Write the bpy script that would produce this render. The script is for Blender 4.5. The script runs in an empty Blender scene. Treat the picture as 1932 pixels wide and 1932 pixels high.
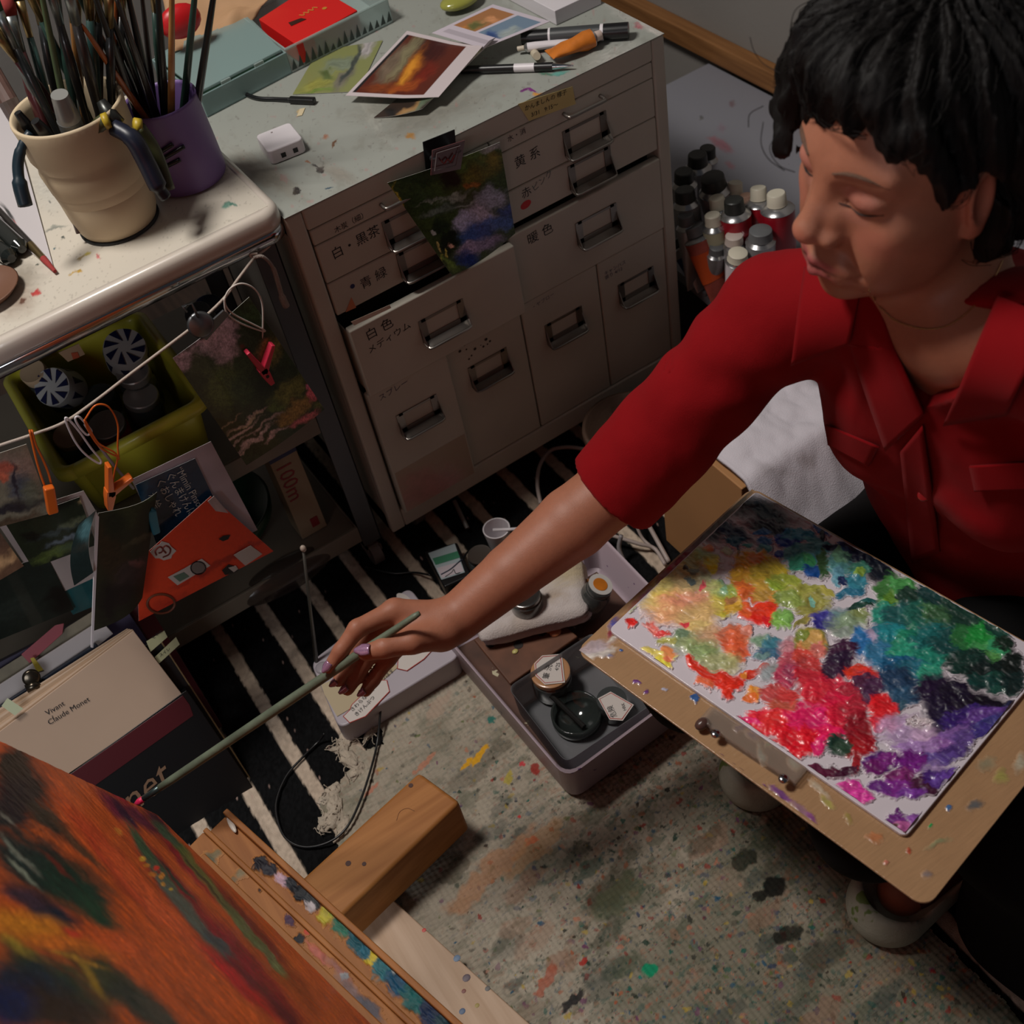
import bpy, math, random
import numpy as np
from mathutils import Vector, Matrix

# ------------------------------------------------------------------ camera, light, exposure
SC = bpy.context.scene
COL = SC.collection
F_PX = 2247.44
CAM = np.array([-0.32991, -1.19208, 1.39375])
ROT = np.array([[0.82434912, -0.54588951, -0.14984381],
                [-0.4955013, -0.56783192, -0.65730159],
                [0.27372794, 0.61609379, -0.7385807]])      # rows: right, down, forward
cd = bpy.data.cameras.new('camera'); cam = bpy.data.objects.new('camera', cd); COL.objects.link(cam)
cd.sensor_width = 36.0; cd.lens = F_PX / 1932 * 36.0; cd.clip_start = 0.02
cam.matrix_world = Matrix(((ROT[0][0], -ROT[1][0], -ROT[2][0], CAM[0]),
                           (ROT[0][1], -ROT[1][1], -ROT[2][1], CAM[1]),
                           (ROT[0][2], -ROT[1][2], -ROT[2][2], CAM[2]), (0, 0, 0, 1)))
cd.dof.use_dof = True; cd.dof.focus_distance = 1.36; cd.dof.aperture_fstop = 8.0
SC.camera = cam
w = bpy.data.worlds.new('world'); SC.world = w; w.use_nodes = True
w.node_tree.nodes['Background'].inputs[0].default_value = (0.85, 0.88, 1.0, 1)
w.node_tree.nodes['Background'].inputs[1].default_value = 0.03
def area_light(name, loc, target, size, energy, color):
    l = bpy.data.lights.new(name, 'AREA'); l.shape = 'RECTANGLE'; l.size = size[0]; l.size_y = size[1]
    l.energy = energy; l.color = color
    o = bpy.data.objects.new(name, l); COL.objects.link(o); o.location = loc
    o.rotation_euler = (Vector(target) - Vector(loc)).to_track_quat('-Z', 'Y').to_euler()
    return o
area_light('ceiling_lamp_light', (-0.60, 0.15, 2.40), (0.0, -0.3, 0.3), (0.40, 0.40), 33.0, (1.0, 0.945, 0.885))
area_light('window_light', (-1.60, -1.75, 1.30), (-0.15, 0.0, 0.35), (0.8, 0.8), 13.0, (0.93, 0.96, 1.0))
SC.view_settings.view_transform = 'Standard'; SC.view_settings.look = 'None'
SC.view_settings.exposure = 0.0; SC.view_settings.gamma = 1.0; SC.view_settings.use_curve_mapping = False

# ------------------------------------------------------------------ helpers: points measured in the room
def A(*p): return np.array(p, float)
def ray(px, py): return ROT.T @ np.array([(px - 966) / F_PX, (py - 966) / F_PX, 1.0])
def atz(px, py, z): d = ray(px, py); return CAM + d * (z - CAM[2]) / d[2]
def aty(px, py, y): d = ray(px, py); return CAM + d * (y - CAM[1]) / d[1]
def atx(px, py, x): d = ray(px, py); return CAM + d * (x - CAM[0]) / d[0]
def atd(px, py, t): return CAM + ray(px, py) * t
def atp(px, py, p0, n): d = ray(px, py); n = np.array(n, float); return CAM + d * (((np.array(p0) - CAM) @ n) / (d @ n))
def proj(P):
    q = (np.asarray(P) - CAM) @ ROT.T
    return 966 + F_PX * q[..., 0] / q[..., 2], 966 + F_PX * q[..., 1] / q[..., 2]
def nrm(v): v = np.array(v, float); return v / (np.linalg.norm(v) + 1e-12)
def lin(c): return tuple(((x / 255) / 12.92 if x / 255 <= 0.04045 else ((x / 255 + 0.055) / 1.055) ** 2.4) for x in c)
def linv(c): c = np.asarray(c, float) / 255; return np.where(c <= .04045, c / 12.92, ((c + .055) / 1.055) ** 2.4)

# ------------------------------------------------------------------ noise
def _h(ix, iy, iz, s):
    n = (ix.astype(np.int64) * 374761393 + iy.astype(np.int64) * 668265263 + iz.astype(np.int64) * 2147483647 + s * 974634777) & 0x7fffffff
    n = ((n ^ (n >> 13)) * 1274126177) & 0x7fffffff
    n = ((n ^ (n >> 16)) * 668265263) & 0x7fffffff
    return ((n ^ (n >> 15)) & 0xffff) / 65535.0
def vn(x, y, z=None, s=0):
    x = np.asarray(x, float); y = np.asarray(y, float)
    x, y = np.broadcast_arrays(x, y)
    if z is None: z = np.zeros_like(x)
    ix = np.floor(x); iy = np.floor(y); iz = np.floor(z)
    fx = x - ix; fy = y - iy; fz = z - iz
    fx = fx * fx * (3 - 2 * fx); fy = fy * fy * (3 - 2 * fy); fz = fz * fz * (3 - 2 * fz)
    def L(a, b, t): return a + (b - a) * t
    if np.all(fz == 0):
        return L(L(_h(ix, iy, iz, s), _h(ix + 1, iy, iz, s), fx), L(_h(ix, iy + 1, iz, s), _h(ix + 1, iy + 1, iz, s), fx), fy) * 2 - 1
    a = L(L(_h(ix, iy, iz, s), _h(ix + 1, iy, iz, s), fx), L(_h(ix, iy + 1, iz, s), _h(ix + 1, iy + 1, iz, s), fx), fy)
    iz = iz + 1
    b = L(L(_h(ix, iy, iz, s), _h(ix + 1, iy, iz, s), fx), L(_h(ix, iy + 1, iz, s), _h(ix + 1, iy + 1, iz, s), fx), fy)
    return L(a, b, fz) * 2 - 1
def fbm(x, y, z=None, s=0, o=4):
    r = 0; a = .5
    for i in range(o):
        r = r + a * vn(x, y, z, s + i * 7); x = x * 2.03 + 3.1; y = y * 2.03 + 1.7; a *= .5
        if z is not None: z = z * 2.03
    return r
def sst(a, b, x): t = np.clip((x - a) / (b - a + 1e-12), 0, 1); return t * t * (3 - 2 * t)

# ------------------------------------------------------------------ materials
MATS = {}
def mat(name, rgb, rough=.6, metal=0., bump=0., bscale=60., var=0., vscale=8., coat=0., trans=0., alpha=1., spec=.5, sheen=0., vcol=False, emit=None, aniso=None, sss=0., speck=None):
    if name in MATS: return MATS[name]
    m = bpy.data.materials.new(name); m.use_nodes = True; nt = m.node_tree; b = nt.nodes['Principled BSDF']
    base = lin(rgb)
    I = b.inputs
    I['Base Color'].default_value = (*base, 1); I['Roughness'].default_value = rough; I['Metallic'].default_value = metal
    I['Specular IOR Level'].default_value = spec; I['Coat Weight'].default_value = coat; I['Transmission Weight'].default_value = trans
    I['Alpha'].default_value = alpha; I['Sheen Weight'].default_value = sheen
    if sss: I['Subsurface Weight'].default_value = sss; I['Subsurface Radius'].default_value = (.01, .004, .002); I['Subsurface Scale'].default_value = 1.0
    tc = nt.nodes.new('ShaderNodeTexCoord')
    src = None
    if vcol:
        at = nt.nodes.new('ShaderNodeVertexColor'); at.layer_name = 'Col'; src = at.outputs['Color']
        nt.links.new(src, I['Base Color'])
    if var > 0 or speck:
        n = nt.nodes.new('ShaderNodeTexNoise'); n.inputs['Scale'].default_value = vscale; n.inputs['Detail'].default_value = 6
        nt.links.new(tc.outputs['Object'], n.inputs['Vector'])
        mx = nt.nodes.new('ShaderNodeMix'); mx.data_type = 'RGBA'; mx.blend_type = 'MULTIPLY'; mx.inputs[0].default_value = 1
        rp = nt.nodes.new('ShaderNodeValToRGB'); rp.color_ramp.elements[0].position = .3; rp.color_ramp.elements[1].position = .7
        lo = 1 - var; rp.color_ramp.elements[0].color = (lo, lo, lo, 1); rp.color_ramp.elements[1].color = (1, 1, 1, 1)
        nt.links.new(n.outputs['Fac'], rp.inputs[0])
        if src: nt.links.new(src, mx.inputs[6])
        else: mx.inputs[6].default_value = (*base, 1)
        nt.links.new(rp.outputs[0], mx.inputs[7]); src = mx.outputs[2]
        if speck:
            col, th, sc_ = speck
            v = nt.nodes.new('ShaderNodeTexNoise'); v.inputs['Scale'].default_value = sc_; v.inputs['Detail'].default_value = 3
            nt.links.new(tc.outputs['Object'], v.inputs['Vector'])
            r2 = nt.nodes.new('ShaderNodeValToRGB'); r2.color_ramp.elements[0].position = th; r2.color_ramp.elements[1].position = th + .02
            nt.links.new(v.outputs['Fac'], r2.inputs[0])
            m2 = nt.nodes.new('ShaderNodeMix'); m2.data_type = 'RGBA'; nt.links.new(r2.outputs[0], m2.inputs[0])
            nt.links.new(src, m2.inputs[6]); m2.inputs[7].default_value = (*lin(col), 1); src = m2.outputs[2]
        nt.links.new(src, I['Base Color'])
    if bump > 0:
        n = nt.nodes.new('ShaderNodeTexNoise'); n.inputs['Scale'].default_value = bscale; n.inputs['Detail'].default_value = 5
        if aniso:
            mp = nt.nodes.new('ShaderNodeMapping'); mp.inputs['Scale'].default_value = aniso
            nt.links.new(tc.outputs['Object'], mp.inputs['Vector']); nt.links.new(mp.outputs[0], n.inputs['Vector'])
        else: nt.links.new(tc.outputs['Object'], n.inputs['Vector'])
        bp = nt.nodes.new('ShaderNodeBump'); bp.inputs['Strength'].default_value = bump; bp.inputs['Distance'].default_value = .002
        nt.links.new(n.outputs['Fac'], bp.inputs['Height']); nt.links.new(bp.outputs[0], I['Normal'])
    MATS[name] = m; return m
def wood(name, rgb, rgb2, axis=0, rough=.6, scale=14, coat=0.0):
    if name in MATS: return MATS[name]
    m = mat(name, rgb, rough=rough, coat=coat, spec=.3, bump=.15, bscale=40, aniso=tuple(.08 if i == axis else 1. for i in range(3)))
    nt = m.node_tree; b = nt.nodes['Principled BSDF']; tc = nt.nodes.new('ShaderNodeTexCoord')
    mp = nt.nodes.new('ShaderNodeMapping'); s = [scale * 6] * 3; s[axis] = scale * .35; mp.inputs['Scale'].default_value = s
    n = nt.nodes.new('ShaderNodeTexNoise'); n.inputs['Scale'].default_value = 1.; n.inputs['Detail'].default_value = 6
    rp = nt.nodes.new('ShaderNodeValToRGB'); rp.color_ramp.elements[0].position = .35; rp.color_ramp.elements[1].position = .68
    rp.color_ramp.elements[0].color = (*lin(rgb2), 1); rp.color_ramp.elements[1].color = (*lin(rgb), 1)
    nt.links.new(tc.outputs['Object'], mp.inputs[0]); nt.links.new(mp.outputs[0], n.inputs['Vector']); nt.links.new(n.outputs['Fac'], rp.inputs[0])
    nt.links.new(rp.outputs[0], b.inputs['Base Color'])
    return m

# ------------------------------------------------------------------ objects
def tag(o, label, cat, group=None):
    o['label'] = label; o['category'] = cat
    if group: o['group'] = group
    return o
def thing(name, label, cat, loc, group=None):
    o = bpy.data.objects.new(name, None); COL.objects.link(o); o.location = [float(x) for x in loc]
    o.empty_display_size = .02
    return tag(o, label, cat, group)
def wl(o):
    p = Vector((0, 0, 0))
    while o is not None: p = p + o.location; o = o.parent
    return np.array(p)
class G:
    """collects shapes given in room coordinates"""
    def __init__(s): s.v = []; s.f = []; s.c = []; s.n = 0
    def add(s, v, f):
        b = s.n; v = np.asarray(v, float).reshape(-1, 3); s.v.append(v); s.n += len(v)
        s.f += [tuple(int(i) + b for i in q) for q in f]; return s
    def box(s, c, size, X=(1, 0, 0), Y=(0, 1, 0), Z=None):
        X = nrm(X); Y = nrm(Y); Z = np.cross(X, Y) if Z is None else nrm(Z); h = np.array(size) / 2
        v = [np.array(c) + X * h[0] * a + Y * h[1] * b_ + Z * h[2] * d for a in (-1, 1) for b_ in (-1, 1) for d in (-1, 1)]
        return s.add(v, [(0, 1, 3, 2), (4, 6, 7, 5), (0, 4, 5, 1), (2, 3, 7, 6), (0, 2, 6, 4), (1, 5, 7, 3)])
    def bx(s, lo, hi): lo = np.array(lo, float); hi = np.array(hi, float); return s.box((lo + hi) / 2, hi - lo)
    def prism(s, poly, d, flip=False):
        poly = np.array(poly, float); n = len(poly); d = np.array(d, float)
        f = [tuple(range(n))[::-1], tuple(range(n, 2 * n))] + [(i, (i + 1) % n, n + (i + 1) % n, n + i) for i in range(n)]
        return s.add(np.vstack([poly, poly + d]), f)
    def tube(s, pts, r, n=10, cap=True, closed=False, flat=None):
        pts = np.array(pts, float); m = len(pts); r = np.broadcast_to(r, (m,)) if np.ndim(r) <= 1 else r
        if closed: tg = np.roll(pts, -1, 0) - np.roll(pts, 1, 0)
        else: tg = np.gradient(pts, axis=0)
        tg = tg / (np.linalg.norm(tg, axis=1)[:, None] + 1e-12)
        up = np.array([0, 0, 1.]) if abs(tg[0][2]) < .9 else np.array([1., 0, 0])
        u = nrm(np.cross(tg[0], up)); V = []
        for i in range(m):
            u = nrm(u - tg[i] * (u @ tg[i])); w_ = np.cross(tg[i], u)
            for k in range(n):
                a = 2 * math.pi * k / n; V.append(pts[i] + (u * math.cos(a) + w_ * math.sin(a) * (flat or 1)) * r[i])
        f = []
        for i in range(m if closed else m - 1):
            j = (i + 1) % m
            for k in range(n): f.append((i * n + k, i * n + (k + 1) % n, j * n + (k + 1) % n, j * n + k))
        if cap and not closed: f.append(tuple(range(n))[::-1]); f.append(tuple((m - 1) * n + k for k in range(n)))
        return s.add(V, f)
    def cyl(s, a, b, r, r2=None, n=20): return s.tube([a, b], [r, r if r2 is None else r2], n)
    def lathe(s, prof, o, axis=(0, 0, 1), n=32, sx=1., sy=1., X=None):
        ax = nrm(axis); X = nrm(np.cross(ax, [0, 1, 0.01]) if X is None else X); Y = np.cross(ax, X); V = []
        for (r, h) in prof:
            for k in range(n):
                a = 2 * math.pi * k / n; V.append(np.array(o) + ax * h + X * r * math.cos(a) * sx + Y * r * math.sin(a) * sy)
        m = len(prof); f = [(i * n + k, i * n + (k + 1) % n, (i + 1) * n + (k + 1) % n, (i + 1) * n + k) for i in range(m - 1) for k in range(n)]
        if prof[0][0] > 1e-6: f.append(tuple(range(n))[::-1])
        if prof[-1][0] > 1e-6: f.append(tuple((m - 1) * n + k for k in range(n)))
        return s.add(V, f)
    def ball(s, c, r, n=16, sc=(1, 1, 1)):
        V = []; f = []; m = n // 2
        for i in range(m + 1):
            th = math.pi * i / m
            for k in range(n):
                a = 2 * math.pi * k / n; V.append(np.array(c) + r * np.array([math.sin(th) * math.cos(a) * sc[0], math.sin(th) * math.sin(a) * sc[1], math.cos(th) * sc[2]]))
        f = [(i * n + k, (i + 1) * n + k, (i + 1) * n + (k + 1) % n, i * n + (k + 1) % n) for i in range(m) for k in range(n)]
        return s.add(V, f)
    def grid(s, P):
        """P: (m,n,3)"""
        m, n = P.shape[:2]; f = [(i * n + j, i * n + j + 1, (i + 1) * n + j + 1, (i + 1) * n + j) for i in range(m - 1) for j in range(n - 1)]
        return s.add(P.reshape(-1, 3), f)
def build(name, g, m, parent=None, smooth=False, bevel=0., col=None, solid=0., sub=0, seg=2):
    V = np.vstack(g.v); me = bpy.data.meshes.new(name)
    if parent is None: org = np.array([V[:, 0].mean(), V[:, 1].mean(), V[:, 2].min()])
    else: org = wl(parent)
    me.from_pydata((V - org).tolist(), [], g.f); me.validate(); me.update()
    o = bpy.data.objects.new(name, me); COL.objects.link(o)
    if parent is None: o.location = org
    else: o.parent = parent
    me.materials.append(m)
    if col is not None and len(me.vertices) == len(V):
        at = me.color_attributes.new('Col', 'FLOAT_COLOR', 'POINT')
        c = np.ones((len(V), 4), np.float32); c[:, :3] = col; at.data.foreach_set('color', c.ravel())
    if smooth:
        me.polygons.foreach_set('use_smooth', [True] * len(me.polygons))
    if bevel > 0:
        b = o.modifiers.new('bevel', 'BEVEL'); b.width = bevel; b.segments = seg; b.limit_method = 'ANGLE'; b.angle_limit = math.radians(35)
        me.polygons.foreach_set('use_smooth', [True] * len(me.polygons))
        wn = o.modifiers.new('wn', 'WEIGHTED_NORMAL'); wn.keep_sharp = True
    if solid: sm = o.modifiers.new('solid', 'SOLIDIFY'); sm.thickness = solid; sm.offset = -1
    if sub: sb = o.modifiers.new('sub', 'SUBSURF'); sb.levels = sub; sb.render_levels = sub
    return o
def struct(o): o['kind'] = 'structure'; return o
def smooth_angle(o, deg=35):
    me = o.data; me.polygons.foreach_set('use_smooth', [True] * len(me.polygons))
    try: me.set_sharp_from_angle(angle=math.radians(deg))
    except Exception: pass
    return o
def spline(P, n=12, closed=False):
    P = np.array(P, float); out = []; m = len(P)
    for i in range(m if closed else m - 1):
        p0 = P[(i - 1) % m] if closed or i > 0 else P[0] * 2 - P[1]; p1 = P[i]; p2 = P[(i + 1) % m]
        p3 = P[(i + 2) % m] if closed or i + 2 < m else P[-1] * 2 - P[-2]
        for k in range(n):
            t = k / n; out.append(.5 * ((2 * p1) + (p2 - p0) * t + (2 * p0 - 5 * p1 + 4 * p2 - p3) * t * t + (3 * p1 - p0 - 3 * p2 + p3) * t ** 3))
    if not closed: out.append(P[-1])
    return np.array(out)
def letters(s, size, org, X, Y, m, parent, name='lettering', lift=.0003, align='LEFT', shear=0., space=1.):
    cu = bpy.data.curves.new(name, 'FONT'); cu.body = s; cu.size = size; cu.align_x = align; cu.shear = shear; cu.space_line = space; cu.resolution_u = 2
    t = bpy.data.objects.new('tmp', cu); COL.objects.link(t); dg = bpy.context.evaluated_depsgraph_get(); dg.update()
    me = bpy.data.meshes.new_from_object(t.evaluated_get(dg)); bpy.data.objects.remove(t)
    X = nrm(X); Y = nrm(Y); N = np.cross(X, Y); o0 = wl(parent)
    if len(me.vertices) == 0: return None
    co = np.empty(len(me.vertices) * 3); me.vertices.foreach_get('co', co); co = co.reshape(-1, 3)
    W = np.array(org) + co[:, :1] * X + co[:, 1:2] * Y + N * lift - o0
    me.vertices.foreach_set('co', W.ravel()); me.materials.clear(); me.materials.append(m); me.update()
    o = bpy.data.objects.new(name, me); COL.objects.link(o); o.parent = parent
    return o
# paint a picture on a grid: list of dabs (x,y,rx,ry,angle,rgb,[soft],[opacity])
def dabs_col(X, Y, base, dabs, warp=6., wscale=.04, seed=0, streak=0., sang=0., edge=.25):
    wx = X + warp * fbm(X * wscale, Y * wscale, s=seed, o=4) * 2; wy = Y + warp * fbm(X * wscale + 9, Y * wscale + 4, s=seed + 3, o=4) * 2
    C = np.ones(X.shape + (3,)) * linv(base); H = np.zeros(X.shape)
    for i, d in enumerate(dabs):
        x, y, rx, ry, a, rgb = d[:6]; sf = d[6] if len(d) > 6 else edge; op = d[7] if len(d) > 7 else 1.
        ca, sa = math.cos(math.radians(a)), math.sin(math.radians(a))
        u = ((wx - x) * ca + (wy - y) * sa); v_ = (-(wx - x) * sa + (wy - y) * ca)
        q = np.sqrt((u / rx) ** 2 + (v_ / ry) ** 2)
        mk = op * (1 - sst(1 - sf, 1 + sf, q + .18 * vn(u / rx * 3, v_ / ry * 9, s=i + seed)))
        c = linv(rgb) * (1 + .25 * vn(u * .08, v_ * .5, s=i * 3 + seed))[..., None]
        C = C * (1 - mk[..., None]) + c * mk[..., None]
        H = H * (1 - mk * .6) + mk * (.6 + .4 * vn(u * .08, v_ * .2, s=i + 50))
    return np.clip(C, 0, 1), H
def picture(name, c00, c10, c01, c11, nx, ny, colfn, m, parent=None, thick=.0006, bend=None, back=(225, 222, 215), height=None):
    """thin printed sheet: corner points, colfn(X,Y,u,v)->rgb where X,Y are photo pixels"""
    u, v = np.meshgrid(np.linspace(0, 1, nx), np.linspace(0, 1, ny), indexing='ij'); c00, c10, c01, c11 = map(np.array, (c00, c10, c01, c11))
    U = u[..., None]; V = v[..., None]; P = c00 * (1 - U) * (1 - V) + c10 * U * (1 - V) + c01 * (1 - U) * V + c11 * U * V
    N = nrm(np.cross(c10 - c00, c01 - c00))
    if N @ (CAM - c00) < 0: N = -N
    if bend is not None: P = P + bend(u, v)[..., None] * N
    X, Y = proj(P); C = colfn(X, Y, u, v)
    if height is not None: P = P + height[..., None] * N if not callable(height) else P + height(X, Y, u, v)[..., None] * N
    g = G(); g.grid(P); nb = nx * ny; g.add((P - N * thick).reshape(-1, 3), [])
    f = [(nb + i * ny + j, nb + (i + 1) * ny + j, nb + (i + 1) * ny + j + 1, nb + i * ny + j + 1) for i in range(nx - 1) for j in range(ny - 1)]
    rim = [i * ny for i in range(nx)] + [(nx - 1) * ny + j for j in range(1, ny)] + [i * ny + ny - 1 for i in range(nx - 2, -1, -1)] + [j for j in range(ny - 2, 0, -1)]
    f += [(rim[k], rim[(k + 1) % len(rim)], nb + rim[(k + 1) % len(rim)], nb + rim[k]) for k in range(len(rim))]
    g.f += f
    cc = np.vstack([C.reshape(-1, 3), np.ones((nb, 3)) * linv(back)])
    return build(name, g, m, parent, col=cc, smooth=False)
def rr(w_, h_, r, n=5):
    out = []
    for cx, cy, a0 in ((w_ / 2 - r, h_ / 2 - r, 0), (-w_ / 2 + r, h_ / 2 - r, 90), (-w_ / 2 + r, -h_ / 2 + r, 180), (w_ / 2 - r, -h_ / 2 + r, 270)):
        for k in range(n + 1):
            a = math.radians(a0 + 90 * k / n); out.append((cx + r * math.cos(a), cy + r * math.sin(a)))
    return out
M_PRINT = mat('glossy_print', (200, 200, 200), rough=.28, vcol=True, coat=.2)
M_MATTE = mat('matte_print', (200, 200, 200), rough=.7, vcol=True)
INK = mat('black_ink', (22, 24, 28), rough=.6)
CHROME = mat('chrome', (190, 192, 195), rough=.16, metal=1.)
STEEL = mat('brushed_steel', (120, 122, 124), rough=.38, metal=.9, bump=.05, bscale=90)
WHITEP = mat('white_plastic', (222, 216, 220), rough=.35, var=.08)
BLACKP = mat('black_plastic', (18, 18, 20), rough=.35)
# ------------------------------------------------------------------ room shell
FLOOR_M = wood('dark_floor', (58, 44, 36), (40, 30, 25), axis=1)
WALL_M = mat('grey_plaster_wall', (138, 133, 128), rough=.9, bump=.2, bscale=120, var=.12, vscale=3)
struct(build('floor', G().bx((-2.2, -2.6, -.05), (1.14, 1.5, -.006)), FLOOR_M))
struct(build('wall_right', G().bx((1.08, -2.6, -.05), (1.14, 1.5, 2.5)), WALL_M))
struct(build('wall_back', G().bx((-2.2, 1.44, -.05), (1.14, 1.5, 2.5)), WALL_M))
TRIM_M = wood('oak_trim', (150, 104, 62), (118, 78, 44), axis=1)
struct(build('trim_1', G().bx((1.05, -.3, .205), (1.08, 1.44, .245)), TRIM_M, bevel=.003))
# striped rug: black pile with cream stripes running along y
def rug_col(P):
    x = P[..., 0]; y = P[..., 1]
    xx = x + .0012 * vn(x * 60, y * 160, s=2) + .002 * vn(x * 3, y * 5, s=5)
    C = np.ones(x.shape + (3,)) * linv((17, 17, 18)); C = C * (1 + .5 * vn(x * 400, y * 400, s=8)[..., None])
    for k, sx in enumerate((-.52, -.445, -.369, -.293, -.2185, -.143, -.0665, .008, .08, .147, .222, .297, .37)):
        mk = 1 - sst(.0082, .0102, np.abs(xx - sx)); c = linv((186, 168, 150)) * (1 + .18 * vn(x * 260, y * 260, s=k))[..., None]
        C = C * (1 - mk[..., None]) + c * mk[..., None]
    # crumbs and lint
    n = vn(x * 160, y * 160, s=77); mk = sst(.93, .96, n)[..., None] * .8; C = C * (1 - mk) + linv((180, 150, 140)) * mk
    return np.clip(C, 0, 1)
gx = np.linspace(-.62, .56, 590); gy = np.linspace(-1.15, .55, 420)
X, Y = np.meshgrid(gx, gy, indexing='ij'); Z = .0005 + .0012 * vn(X * 130, Y * 130, s=4)
P = np.stack([X, Y, Z], -1); Pl = P
g = G(); g.grid(P); g.bx((-.62, -1.15, -.006), (.56, .55, -.0015))
cc = np.vstack([rug_col(P).reshape(-1, 3), np.ones((8, 3)) * linv((17, 17, 18))])
tag(build('striped_rug', g, mat('rug_pile', (200, 200, 200), rough=1., vcol=True, bump=.5, bscale=700, spec=.1), col=cc),
    'black rug with narrow cream stripes covering the floor', 'rug')

# paint-splattered drop cloth
edge = [atz(*p, .004)[:2] for p in [(866, 1212), (838, 1258), (820, 1248), (806, 1290), (785, 1275), (762, 1318), (735, 1338), (712, 1368), (722, 1400), (690, 1418), (660, 1398), (640, 1412), (668, 1440), (640, 1470), (628, 1500), (600, 1505), (606, 1545), (632, 1560), (640, 1600), (700, 1700)]]
edge = [np.array(e) for e in edge]
poly = edge + [A(-.40, -.50), A(-.42, -1.12), A(.205, -1.12), A(.20, -.84), A(.235, -.6), A(.24, -.20), A(.05, -.16)]
poly = np.array(poly)
def inpoly(x, y, P_):
    ins = np.zeros(x.shape, bool); n = len(P_)
    for i in range(n):
        x1, y1 = P_[i]; x2, y2 = P_[(i + 1) % n]
        c = ((y1 > y) != (y2 > y)) & (x < (x2 - x1) * (y - y1) / (y2 - y1 + 1e-12) + x1); ins ^= c
    return ins
nx, ny = 560, 800
gx = np.linspace(-.43, .245, nx); gy = np.linspace(-1.12, -.15, ny); X, Y = np.meshgrid(gx, gy, indexing='ij')
jx = X + .006 * fbm(X * 60, Y * 60, s=31); jy = Y + .006 * fbm(X * 60 + 5, Y * 60, s=33)
ins = inpoly(jx, jy, poly)
PX, PY = proj(np.stack([X, Y, X * 0 + .004], -1))
base = np.ones(X.shape + (3,)) * linv((166, 156, 140))
C = base * (1 + .16 * fbm(X * 30, Y * 30, s=3))[..., None]
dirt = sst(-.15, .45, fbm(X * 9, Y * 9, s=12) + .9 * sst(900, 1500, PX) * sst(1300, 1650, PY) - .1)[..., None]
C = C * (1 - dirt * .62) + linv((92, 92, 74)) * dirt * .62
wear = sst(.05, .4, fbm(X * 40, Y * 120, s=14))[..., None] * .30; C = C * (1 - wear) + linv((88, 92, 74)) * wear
rnd = random.Random(4)
for sd_, sc_, th_, col_, op_ in ((201, 70, .22, (70, 84, 66), .45), (205, 120, .30, (60, 92, 84), .5), (209, 90, .32, (150, 108, 84), .45), (213, 200, .38, (50, 52, 46), .6), (217, 160, .45, (150, 70, 64), .5), (221, 140, .42, (60, 80, 104), .5)):
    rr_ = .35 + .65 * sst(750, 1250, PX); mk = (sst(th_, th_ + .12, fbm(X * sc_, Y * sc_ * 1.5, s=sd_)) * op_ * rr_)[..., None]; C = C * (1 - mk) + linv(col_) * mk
def splat(cx, cy, r, rgb, a=0., st=1., op=.85):
    global C
    m_ = (np.abs(X - cx) < r * 3 * max(1, st)) & (np.abs(Y - cy) < r * 3 * max(1, st))
    if not m_.any(): return
    x = X[m_] - cx; y = Y[m_] - cy; wx = x + r * .9 * fbm(X[m_] / r * .9, Y[m_] / r * .9, s=int(cx * 9999) % 97); wy = y + r * .9 * fbm(X[m_] / r * .9 + 4, Y[m_] / r * .9, s=int(cy * 9999) % 89)
    u = wx * math.cos(a) + wy * math.sin(a); v_ = -wx * math.sin(a) + wy * math.cos(a)
    q = np.sqrt((u / (r * st)) ** 2 + (v_ / r) ** 2); mk = (op * (1 - sst(.75, 1.05, q)))[:, None]
    C[m_] = C[m_] * (1 - mk) + linv(rgb) * mk
palc = [(20, 92, 82), (30, 60, 50), (140, 40, 36), (60, 70, 92), (176, 120, 96), (50, 40, 34), (92, 104, 60), (176, 150, 60), (110, 60, 96), (36, 84, 110), (160, 90, 60), (40, 44, 40)]
def pz(px, py): return atz(px, py, .004)
for k in range(2600):
    px = rnd.uniform(620, 1932); py = rnd.uniform(1250, 1932); dens = .35 + .65 * min(1, max(0, (px - 700) / 500))
    if rnd.random() > dens: continue
    q = pz(px, py); splat(q[0], q[1], rnd.choice([.0009, .0012, .0016, .0022, .003]), rnd.choice(palc), rnd.uniform(0, 3), rnd.uniform(1, 2), rnd.uniform(.4, .9))
for k in range(90):
    px = rnd.uniform(850, 1932); py = rnd.uniform(1400, 1932); q = pz(px, py)
    splat(q[0], q[1], rnd.uniform(.006, .018), rnd.choice([(60, 74, 56), (150, 110, 88), (70, 64, 50), (44, 60, 60), (150, 128, 108), (52, 58, 44)]), .1, rnd.uniform(1, 2.6), rnd.uniform(.25, .55))
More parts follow.
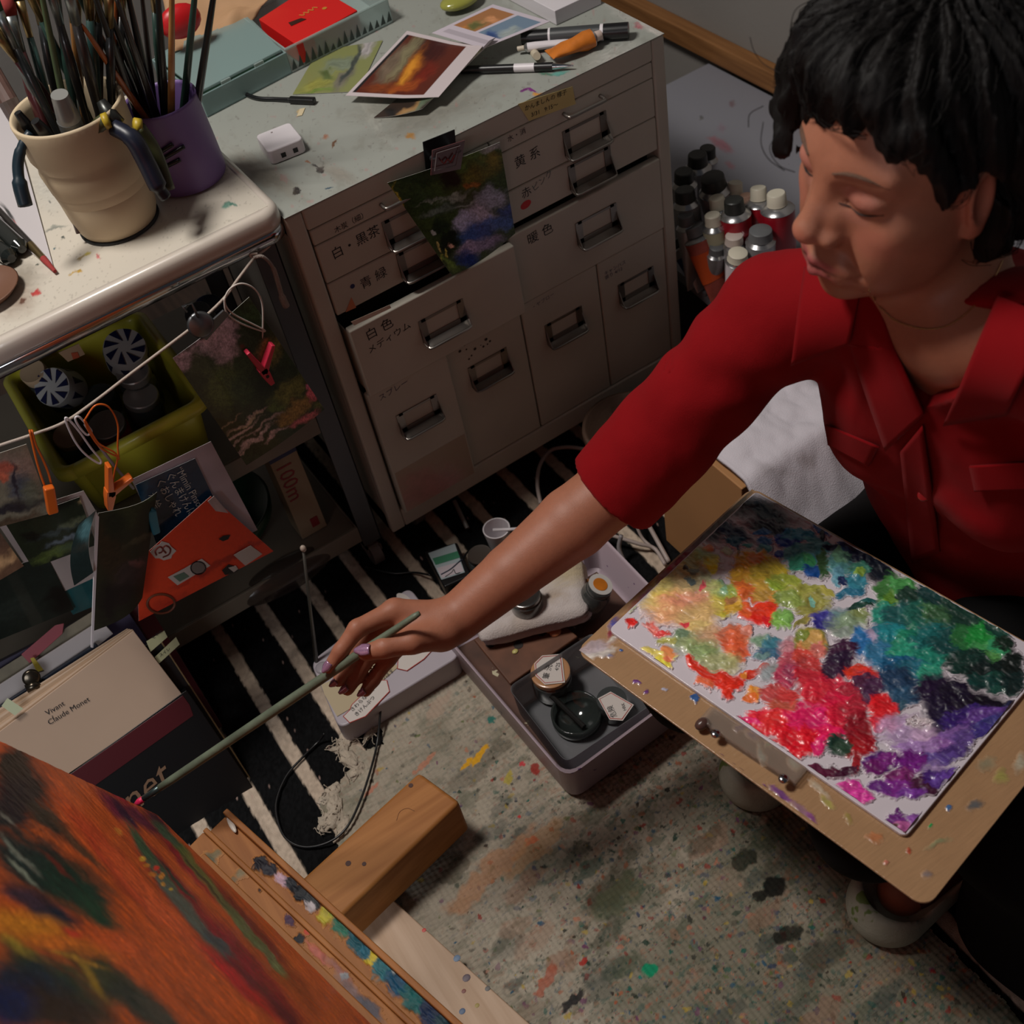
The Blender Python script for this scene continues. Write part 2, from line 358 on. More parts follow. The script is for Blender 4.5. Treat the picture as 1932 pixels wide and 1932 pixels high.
for (px, py, r, rgb, a, st, op) in [(925, 1357, .006, (24, 110, 100), 0, 1.2, .9), (905, 1425, .006, (214, 160, 44), .35, 3.2, 1), (880, 1440, .004, (214, 160, 44), .35, 3., 1), (1010, 1450, .006, (150, 46, 40), 1.2, 1.6, .9), (960, 1465, .006, (176, 160, 60), .8, 2.2, .8), (985, 1440, .004, (200, 60, 70), .4, 1.3, .9), (1005, 1585, .006, (190, 54, 44), 0, 1.6, .95), (1040, 1565, .003, (120, 40, 36), 0, 1.2, .95), (980, 1540, .003, (190, 60, 60), 0, 1.2, .95),
                              (1225, 1835, .009, (30, 140, 100), 0, 1.2, 1), (1465, 1675, .014, (24, 24, 22), 0, 1.1, .95), (1435, 1690, .007, (24, 24, 22), 0, 1.4, .9), (1490, 1765, .012, (26, 26, 22), 0, 1.2, .85), (1400, 1620, .013, (30, 36, 26), 0, 1.3, .8), (1260, 1490, .004, (30, 30, 28), 0, 1.2, .9), (1080, 1890, .006, (34, 32, 36), .2, 3.2, .9), (1100, 1815, .004, (170, 50, 44), 0, 1.4, .9), (1030, 1850, .007, (170, 84, 60), .4, 3.4, .7),
                              (930, 1640, .02, (186, 134, 96), .2, 4, .6), (1010, 1600, .014, (186, 140, 96), .2, 4, .5), (830, 1330, .01, (176, 150, 132), .4, 3, .5), (800, 1440, .004, (196, 120, 90), .25, 6, .6), (700, 1490, .003, (196, 110, 84), .25, 5, .6), (1160, 1690, .02, (84, 90, 66), .2, 2, .6), (1110, 1640, .012, (40, 76, 66), .2, 2, .6), (1150, 1760, .014, (56, 60, 48), .2, 2, .5)]:
    q = pz(px, py); splat(q[0], q[1], r, rgb, a, st, op)
Z = .0035 + .0022 * fbm(X * 14, Y * 14, s=41) + .0006 * np.sin(X * 900 + 3 * vn(X * 8, Y * 8)) * .6
Z = Z + .0022 * np.sin((Y * .98 + X * .2) * 900) * .12
Z = np.maximum(Z, .0022)
idx = -np.ones(X.shape, int); idx[ins] = np.arange(ins.sum())
V = np.stack([X, Y, Z], -1)[ins]; q = ins[:-1, :-1] & ins[1:, :-1] & ins[1:, 1:] & ins[:-1, 1:]
fs = np.stack([idx[:-1, :-1][q], idx[1:, :-1][q], idx[1:, 1:][q], idx[:-1, 1:][q]], -1)
g = G(); g.add(V, fs.tolist())
CLOTH_M = mat('drop_cloth_cotton', (200, 200, 200), rough=.95, vcol=True, bump=.5, bscale=260, aniso=(.25, 2.2, 1.), spec=.15)
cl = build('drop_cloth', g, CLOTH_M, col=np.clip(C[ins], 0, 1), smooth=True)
tag(cl, 'cream drop cloth splattered with paint, ragged left edge', 'drop cloth')
# frayed hem bunches at the ragged end of the cloth
FRAY = mat('frayed_cotton', (190, 176, 158), rough=.95, bump=.7, bscale=220, var=.3, vscale=60)
g = G(); rnd = random.Random(7)
for (px, py, n_, L) in [(640, 1425, 26, .018), (655, 1445, 18, .016), (628, 1505, 24, .016), (618, 1545, 26, .02), (636, 1560, 12, .016), (700, 1385, 16, .014), (690, 1330, 8, .014), (780, 1275, 12, .012), (820, 1255, 12, .012), (735, 1340, 10, .012), (650, 1400, 18, .018), (850, 1240, 8, .012)]:
    c = atz(px, py, .006)
    for k in range(n_ // 4):
        a0 = rnd.uniform(0, 6.28); p = c + A(rnd.gauss(0, .006), rnd.gauss(0, .006), 0); pts = [p]
        for j in range(5):
            a0 += rnd.gauss(0, .55); p = p + A(math.cos(a0), math.sin(a0), 0) * L / 4; p = p.copy(); p[2] = .004 + abs(rnd.gauss(0, .004)); pts.append(p)
        g.tube(spline(pts, 4), rnd.uniform(.0004, .0009), 5)
rnd = random.Random(9)
for (px, py, r, sx, sy, an) in [(648, 1402, .014, 1.6, .7, 60), (660, 1432, .016, 1.7, .6, 100), (672, 1452, .012, 1.4, .7, 30), (640, 1412, .010, 1.5, .6, 140), (622, 1496, .012, 1.6, .8, 20), (632, 1520, .015, 1.8, .7, 70), (620, 1545, .014, 1.3, .9, 10), (645, 1560, .012, 1.7, .7, 40), (700, 1378, .010, 1.6, .6, 20), (690, 1345, .008, 1.4, .6, 60), (782, 1278, .008, 1.5, .7, 30), (826, 1256, .009, 1.5, .7, 60), (740, 1342, .008, 1.5, .6, 10)]:
    c = atz(px, py, .006); n_ = 26; th_, ph_ = np.meshgrid(np.linspace(0, math.pi / 2, 12), np.linspace(0, 2 * math.pi, n_), indexing='ij'); dx = np.sin(th_) * np.cos(ph_) * sx; dy = np.sin(th_) * np.sin(ph_) * sy; dz = np.cos(th_) * .55
    a_ = math.radians(an); q_ = 1 + .35 * fbm(dx * 2.2 + px, dy * 2.2, dz * 2, s=3) + .16 * np.sin(dx * 14 + 3 * vn(dx * 3, dy * 3, s=5))
    Pq = np.stack([c[0] + r * q_ * (dx * math.cos(a_) - dy * math.sin(a_)), c[1] + r * q_ * (dx * math.sin(a_) + dy * math.cos(a_)), .0012 + r * q_ * dz], -1); g.grid(Pq)
build('fringe', g, FRAY, cl, smooth=True)['kind'] = 'stuff'
# ------------------------------------------------------------------ drawer cabinet
CAB = mat('beige_enamel', (192, 187, 174), rough=.42, var=.14, vscale=9, bump=.05, bscale=30)
CABT = mat('cabinet_top_enamel', (200, 200, 200), rough=.4, vcol=True, coat=.1)
HAND = mat('dull_nickel', (150, 144, 138), rough=.36, metal=.95, bump=.05)
DARK = mat('drawer_gap_dark', (14, 13, 12), rough=.9)
W, H0, H1 = .56, .065, .634
cab = thing('drawer_cabinet', 'beige metal drawer cabinet with labelled drawers and a paint-marked grey top', 'cabinet', (.28, .2, 0))
g = G(); th = .022
g.bx((0, .012, H0), (.0225, .4, H1 - .0012)); g.bx((W - .0205, .012, H0), (W, .4, H1 - .0012)); g.bx((0, .012, H0), (W, .4, .1025)); g.bx((0, .012, .6040), (W, .4, H1 - .0012)); g.bx((0, .39, H0), (W, .4, H1 - .0012))
build('body', g, CAB, cab)
g = G()  # front frame, rounded at the top edge
g.bx((0, 0, H0), (.0225, .014, H1 - .0014)); g.bx((W - .0205, 0, H0), (W, .014, H1 - .0014)); g.bx((.0225, 0, H0), (W - .0205, .014, .1025)); g.bx((.0225, 0, .6040), (W - .0205, .014, H1 - .0005))
build('front_frame', g, CAB, cab, bevel=.0035, seg=3)
build('interior', G().bx((.0225, .03, .1025), (W - .0205, .34, .6035)), DARK, cab)
def cabtop(X, Y, u, v):
    C, H = dabs_col(X, Y, (150, 153, 146), [
        (607, 320, 7, 9, 20, (22, 24, 34), .2), (600, 312, 6, 2, 10, (30, 30, 40), .3), (562, 358, 8, 6, -20, (26, 26, 34), .2), (620, 352, 8, 2, -20, (60, 84, 100)), (628, 270, 3, 7, 30, (110, 80, 60)), (612, 262, 5, 4, 0, (150, 110, 90), .5), (566, 212, 6, 7, 50, (186, 164, 120), .3),
        (773, 257, 8, 5, 0, (168, 120, 54), .4), (585, 309, 5, 2, 20, (140, 96, 70)), (700, 220, 60, 8, 60, (168, 168, 160), .6, .5), (640, 330, 40, 12, 30, (132, 120, 108), .8, .5), (500, 330, 60, 20, 30, (120, 108, 92), .8, .6), (740, 200, 70, 26, -10, (122, 116, 104), .8, .5),
        (905, 250, 14, 3, 0, (210, 186, 90)), (1000, 172, 14, 3, 10, (120, 44, 120), .3), (985, 168, 6, 4, 0, (110, 40, 110), .3), (1055, 135, 16, 5, -10, (96, 150, 140), .5), (1030, 138, 12, 4, 0, (90, 130, 110), .5), (1160, 105, 40, 16, -20, (180, 178, 172), .7, .7), (1205, 50, 8, 4, 0, (170, 90, 100), .4), (1230, 58, 22, 6, 30, (190, 184, 178), .7), (1015, 180, 10, 4, 0, (200, 140, 60), .4),
        (820, 215, 110, 20, -22, (112, 106, 96), .9, .6), (1190, 30, 50, 10, 30, (176, 174, 168), .7, .8)], warp=5, wscale=.06, seed=5)
    n = sst(.2, .6, fbm(X * .05, Y * .05, s=61))[..., None] * .3; C = C * (1 - n) + linv((120, 118, 108)) * n
    n = sst(.78, .9, vn(X * .2, Y * .2, s=62))[..., None] * .4; C = C * (1 - n) + linv((96, 88, 84)) * n
    n = sst(.8, .9, vn(X * .1, Y * .1, s=66))[..., None] * .3; C = C * (1 - n) + linv((170, 110, 110)) * n
    return C
picture('top_panel', (0, 0.0, H1), (W, 0.0, H1), (0, .4, H1), (W, .4, H1), 420, 300, cabtop, CABT, cab, thick=.0012, back=(150, 150, 140))
def handle(parent, cx, cz, y0, w_=.070, h_=.036):
    """label-holder pull: plate with a window and a lip sweeping forward at the bottom"""
    g = G(); t = .0016; fr = .0085
    g.bx((cx - w_ / 2, y0 - t, cz - h_ / 2), (cx + w_ / 2, y0, cz - h_ / 2 + fr)); g.bx((cx - w_ / 2 + .004, y0 - t, cz + h_ / 2 - .0035), (cx + w_ / 2 - .004, y0, cz + h_ / 2))
    g.bx((cx - w_ / 2, y0 - t, cz - h_ / 2), (cx - w_ / 2 + fr + .002, y0, cz + h_ / 2)); g.bx((cx + w_ / 2 - fr - .002, y0 - t, cz - h_ / 2), (cx + w_ / 2, y0, cz + h_ / 2))
    zb = cz - h_ / 2
    # side cheeks and forward lip
    for sgn in (-1, 1):
        xs = cx + sgn * (w_ / 2 - .0006)
        g.prism([(xs - .0006, y0, zb + h_ * .75), (xs - .0006, y0, zb - .001), (xs - .0006, y0 - .013, zb - .001), (xs - .0006, y0 - .010, zb + .004)], (.0012, 0, 0))
    P = np.zeros((14, 8, 3))
    for i in range(14):
        a = i / 13; x = cx + (a - .5) * w_
        for j in range(8):
            b = j / 7; k = 1 - max(0, abs(a - .5) * 2 - .82) / .18 * .35
            P[i, j] = (x, y0 - .002 - b * .0145 * k, zb + .001 - .0035 * math.sin(b * 1.3))
    g2 = G(); g2.grid(P); g2.grid(P[:, ::-1] - A(0, 0, .0012)); g.add(np.vstack(g2.v), g2.f)
    x0, x1 = cx - w_ / 2 + .001, cx + w_ / 2 - .001; yl = y0 - .0155; z_ = zb - .0025
    pts = [(x0, y0 - .002, z_ + .002), (x0, y0 - .010, z_ + .001), (x0 + .0015, y0 - .014, z_), (x0 + .006, yl, z_), (x1 - .006, yl, z_), (x1 - .0015, y0 - .014, z_), (x1, y0 - .010, z_ + .001), (x1, y0 - .002, z_ + .002)]
    g.tube(pts, .0019, 8)
    o = build('handle', g, HAND, parent); smooth_angle(o, 40); return o
def wire_pull(parent, cx, cz, y0):
    w_ = .058; x0, x1 = cx - w_ / 2, cx + w_ / 2
    g = G().tube(spline([(x0, y0, cz), (x0, y0 - .010, cz), (x0 + .004, y0 - .014, cz), (cx, y0 - .014, cz), (x1 - .004, y0 - .014, cz), (x1, y0 - .010, cz), (x1, y0, cz)], 5), .0026, 8)
    return build('handle', g, HAND, parent, smooth=True)
def drawer(x0, x1, z0, z1, out=0., depth=.3):
    g = G(); y = -out
    g.bx((x0, y + .001, z0), (x1, y + .014, z1))
    o = build('drawer', g, CAB, cab, bevel=.0022)
    if out > .005:
        s_ = G(); s_.bx((x0 + .002, y + .01, z0 + .004), (x0 + .0035, .3, z1 - .012)); s_.bx((x1 - .0035, y + .01, z0 + .004), (x1 - .002, .3, z1 - .012))
        s_.bx((x0 + .002, y + .01, z0 + .003), (x1 - .002, .3, z0 + .0045)); build('drawer_box', s_, CAB, o)
    return o, y + .001
XA, XB, XC = .0245, .2815, .5385
def jp(o, s, size, px, py, y0, m=INK, rot=0., name='lettering', shear=0.):
    p = aty(px, py, y0); c, s_ = math.cos(math.radians(rot)), math.sin(math.radians(rot))
    return letters(s, size, p, (c, 0, s_), (-s_, 0, c), m, o, name, shear=shear)
for (a, b) in ((XA, XB - .0008), (XB + .0008, XC)):
    mid = (a + b) / 2
    d, y = drawer(a, b, .5812, .6028); wire_pull(d, .150 if a < .1 else .4235, .5925, y)
    if a < .1: jp(d, '木炭（細）', .0095, 632, 440, y, rot=2)
    else: jp(d, '水・消', .0095, 958, 268, y, rot=2)
    d, y = drawer(a, b, .5245, .5800); handle(d, .150 if a < .1 else .4235, .5515, y)
    if a < .1: jp(d, '白・黒茶', .0175, 628, 490, y, rot=3)
    else: jp(d, '黄 系', .018, 972, 318, y, rot=2)
    d, y = drawer(a, b, .4735, .5232); handle(d, .157 if a < .1 else .4245, .499, y)
    if a < .1:
        jp(d, '青 緑', .0175, 682, 546, y, rot=3)
        p = aty(665, 540, y); build('blue_dot_mark', G().lathe([(.0032, 0), (.0032, .0004)], p, (0, -1, 0), 16), mat('blue_ink', (30, 40, 92), rough=.6), d)
        p = [aty(*q, y - .0002) for q in ((663, 561), (652, 589), (672, 580))]; build('orange_mark', G().prism(p, (0, -.0003, 0)), mat('orange_ink', (196, 122, 84), rough=.6), d)
    else:
        jp(d, '赤', .016, 985, 375, y, rot=2); jp(d, 'ピンク', .012, 1006, 362, y, rot=18, m=mat('grey_ink', (92, 104, 104), rough=.6))
        g = G(); p = aty(992, 386, y); X_ = nrm((1, 0, .12)); g.prism([p + X_ * .0085 * math.cos(t) * 1. + A(0, -.0002, .0056 * math.sin(t)) for t in np.linspace(0, 2 * math.pi, 20)[:-1]], (0, -.0003, 0))
        build('red_paint_mark', g, mat('red_mark', (196, 26, 28), rough=.5), d)
d, y = drawer(XA + .002, XB - .001, .3445, .4585, out=.020); handle(d, .155, .403, y)
jp(d, '白 色', .0185, 692, 643, y, rot=3); jp(d, 'メディウム', .0135, 696, 668, y, rot=6)
build('masking_tape', G().prism([aty(*q, y - .0002) for q in ((662, 607), (735, 575), (738, 581), (668, 614))], (0, -.0003, 0)), mat('masking_tape', (206, 190, 176), rough=.7), d)
d, y = drawer(XB + .0015, XC, .3445, .4605, out=.003); handle(d, .423, .411, y); jp(d, '暖 色', .019, 996, 462, y, rot=2)
for k, (a, b, hx) in enumerate(((.0245, .1505, .0875), (.1525, .2805, .2155), (.2830, .4160, .349), (.4180, .5385, .482))):
    d, y = drawer(a, b, .1045, .3425, out=.014 if k == 0 else 0.); handle(d, hx, .270, y, .066, .035)
    if k == 0: jp(d, 'スプレー', .012, 716, 757, y, rot=4, m=mat('violet_ink', (84, 84, 104), rough=.6))
    if k == 2: jp(d, '・ヤブロー', .008, 1004, 584, y, rot=6, m=MATS['violet_ink'])
    if k == 3: jp(d, 'キャンバス\n張り 4/12', .008, 1140, 520, y, rot=2, m=MATS['violet_ink'])
    if k == 0:
        def pk(X, Y, u, v):
            C, _ = dabs_col(X, Y, (168, 150, 130), [(800, 925, 60, 30, -25, (186, 118, 120), .8, .5), (830, 905, 50, 30, -25, (184, 120, 122), .8, .4)], warp=14, wscale=.03, seed=9)
            return C
        picture('pink_stain', (a + .003, y - .0002, .106), (b - .003, y - .0002, .106), (a + .003, y - .0002, .19), (b - .003, y - .0002, .19), 60, 50, pk, CABT, d, thick=.0003, back=(174, 156, 134))
    if k == 1:
        g = G(); rnd = random.Random(3)
        for j in range(26):
            p = aty(858 + rnd.gauss(20, 22), 640 + rnd.gauss(8, 9), y - .0004); g.ball(p, rnd.uniform(.0008, .0026), 8, (1, .15, 1))
        build('rust_spots', g, mat('dark_splatter', (52, 42, 34), rough=.7), d)
# casters
CAST = mat('caster_grey', (110, 106, 104), rough=.5)
for (x, y) in ((.06, .06), (.5, .06), (.06, .34), (.5, .34)):
    g = G().cyl((x, y, .046), (x, y, H0), .012); g.bx((x - .012, y - .016, .03), (x - .009, y + .016, .05)); g.bx((x + .009, y - .016, .03), (x + .012, y + .016, .05)); g.bx((x - .012, y - .016, .045), (x + .012, y + .016, .05)); g.cyl((x - .008, y, .0235), (x + .008, y, .0235), .0232)
    smooth_angle(build('caster', g, CAST, cab), 40)
# sticky note on the cabinet's front lip
p = [aty(*q, -.0006) for q in ((977, 196), (1080, 163), (1086, 196), (998, 228))]
nt_ = build('sticky_note', G().prism([p[3], p[2], p[1], p[0]], (0, -.0004, 0)), mat('yellow_note', (206, 190, 128), rough=.7))
tag(nt_, 'yellow sticky note with a handwritten date on the upper lip of the cabinet', 'note')
letters('かんましんの 様子', .0078, aty(990, 209, -.0012), (1, 0, -.07), (.07, 0, 1), INK, nt_); letters('3/31   9:15〜', .0078, aty(1002, 221, -.0012), (1, 0, -.07), (.07, 0, 1), INK, nt_)
# garden photo hung over the drawers
def pond(X, Y, u, v):
    C, _ = dabs_col(X, Y, (52, 70, 34), [(790, 330, 50, 26, 0, (34, 52, 26)), (880, 300, 50, 20, -20, (70, 92, 40), .5), (930, 300, 20, 16, 0, (110, 100, 40), .5), (905, 330, 34, 16, -20, (92, 88, 34), .5), (890, 350, 14, 6, 0, (140, 90, 40), .4), (930, 275, 26, 8, -20, (150, 150, 150), .5), (810, 300, 24, 14, 0, (16, 26, 14), .5), (850, 335, 16, 22, 0, (14, 22, 12), .4), (780, 380, 40, 20, 20, (40, 60, 30), .6),
        (850, 390, 46, 9, -20, (62, 76, 62), .5), (860, 372, 30, 4, -20, (120, 130, 120), .5), (820, 400, 30, 5, -20, (90, 104, 96), .5), (880, 385, 26, 3, -15, (130, 140, 136), .5), (815, 380, 26, 3, -15, (110, 120, 110), .5), (930, 375, 26, 18, -10, (150, 154, 176), .5), (915, 410, 30, 16, 30, (176, 172, 196), .5), (880, 420, 20, 24, 60, (160, 160, 190), .4), (900, 440, 36, 20, -20, (50, 76, 140), .5), (945, 420, 26, 14, -10, (70, 100, 168), .5), (960, 395, 20, 10, -20, (66, 84, 150), .5), (890, 470, 26, 12, -30, (150, 136, 170), .6), (880, 490, 20, 12, -30, (36, 56, 120), .5),
        (850, 460, 16, 26, 20, (16, 26, 16), .4), (835, 430, 14, 18, 20, (24, 38, 22), .5), (925, 460, 26, 10, -25, (126, 116, 150), .6), (820, 440, 6, 3, 0, (170, 180, 180)), (830, 470, 8, 3, 60, (190, 180, 110)), (853, 466, 6, 5, 0, (220, 176, 156), .3), (845, 480, 10, 2, 80, (180, 176, 90)), (835, 490, 3, 10, 20, (150, 160, 70)), (850, 500, 20, 5, 40, (90, 120, 50), .5), (760, 400, 3, 50, -18, (176, 160, 60), .5)], warp=7, wscale=.05, seed=21)
    return np.clip(C * (1.3 + .5 * vn(X * .5, Y * .5, s=3) + .5 * fbm(X * .16, Y * .3, s=6))[..., None], 0, 1)
yq = -.022
ph = picture('garden_photo', aty(855, 522, -.026), aty(972, 440, -.026), aty(731, 345, -.012), aty(943, 268, -.012), 130, 150, pond, M_PRINT, thick=.0005, bend=lambda u, v: .006 * np.sin(u * 3.1) * (1 - v * .3) - .012 * np.maximum(0, .25 - u) * (1 - v))
tag(ph, 'glossy photo of a lily pond hanging from a clip over the left drawers', 'photo')
g = G(); c0 = aty(843, 262, -.004)
clip = thing('magnet_clip', 'dark bulldog clip with a small maroon picture gripping the pond photo', 'clip', c0)
build('back_plate', G().prism([aty(797, 268, -.002), aty(857, 244, -.002), aty(861, 300, -.002), aty(803, 322, -.002)], (0, -.0012, 0)), mat('clip_black', (40, 42, 44), rough=.4, metal=.5), clip)
build('front_plate', G().prism([aty(815, 283, -.024), aty(876, 264, -.024), aty(868, 318, -.02), aty(812, 330, -.02)], (0, -.0015, 0)), mat('clip_maroon', (84, 44, 46), rough=.35, coat=.3), clip)
build('spring', G().tube([aty(815, 300, -.003), aty(815, 298, -.012), aty(818, 296, -.024)], .003, 8).tube([aty(858, 284, -.003), aty(860, 284, -.012), aty(866, 284, -.024)], .003, 8), STEEL, clip)
build('picture_frame_line', G().tube([aty(*q, -.0262) for q in ((824, 289), (868, 275), (860, 312), (820, 322))], .0006, 5, closed=True), mat('clip_grey', (110, 100, 100), rough=.4), clip)
build('wing_emblem', G().tube(spline([aty(*q, -.0264) for q in ((832, 302), (838, 308), (845, 300), (850, 306), (858, 292))], 5), .0010, 6), mat('emblem_red', (120, 44, 46), rough=.4), clip)
# ------------------------------------------------------------------ things on the cabinet top
TZ = H1 + .0004
def T(px, py, z=TZ): return atz(px, py, z)
# white charger block
q = [T(*p, TZ + .019) for p in ((470, 249), (531, 225), (583, 268), (522, 291))]
c = sum(q) / 4; Xd = nrm(q[1] - q[0]); Yd = nrm(np.cross([0, 0, 1], Xd)); w_, d_ = np.linalg.norm(q[1] - q[0]) * 1.06, .050
ch = thing('charger_block', 'small white charger block lying on the cabinet top', 'charger', (c[0], c[1], TZ))
g = G(); pl = rr(w_, d_, .006); g.prism([A(c[0], c[1], TZ) + Xd * a + Yd * b for a, b in pl], (0, 0, .019)); build('casing', g, WHITEP, ch, bevel=.002)
fc = A(c[0], c[1], TZ + .008) - Yd * d_ / 2
for k in (-1, 1): build('port', G().box(fc + Xd * (.008 * k + .002), (.006, .001, .006), Xd, Yd), BLACKP, ch)
build('mark', G().cyl(A(c[0], c[1], TZ + .019) + Yd * .016 - Xd * .004, A(c[0], c[1], TZ + .0194) + Yd * .016 - Xd * .004, .0014), mat('grey_dot', (150, 140, 140)), ch)
# clear boxes
CLEAR = mat('cloudy_clear_plastic', (190, 208, 204), rough=.25, trans=.3, alpha=.6, coat=.2)
CLEARB = mat('teal_clear_plastic', (150, 176, 174), rough=.3, trans=.2, alpha=.7)
def openbox(name, quad, h, t, m, parent, floor=True):
    """tray from four bottom corners"""
    quad = [np.array(p_) for p_ in quad]; cc = sum(quad) / 4; up = A(0, 0, h)
    inn = [p_ + nrm(cc - p_) * t * 1.4 for p_ in quad]; g = G()
    for i in range(4):
        j = (i + 1) % 4; g.prism([quad[i], quad[j], inn[j], inn[i]], up)
    if floor: g.prism(quad, (0, 0, t))
    return build(name, g, m, parent, bevel=t * .3)
q = [T(*p) for p in ((552, 138), (742, 42), (655, -18), (470, 75))]
cb = thing('clear_case', 'clear plastic case with dark scallop pattern holding a red box', 'plastic case', sum(q) / 4)
openbox('tray', q, .034, .002, CLEAR, cb)
build('rim', G().tube([p + A(0, 0, .034) for p in q], .002, 6, closed=True), CLEAR, cb)
g = G(); e = q[1] - q[0]; n_ = nrm(np.cross(e, [0, 0, 1])); n_ = n_ if n_[1] < 0 else -n_; rnd = random.Random(5)
for k in range(16):
    p = q[0] + e * (k + .5) / 16 + n_ * .0006; g.prism([p + A(0, 0, .004) - e * .028, p + A(0, 0, .004) + e * .02, p + A(0, 0, .012 + .01 * rnd.random()) + e * .01], n_ * .0004)
build('side_pattern', g, mat('pattern_dark', (58, 70, 66), rough=.6), cb)
b = [T(*p, TZ + .034) - A(0, 0, .028) for p in ((559, 84), (674, 19), (590, -30), (488, 36))]
rb = thing('red_box', 'red cardboard box with gold lettering and a dark window, in the clear case', 'box', sum(b) / 4)
RED = mat('red_card', (206, 22, 20), rough=.45, coat=.1)
build('carton', G().prism(b, (0, 0, .028)), RED, rb, bevel=.001)
top = [p + A(0, 0, .0282) for p in b]; cx = sum(top) / 4; X_ = nrm(top[1] - top[0]); Y_ = nrm(np.cross([0, 0, 1], X_))
build('window', G().prism([cx - X_ * .034 - Y_ * .010, cx - X_ * .010 - Y_ * .014, cx - X_ * .012 - Y_ * .004, cx - X_ * .030 + Y_ * .002], (0, 0, .0004)), mat('window_dark', (54, 20, 10), rough=.4), rb)
mat('gold_ink', (190, 130, 50), rough=.4)
build('gold_lettering', G().tube(spline([cx + X_ * (-.008 + .004 * i) + Y_ * (.002 + .0035 * (-1) ** i) + A(0, 0, .0004) for i in range(8)], 5), .0007, 5), MATS['gold_ink'], rb)
build('gold_spot', G().cyl(cx + X_ * .024 - Y_ * .012, cx + X_ * .024 - Y_ * .012 + A(0, 0, .0005), .0035), MATS['gold_ink'], rb)
q = [T(*p) for p in ((392, 222), (552, 138), (475, 62), (300, 150))]
cb2 = thing('storage_case', 'long cloudy plastic case with green contents, left of the red box', 'plastic case', sum(q) / 4)
openbox('tray', q, .03, .003, CLEARB, cb2)
lid = [p * .96 + sum(q) / 4 * .04 + A(0, 0, .031) for p in q]; lc = sum(lid) / 4
build('lid', G().prism([p + (lc - p) * .02 for p in lid], (0, 0, .004)), CLEARB, cb2, bevel=.001)
build('contents', G().prism([p + (sum(q) / 4 - p) * .14 + A(0, 0, .004) for p in q], (0, 0, .018)), mat('green_content', (70, 110, 84), rough=.6, var=.4, vscale=30), cb2)
for k in (.3, .7):
    p = lid[0] * (1 - k) + lid[1] * k; build('latch', G().box(p + A(0, 0, -.002), (.014, .004, .010), nrm(lid[1] - lid[0]), nrm(np.cross([0, 0, 1], lid[1] - lid[0]))), CLEAR, cb2)
# kraft bag and red pouch at the back
rnd = random.Random(2)
P = np.zeros((26, 20, 3)); a0, a1, b0, b1 = T(330, 108, .665), T(470, 40, .665), T(300, -40, .70), T(540, -60, .70)
for i in range(26):
    for j in range(20):
        u, v = i / 25, j / 19; p = a0 * (1 - u) * (1 - v) + a1 * u * (1 - v) + b0 * (1 - u) * v + b1 * u * v
        P[i, j] = p + A(0, 0, .012 * fbm(np.float64(u * 4), np.float64(v * 4), s=3))
g = G(); g.grid(P); o = build('paper_bag', g, mat('kraft_paper', (186, 146, 108), rough=.8, var=.15, bump=.2), smooth=True, solid=.001)
tag(o, 'crumpled tan paper bag behind the plastic cases at the back', 'paper bag')
g = G(); c = T(340, 40, .71); g.ball(c, .03, 20, (1., .5, .75)); o = build('pouch', g, mat('red_pouch', (190, 20, 26), rough=.4, bump=.3), smooth=True)
tag(o, 'shiny red pouch behind the brushes', 'pouch')
# prints
def p1(X, Y, u, v):
    C, _ = dabs_col(X, Y, (86, 34, 22), [(790, 95, 40, 20, -60, (64, 24, 22)), (760, 110, 60, 12, -50, (120, 112, 84), .6), (735, 120, 40, 10, -50, (108, 92, 76), .6), (775, 130, 46, 10, -52, (168, 96, 28), .6), (765, 140, 40, 6, -52, (196, 130, 40), .6), (800, 140, 30, 12, -50, (110, 32, 18), .6), (820, 90, 26, 16, -40, (60, 22, 20), .6), (720, 165, 30, 10, 0, (120, 56, 24), .6), (760, 165, 30, 8, -20, (150, 70, 26), .6)], warp=5, seed=31)
    fr = (u < .035) | (u > .82) | (v < .05) | (v > .95); fr2 = (u < .07) & ~fr
    C[fr2] = linv((30, 26, 28)); C[fr] = linv((196, 184, 186)); return C
z = TZ + .012
o = picture('art_print', T(652, 180, z), T(829, 186 + 2, z), T(768, 58, z + .01), T(912, 92, z + .01), 90, 90, p1, M_PRINT, bend=lambda u, v: .012 * np.maximum(0, u - .6) ** 1.2)
tag(o, 'white-bordered art print in orange and brown, curling on the cabinet top', 'print')
def p2(X, Y, u, v):
    C, _ = dabs_col(X, Y, (52, 40, 34), [(770, 205, 40, 6, -30, (170, 130, 84), .6), (800, 190, 40, 5, -35, (96, 110, 90), .6), (860, 140, 50, 5, -45, (120, 116, 100), .6), (880, 110, 30, 5, -45, (60, 70, 66), .6), (735, 210, 14, 8, 0, (28, 26, 26), .5)], warp=6, seed=36); return C
o = picture('curled_print', T(705, 222, TZ + .001), T(800, 218, TZ + .001), T(860, 95, TZ + .006), T(938, 84, TZ + .02), 50, 80, p2, M_PRINT, bend=lambda u, v: .010 * u ** 2)
tag(o, 'dark glossy print curling up beneath the white-bordered one', 'print')
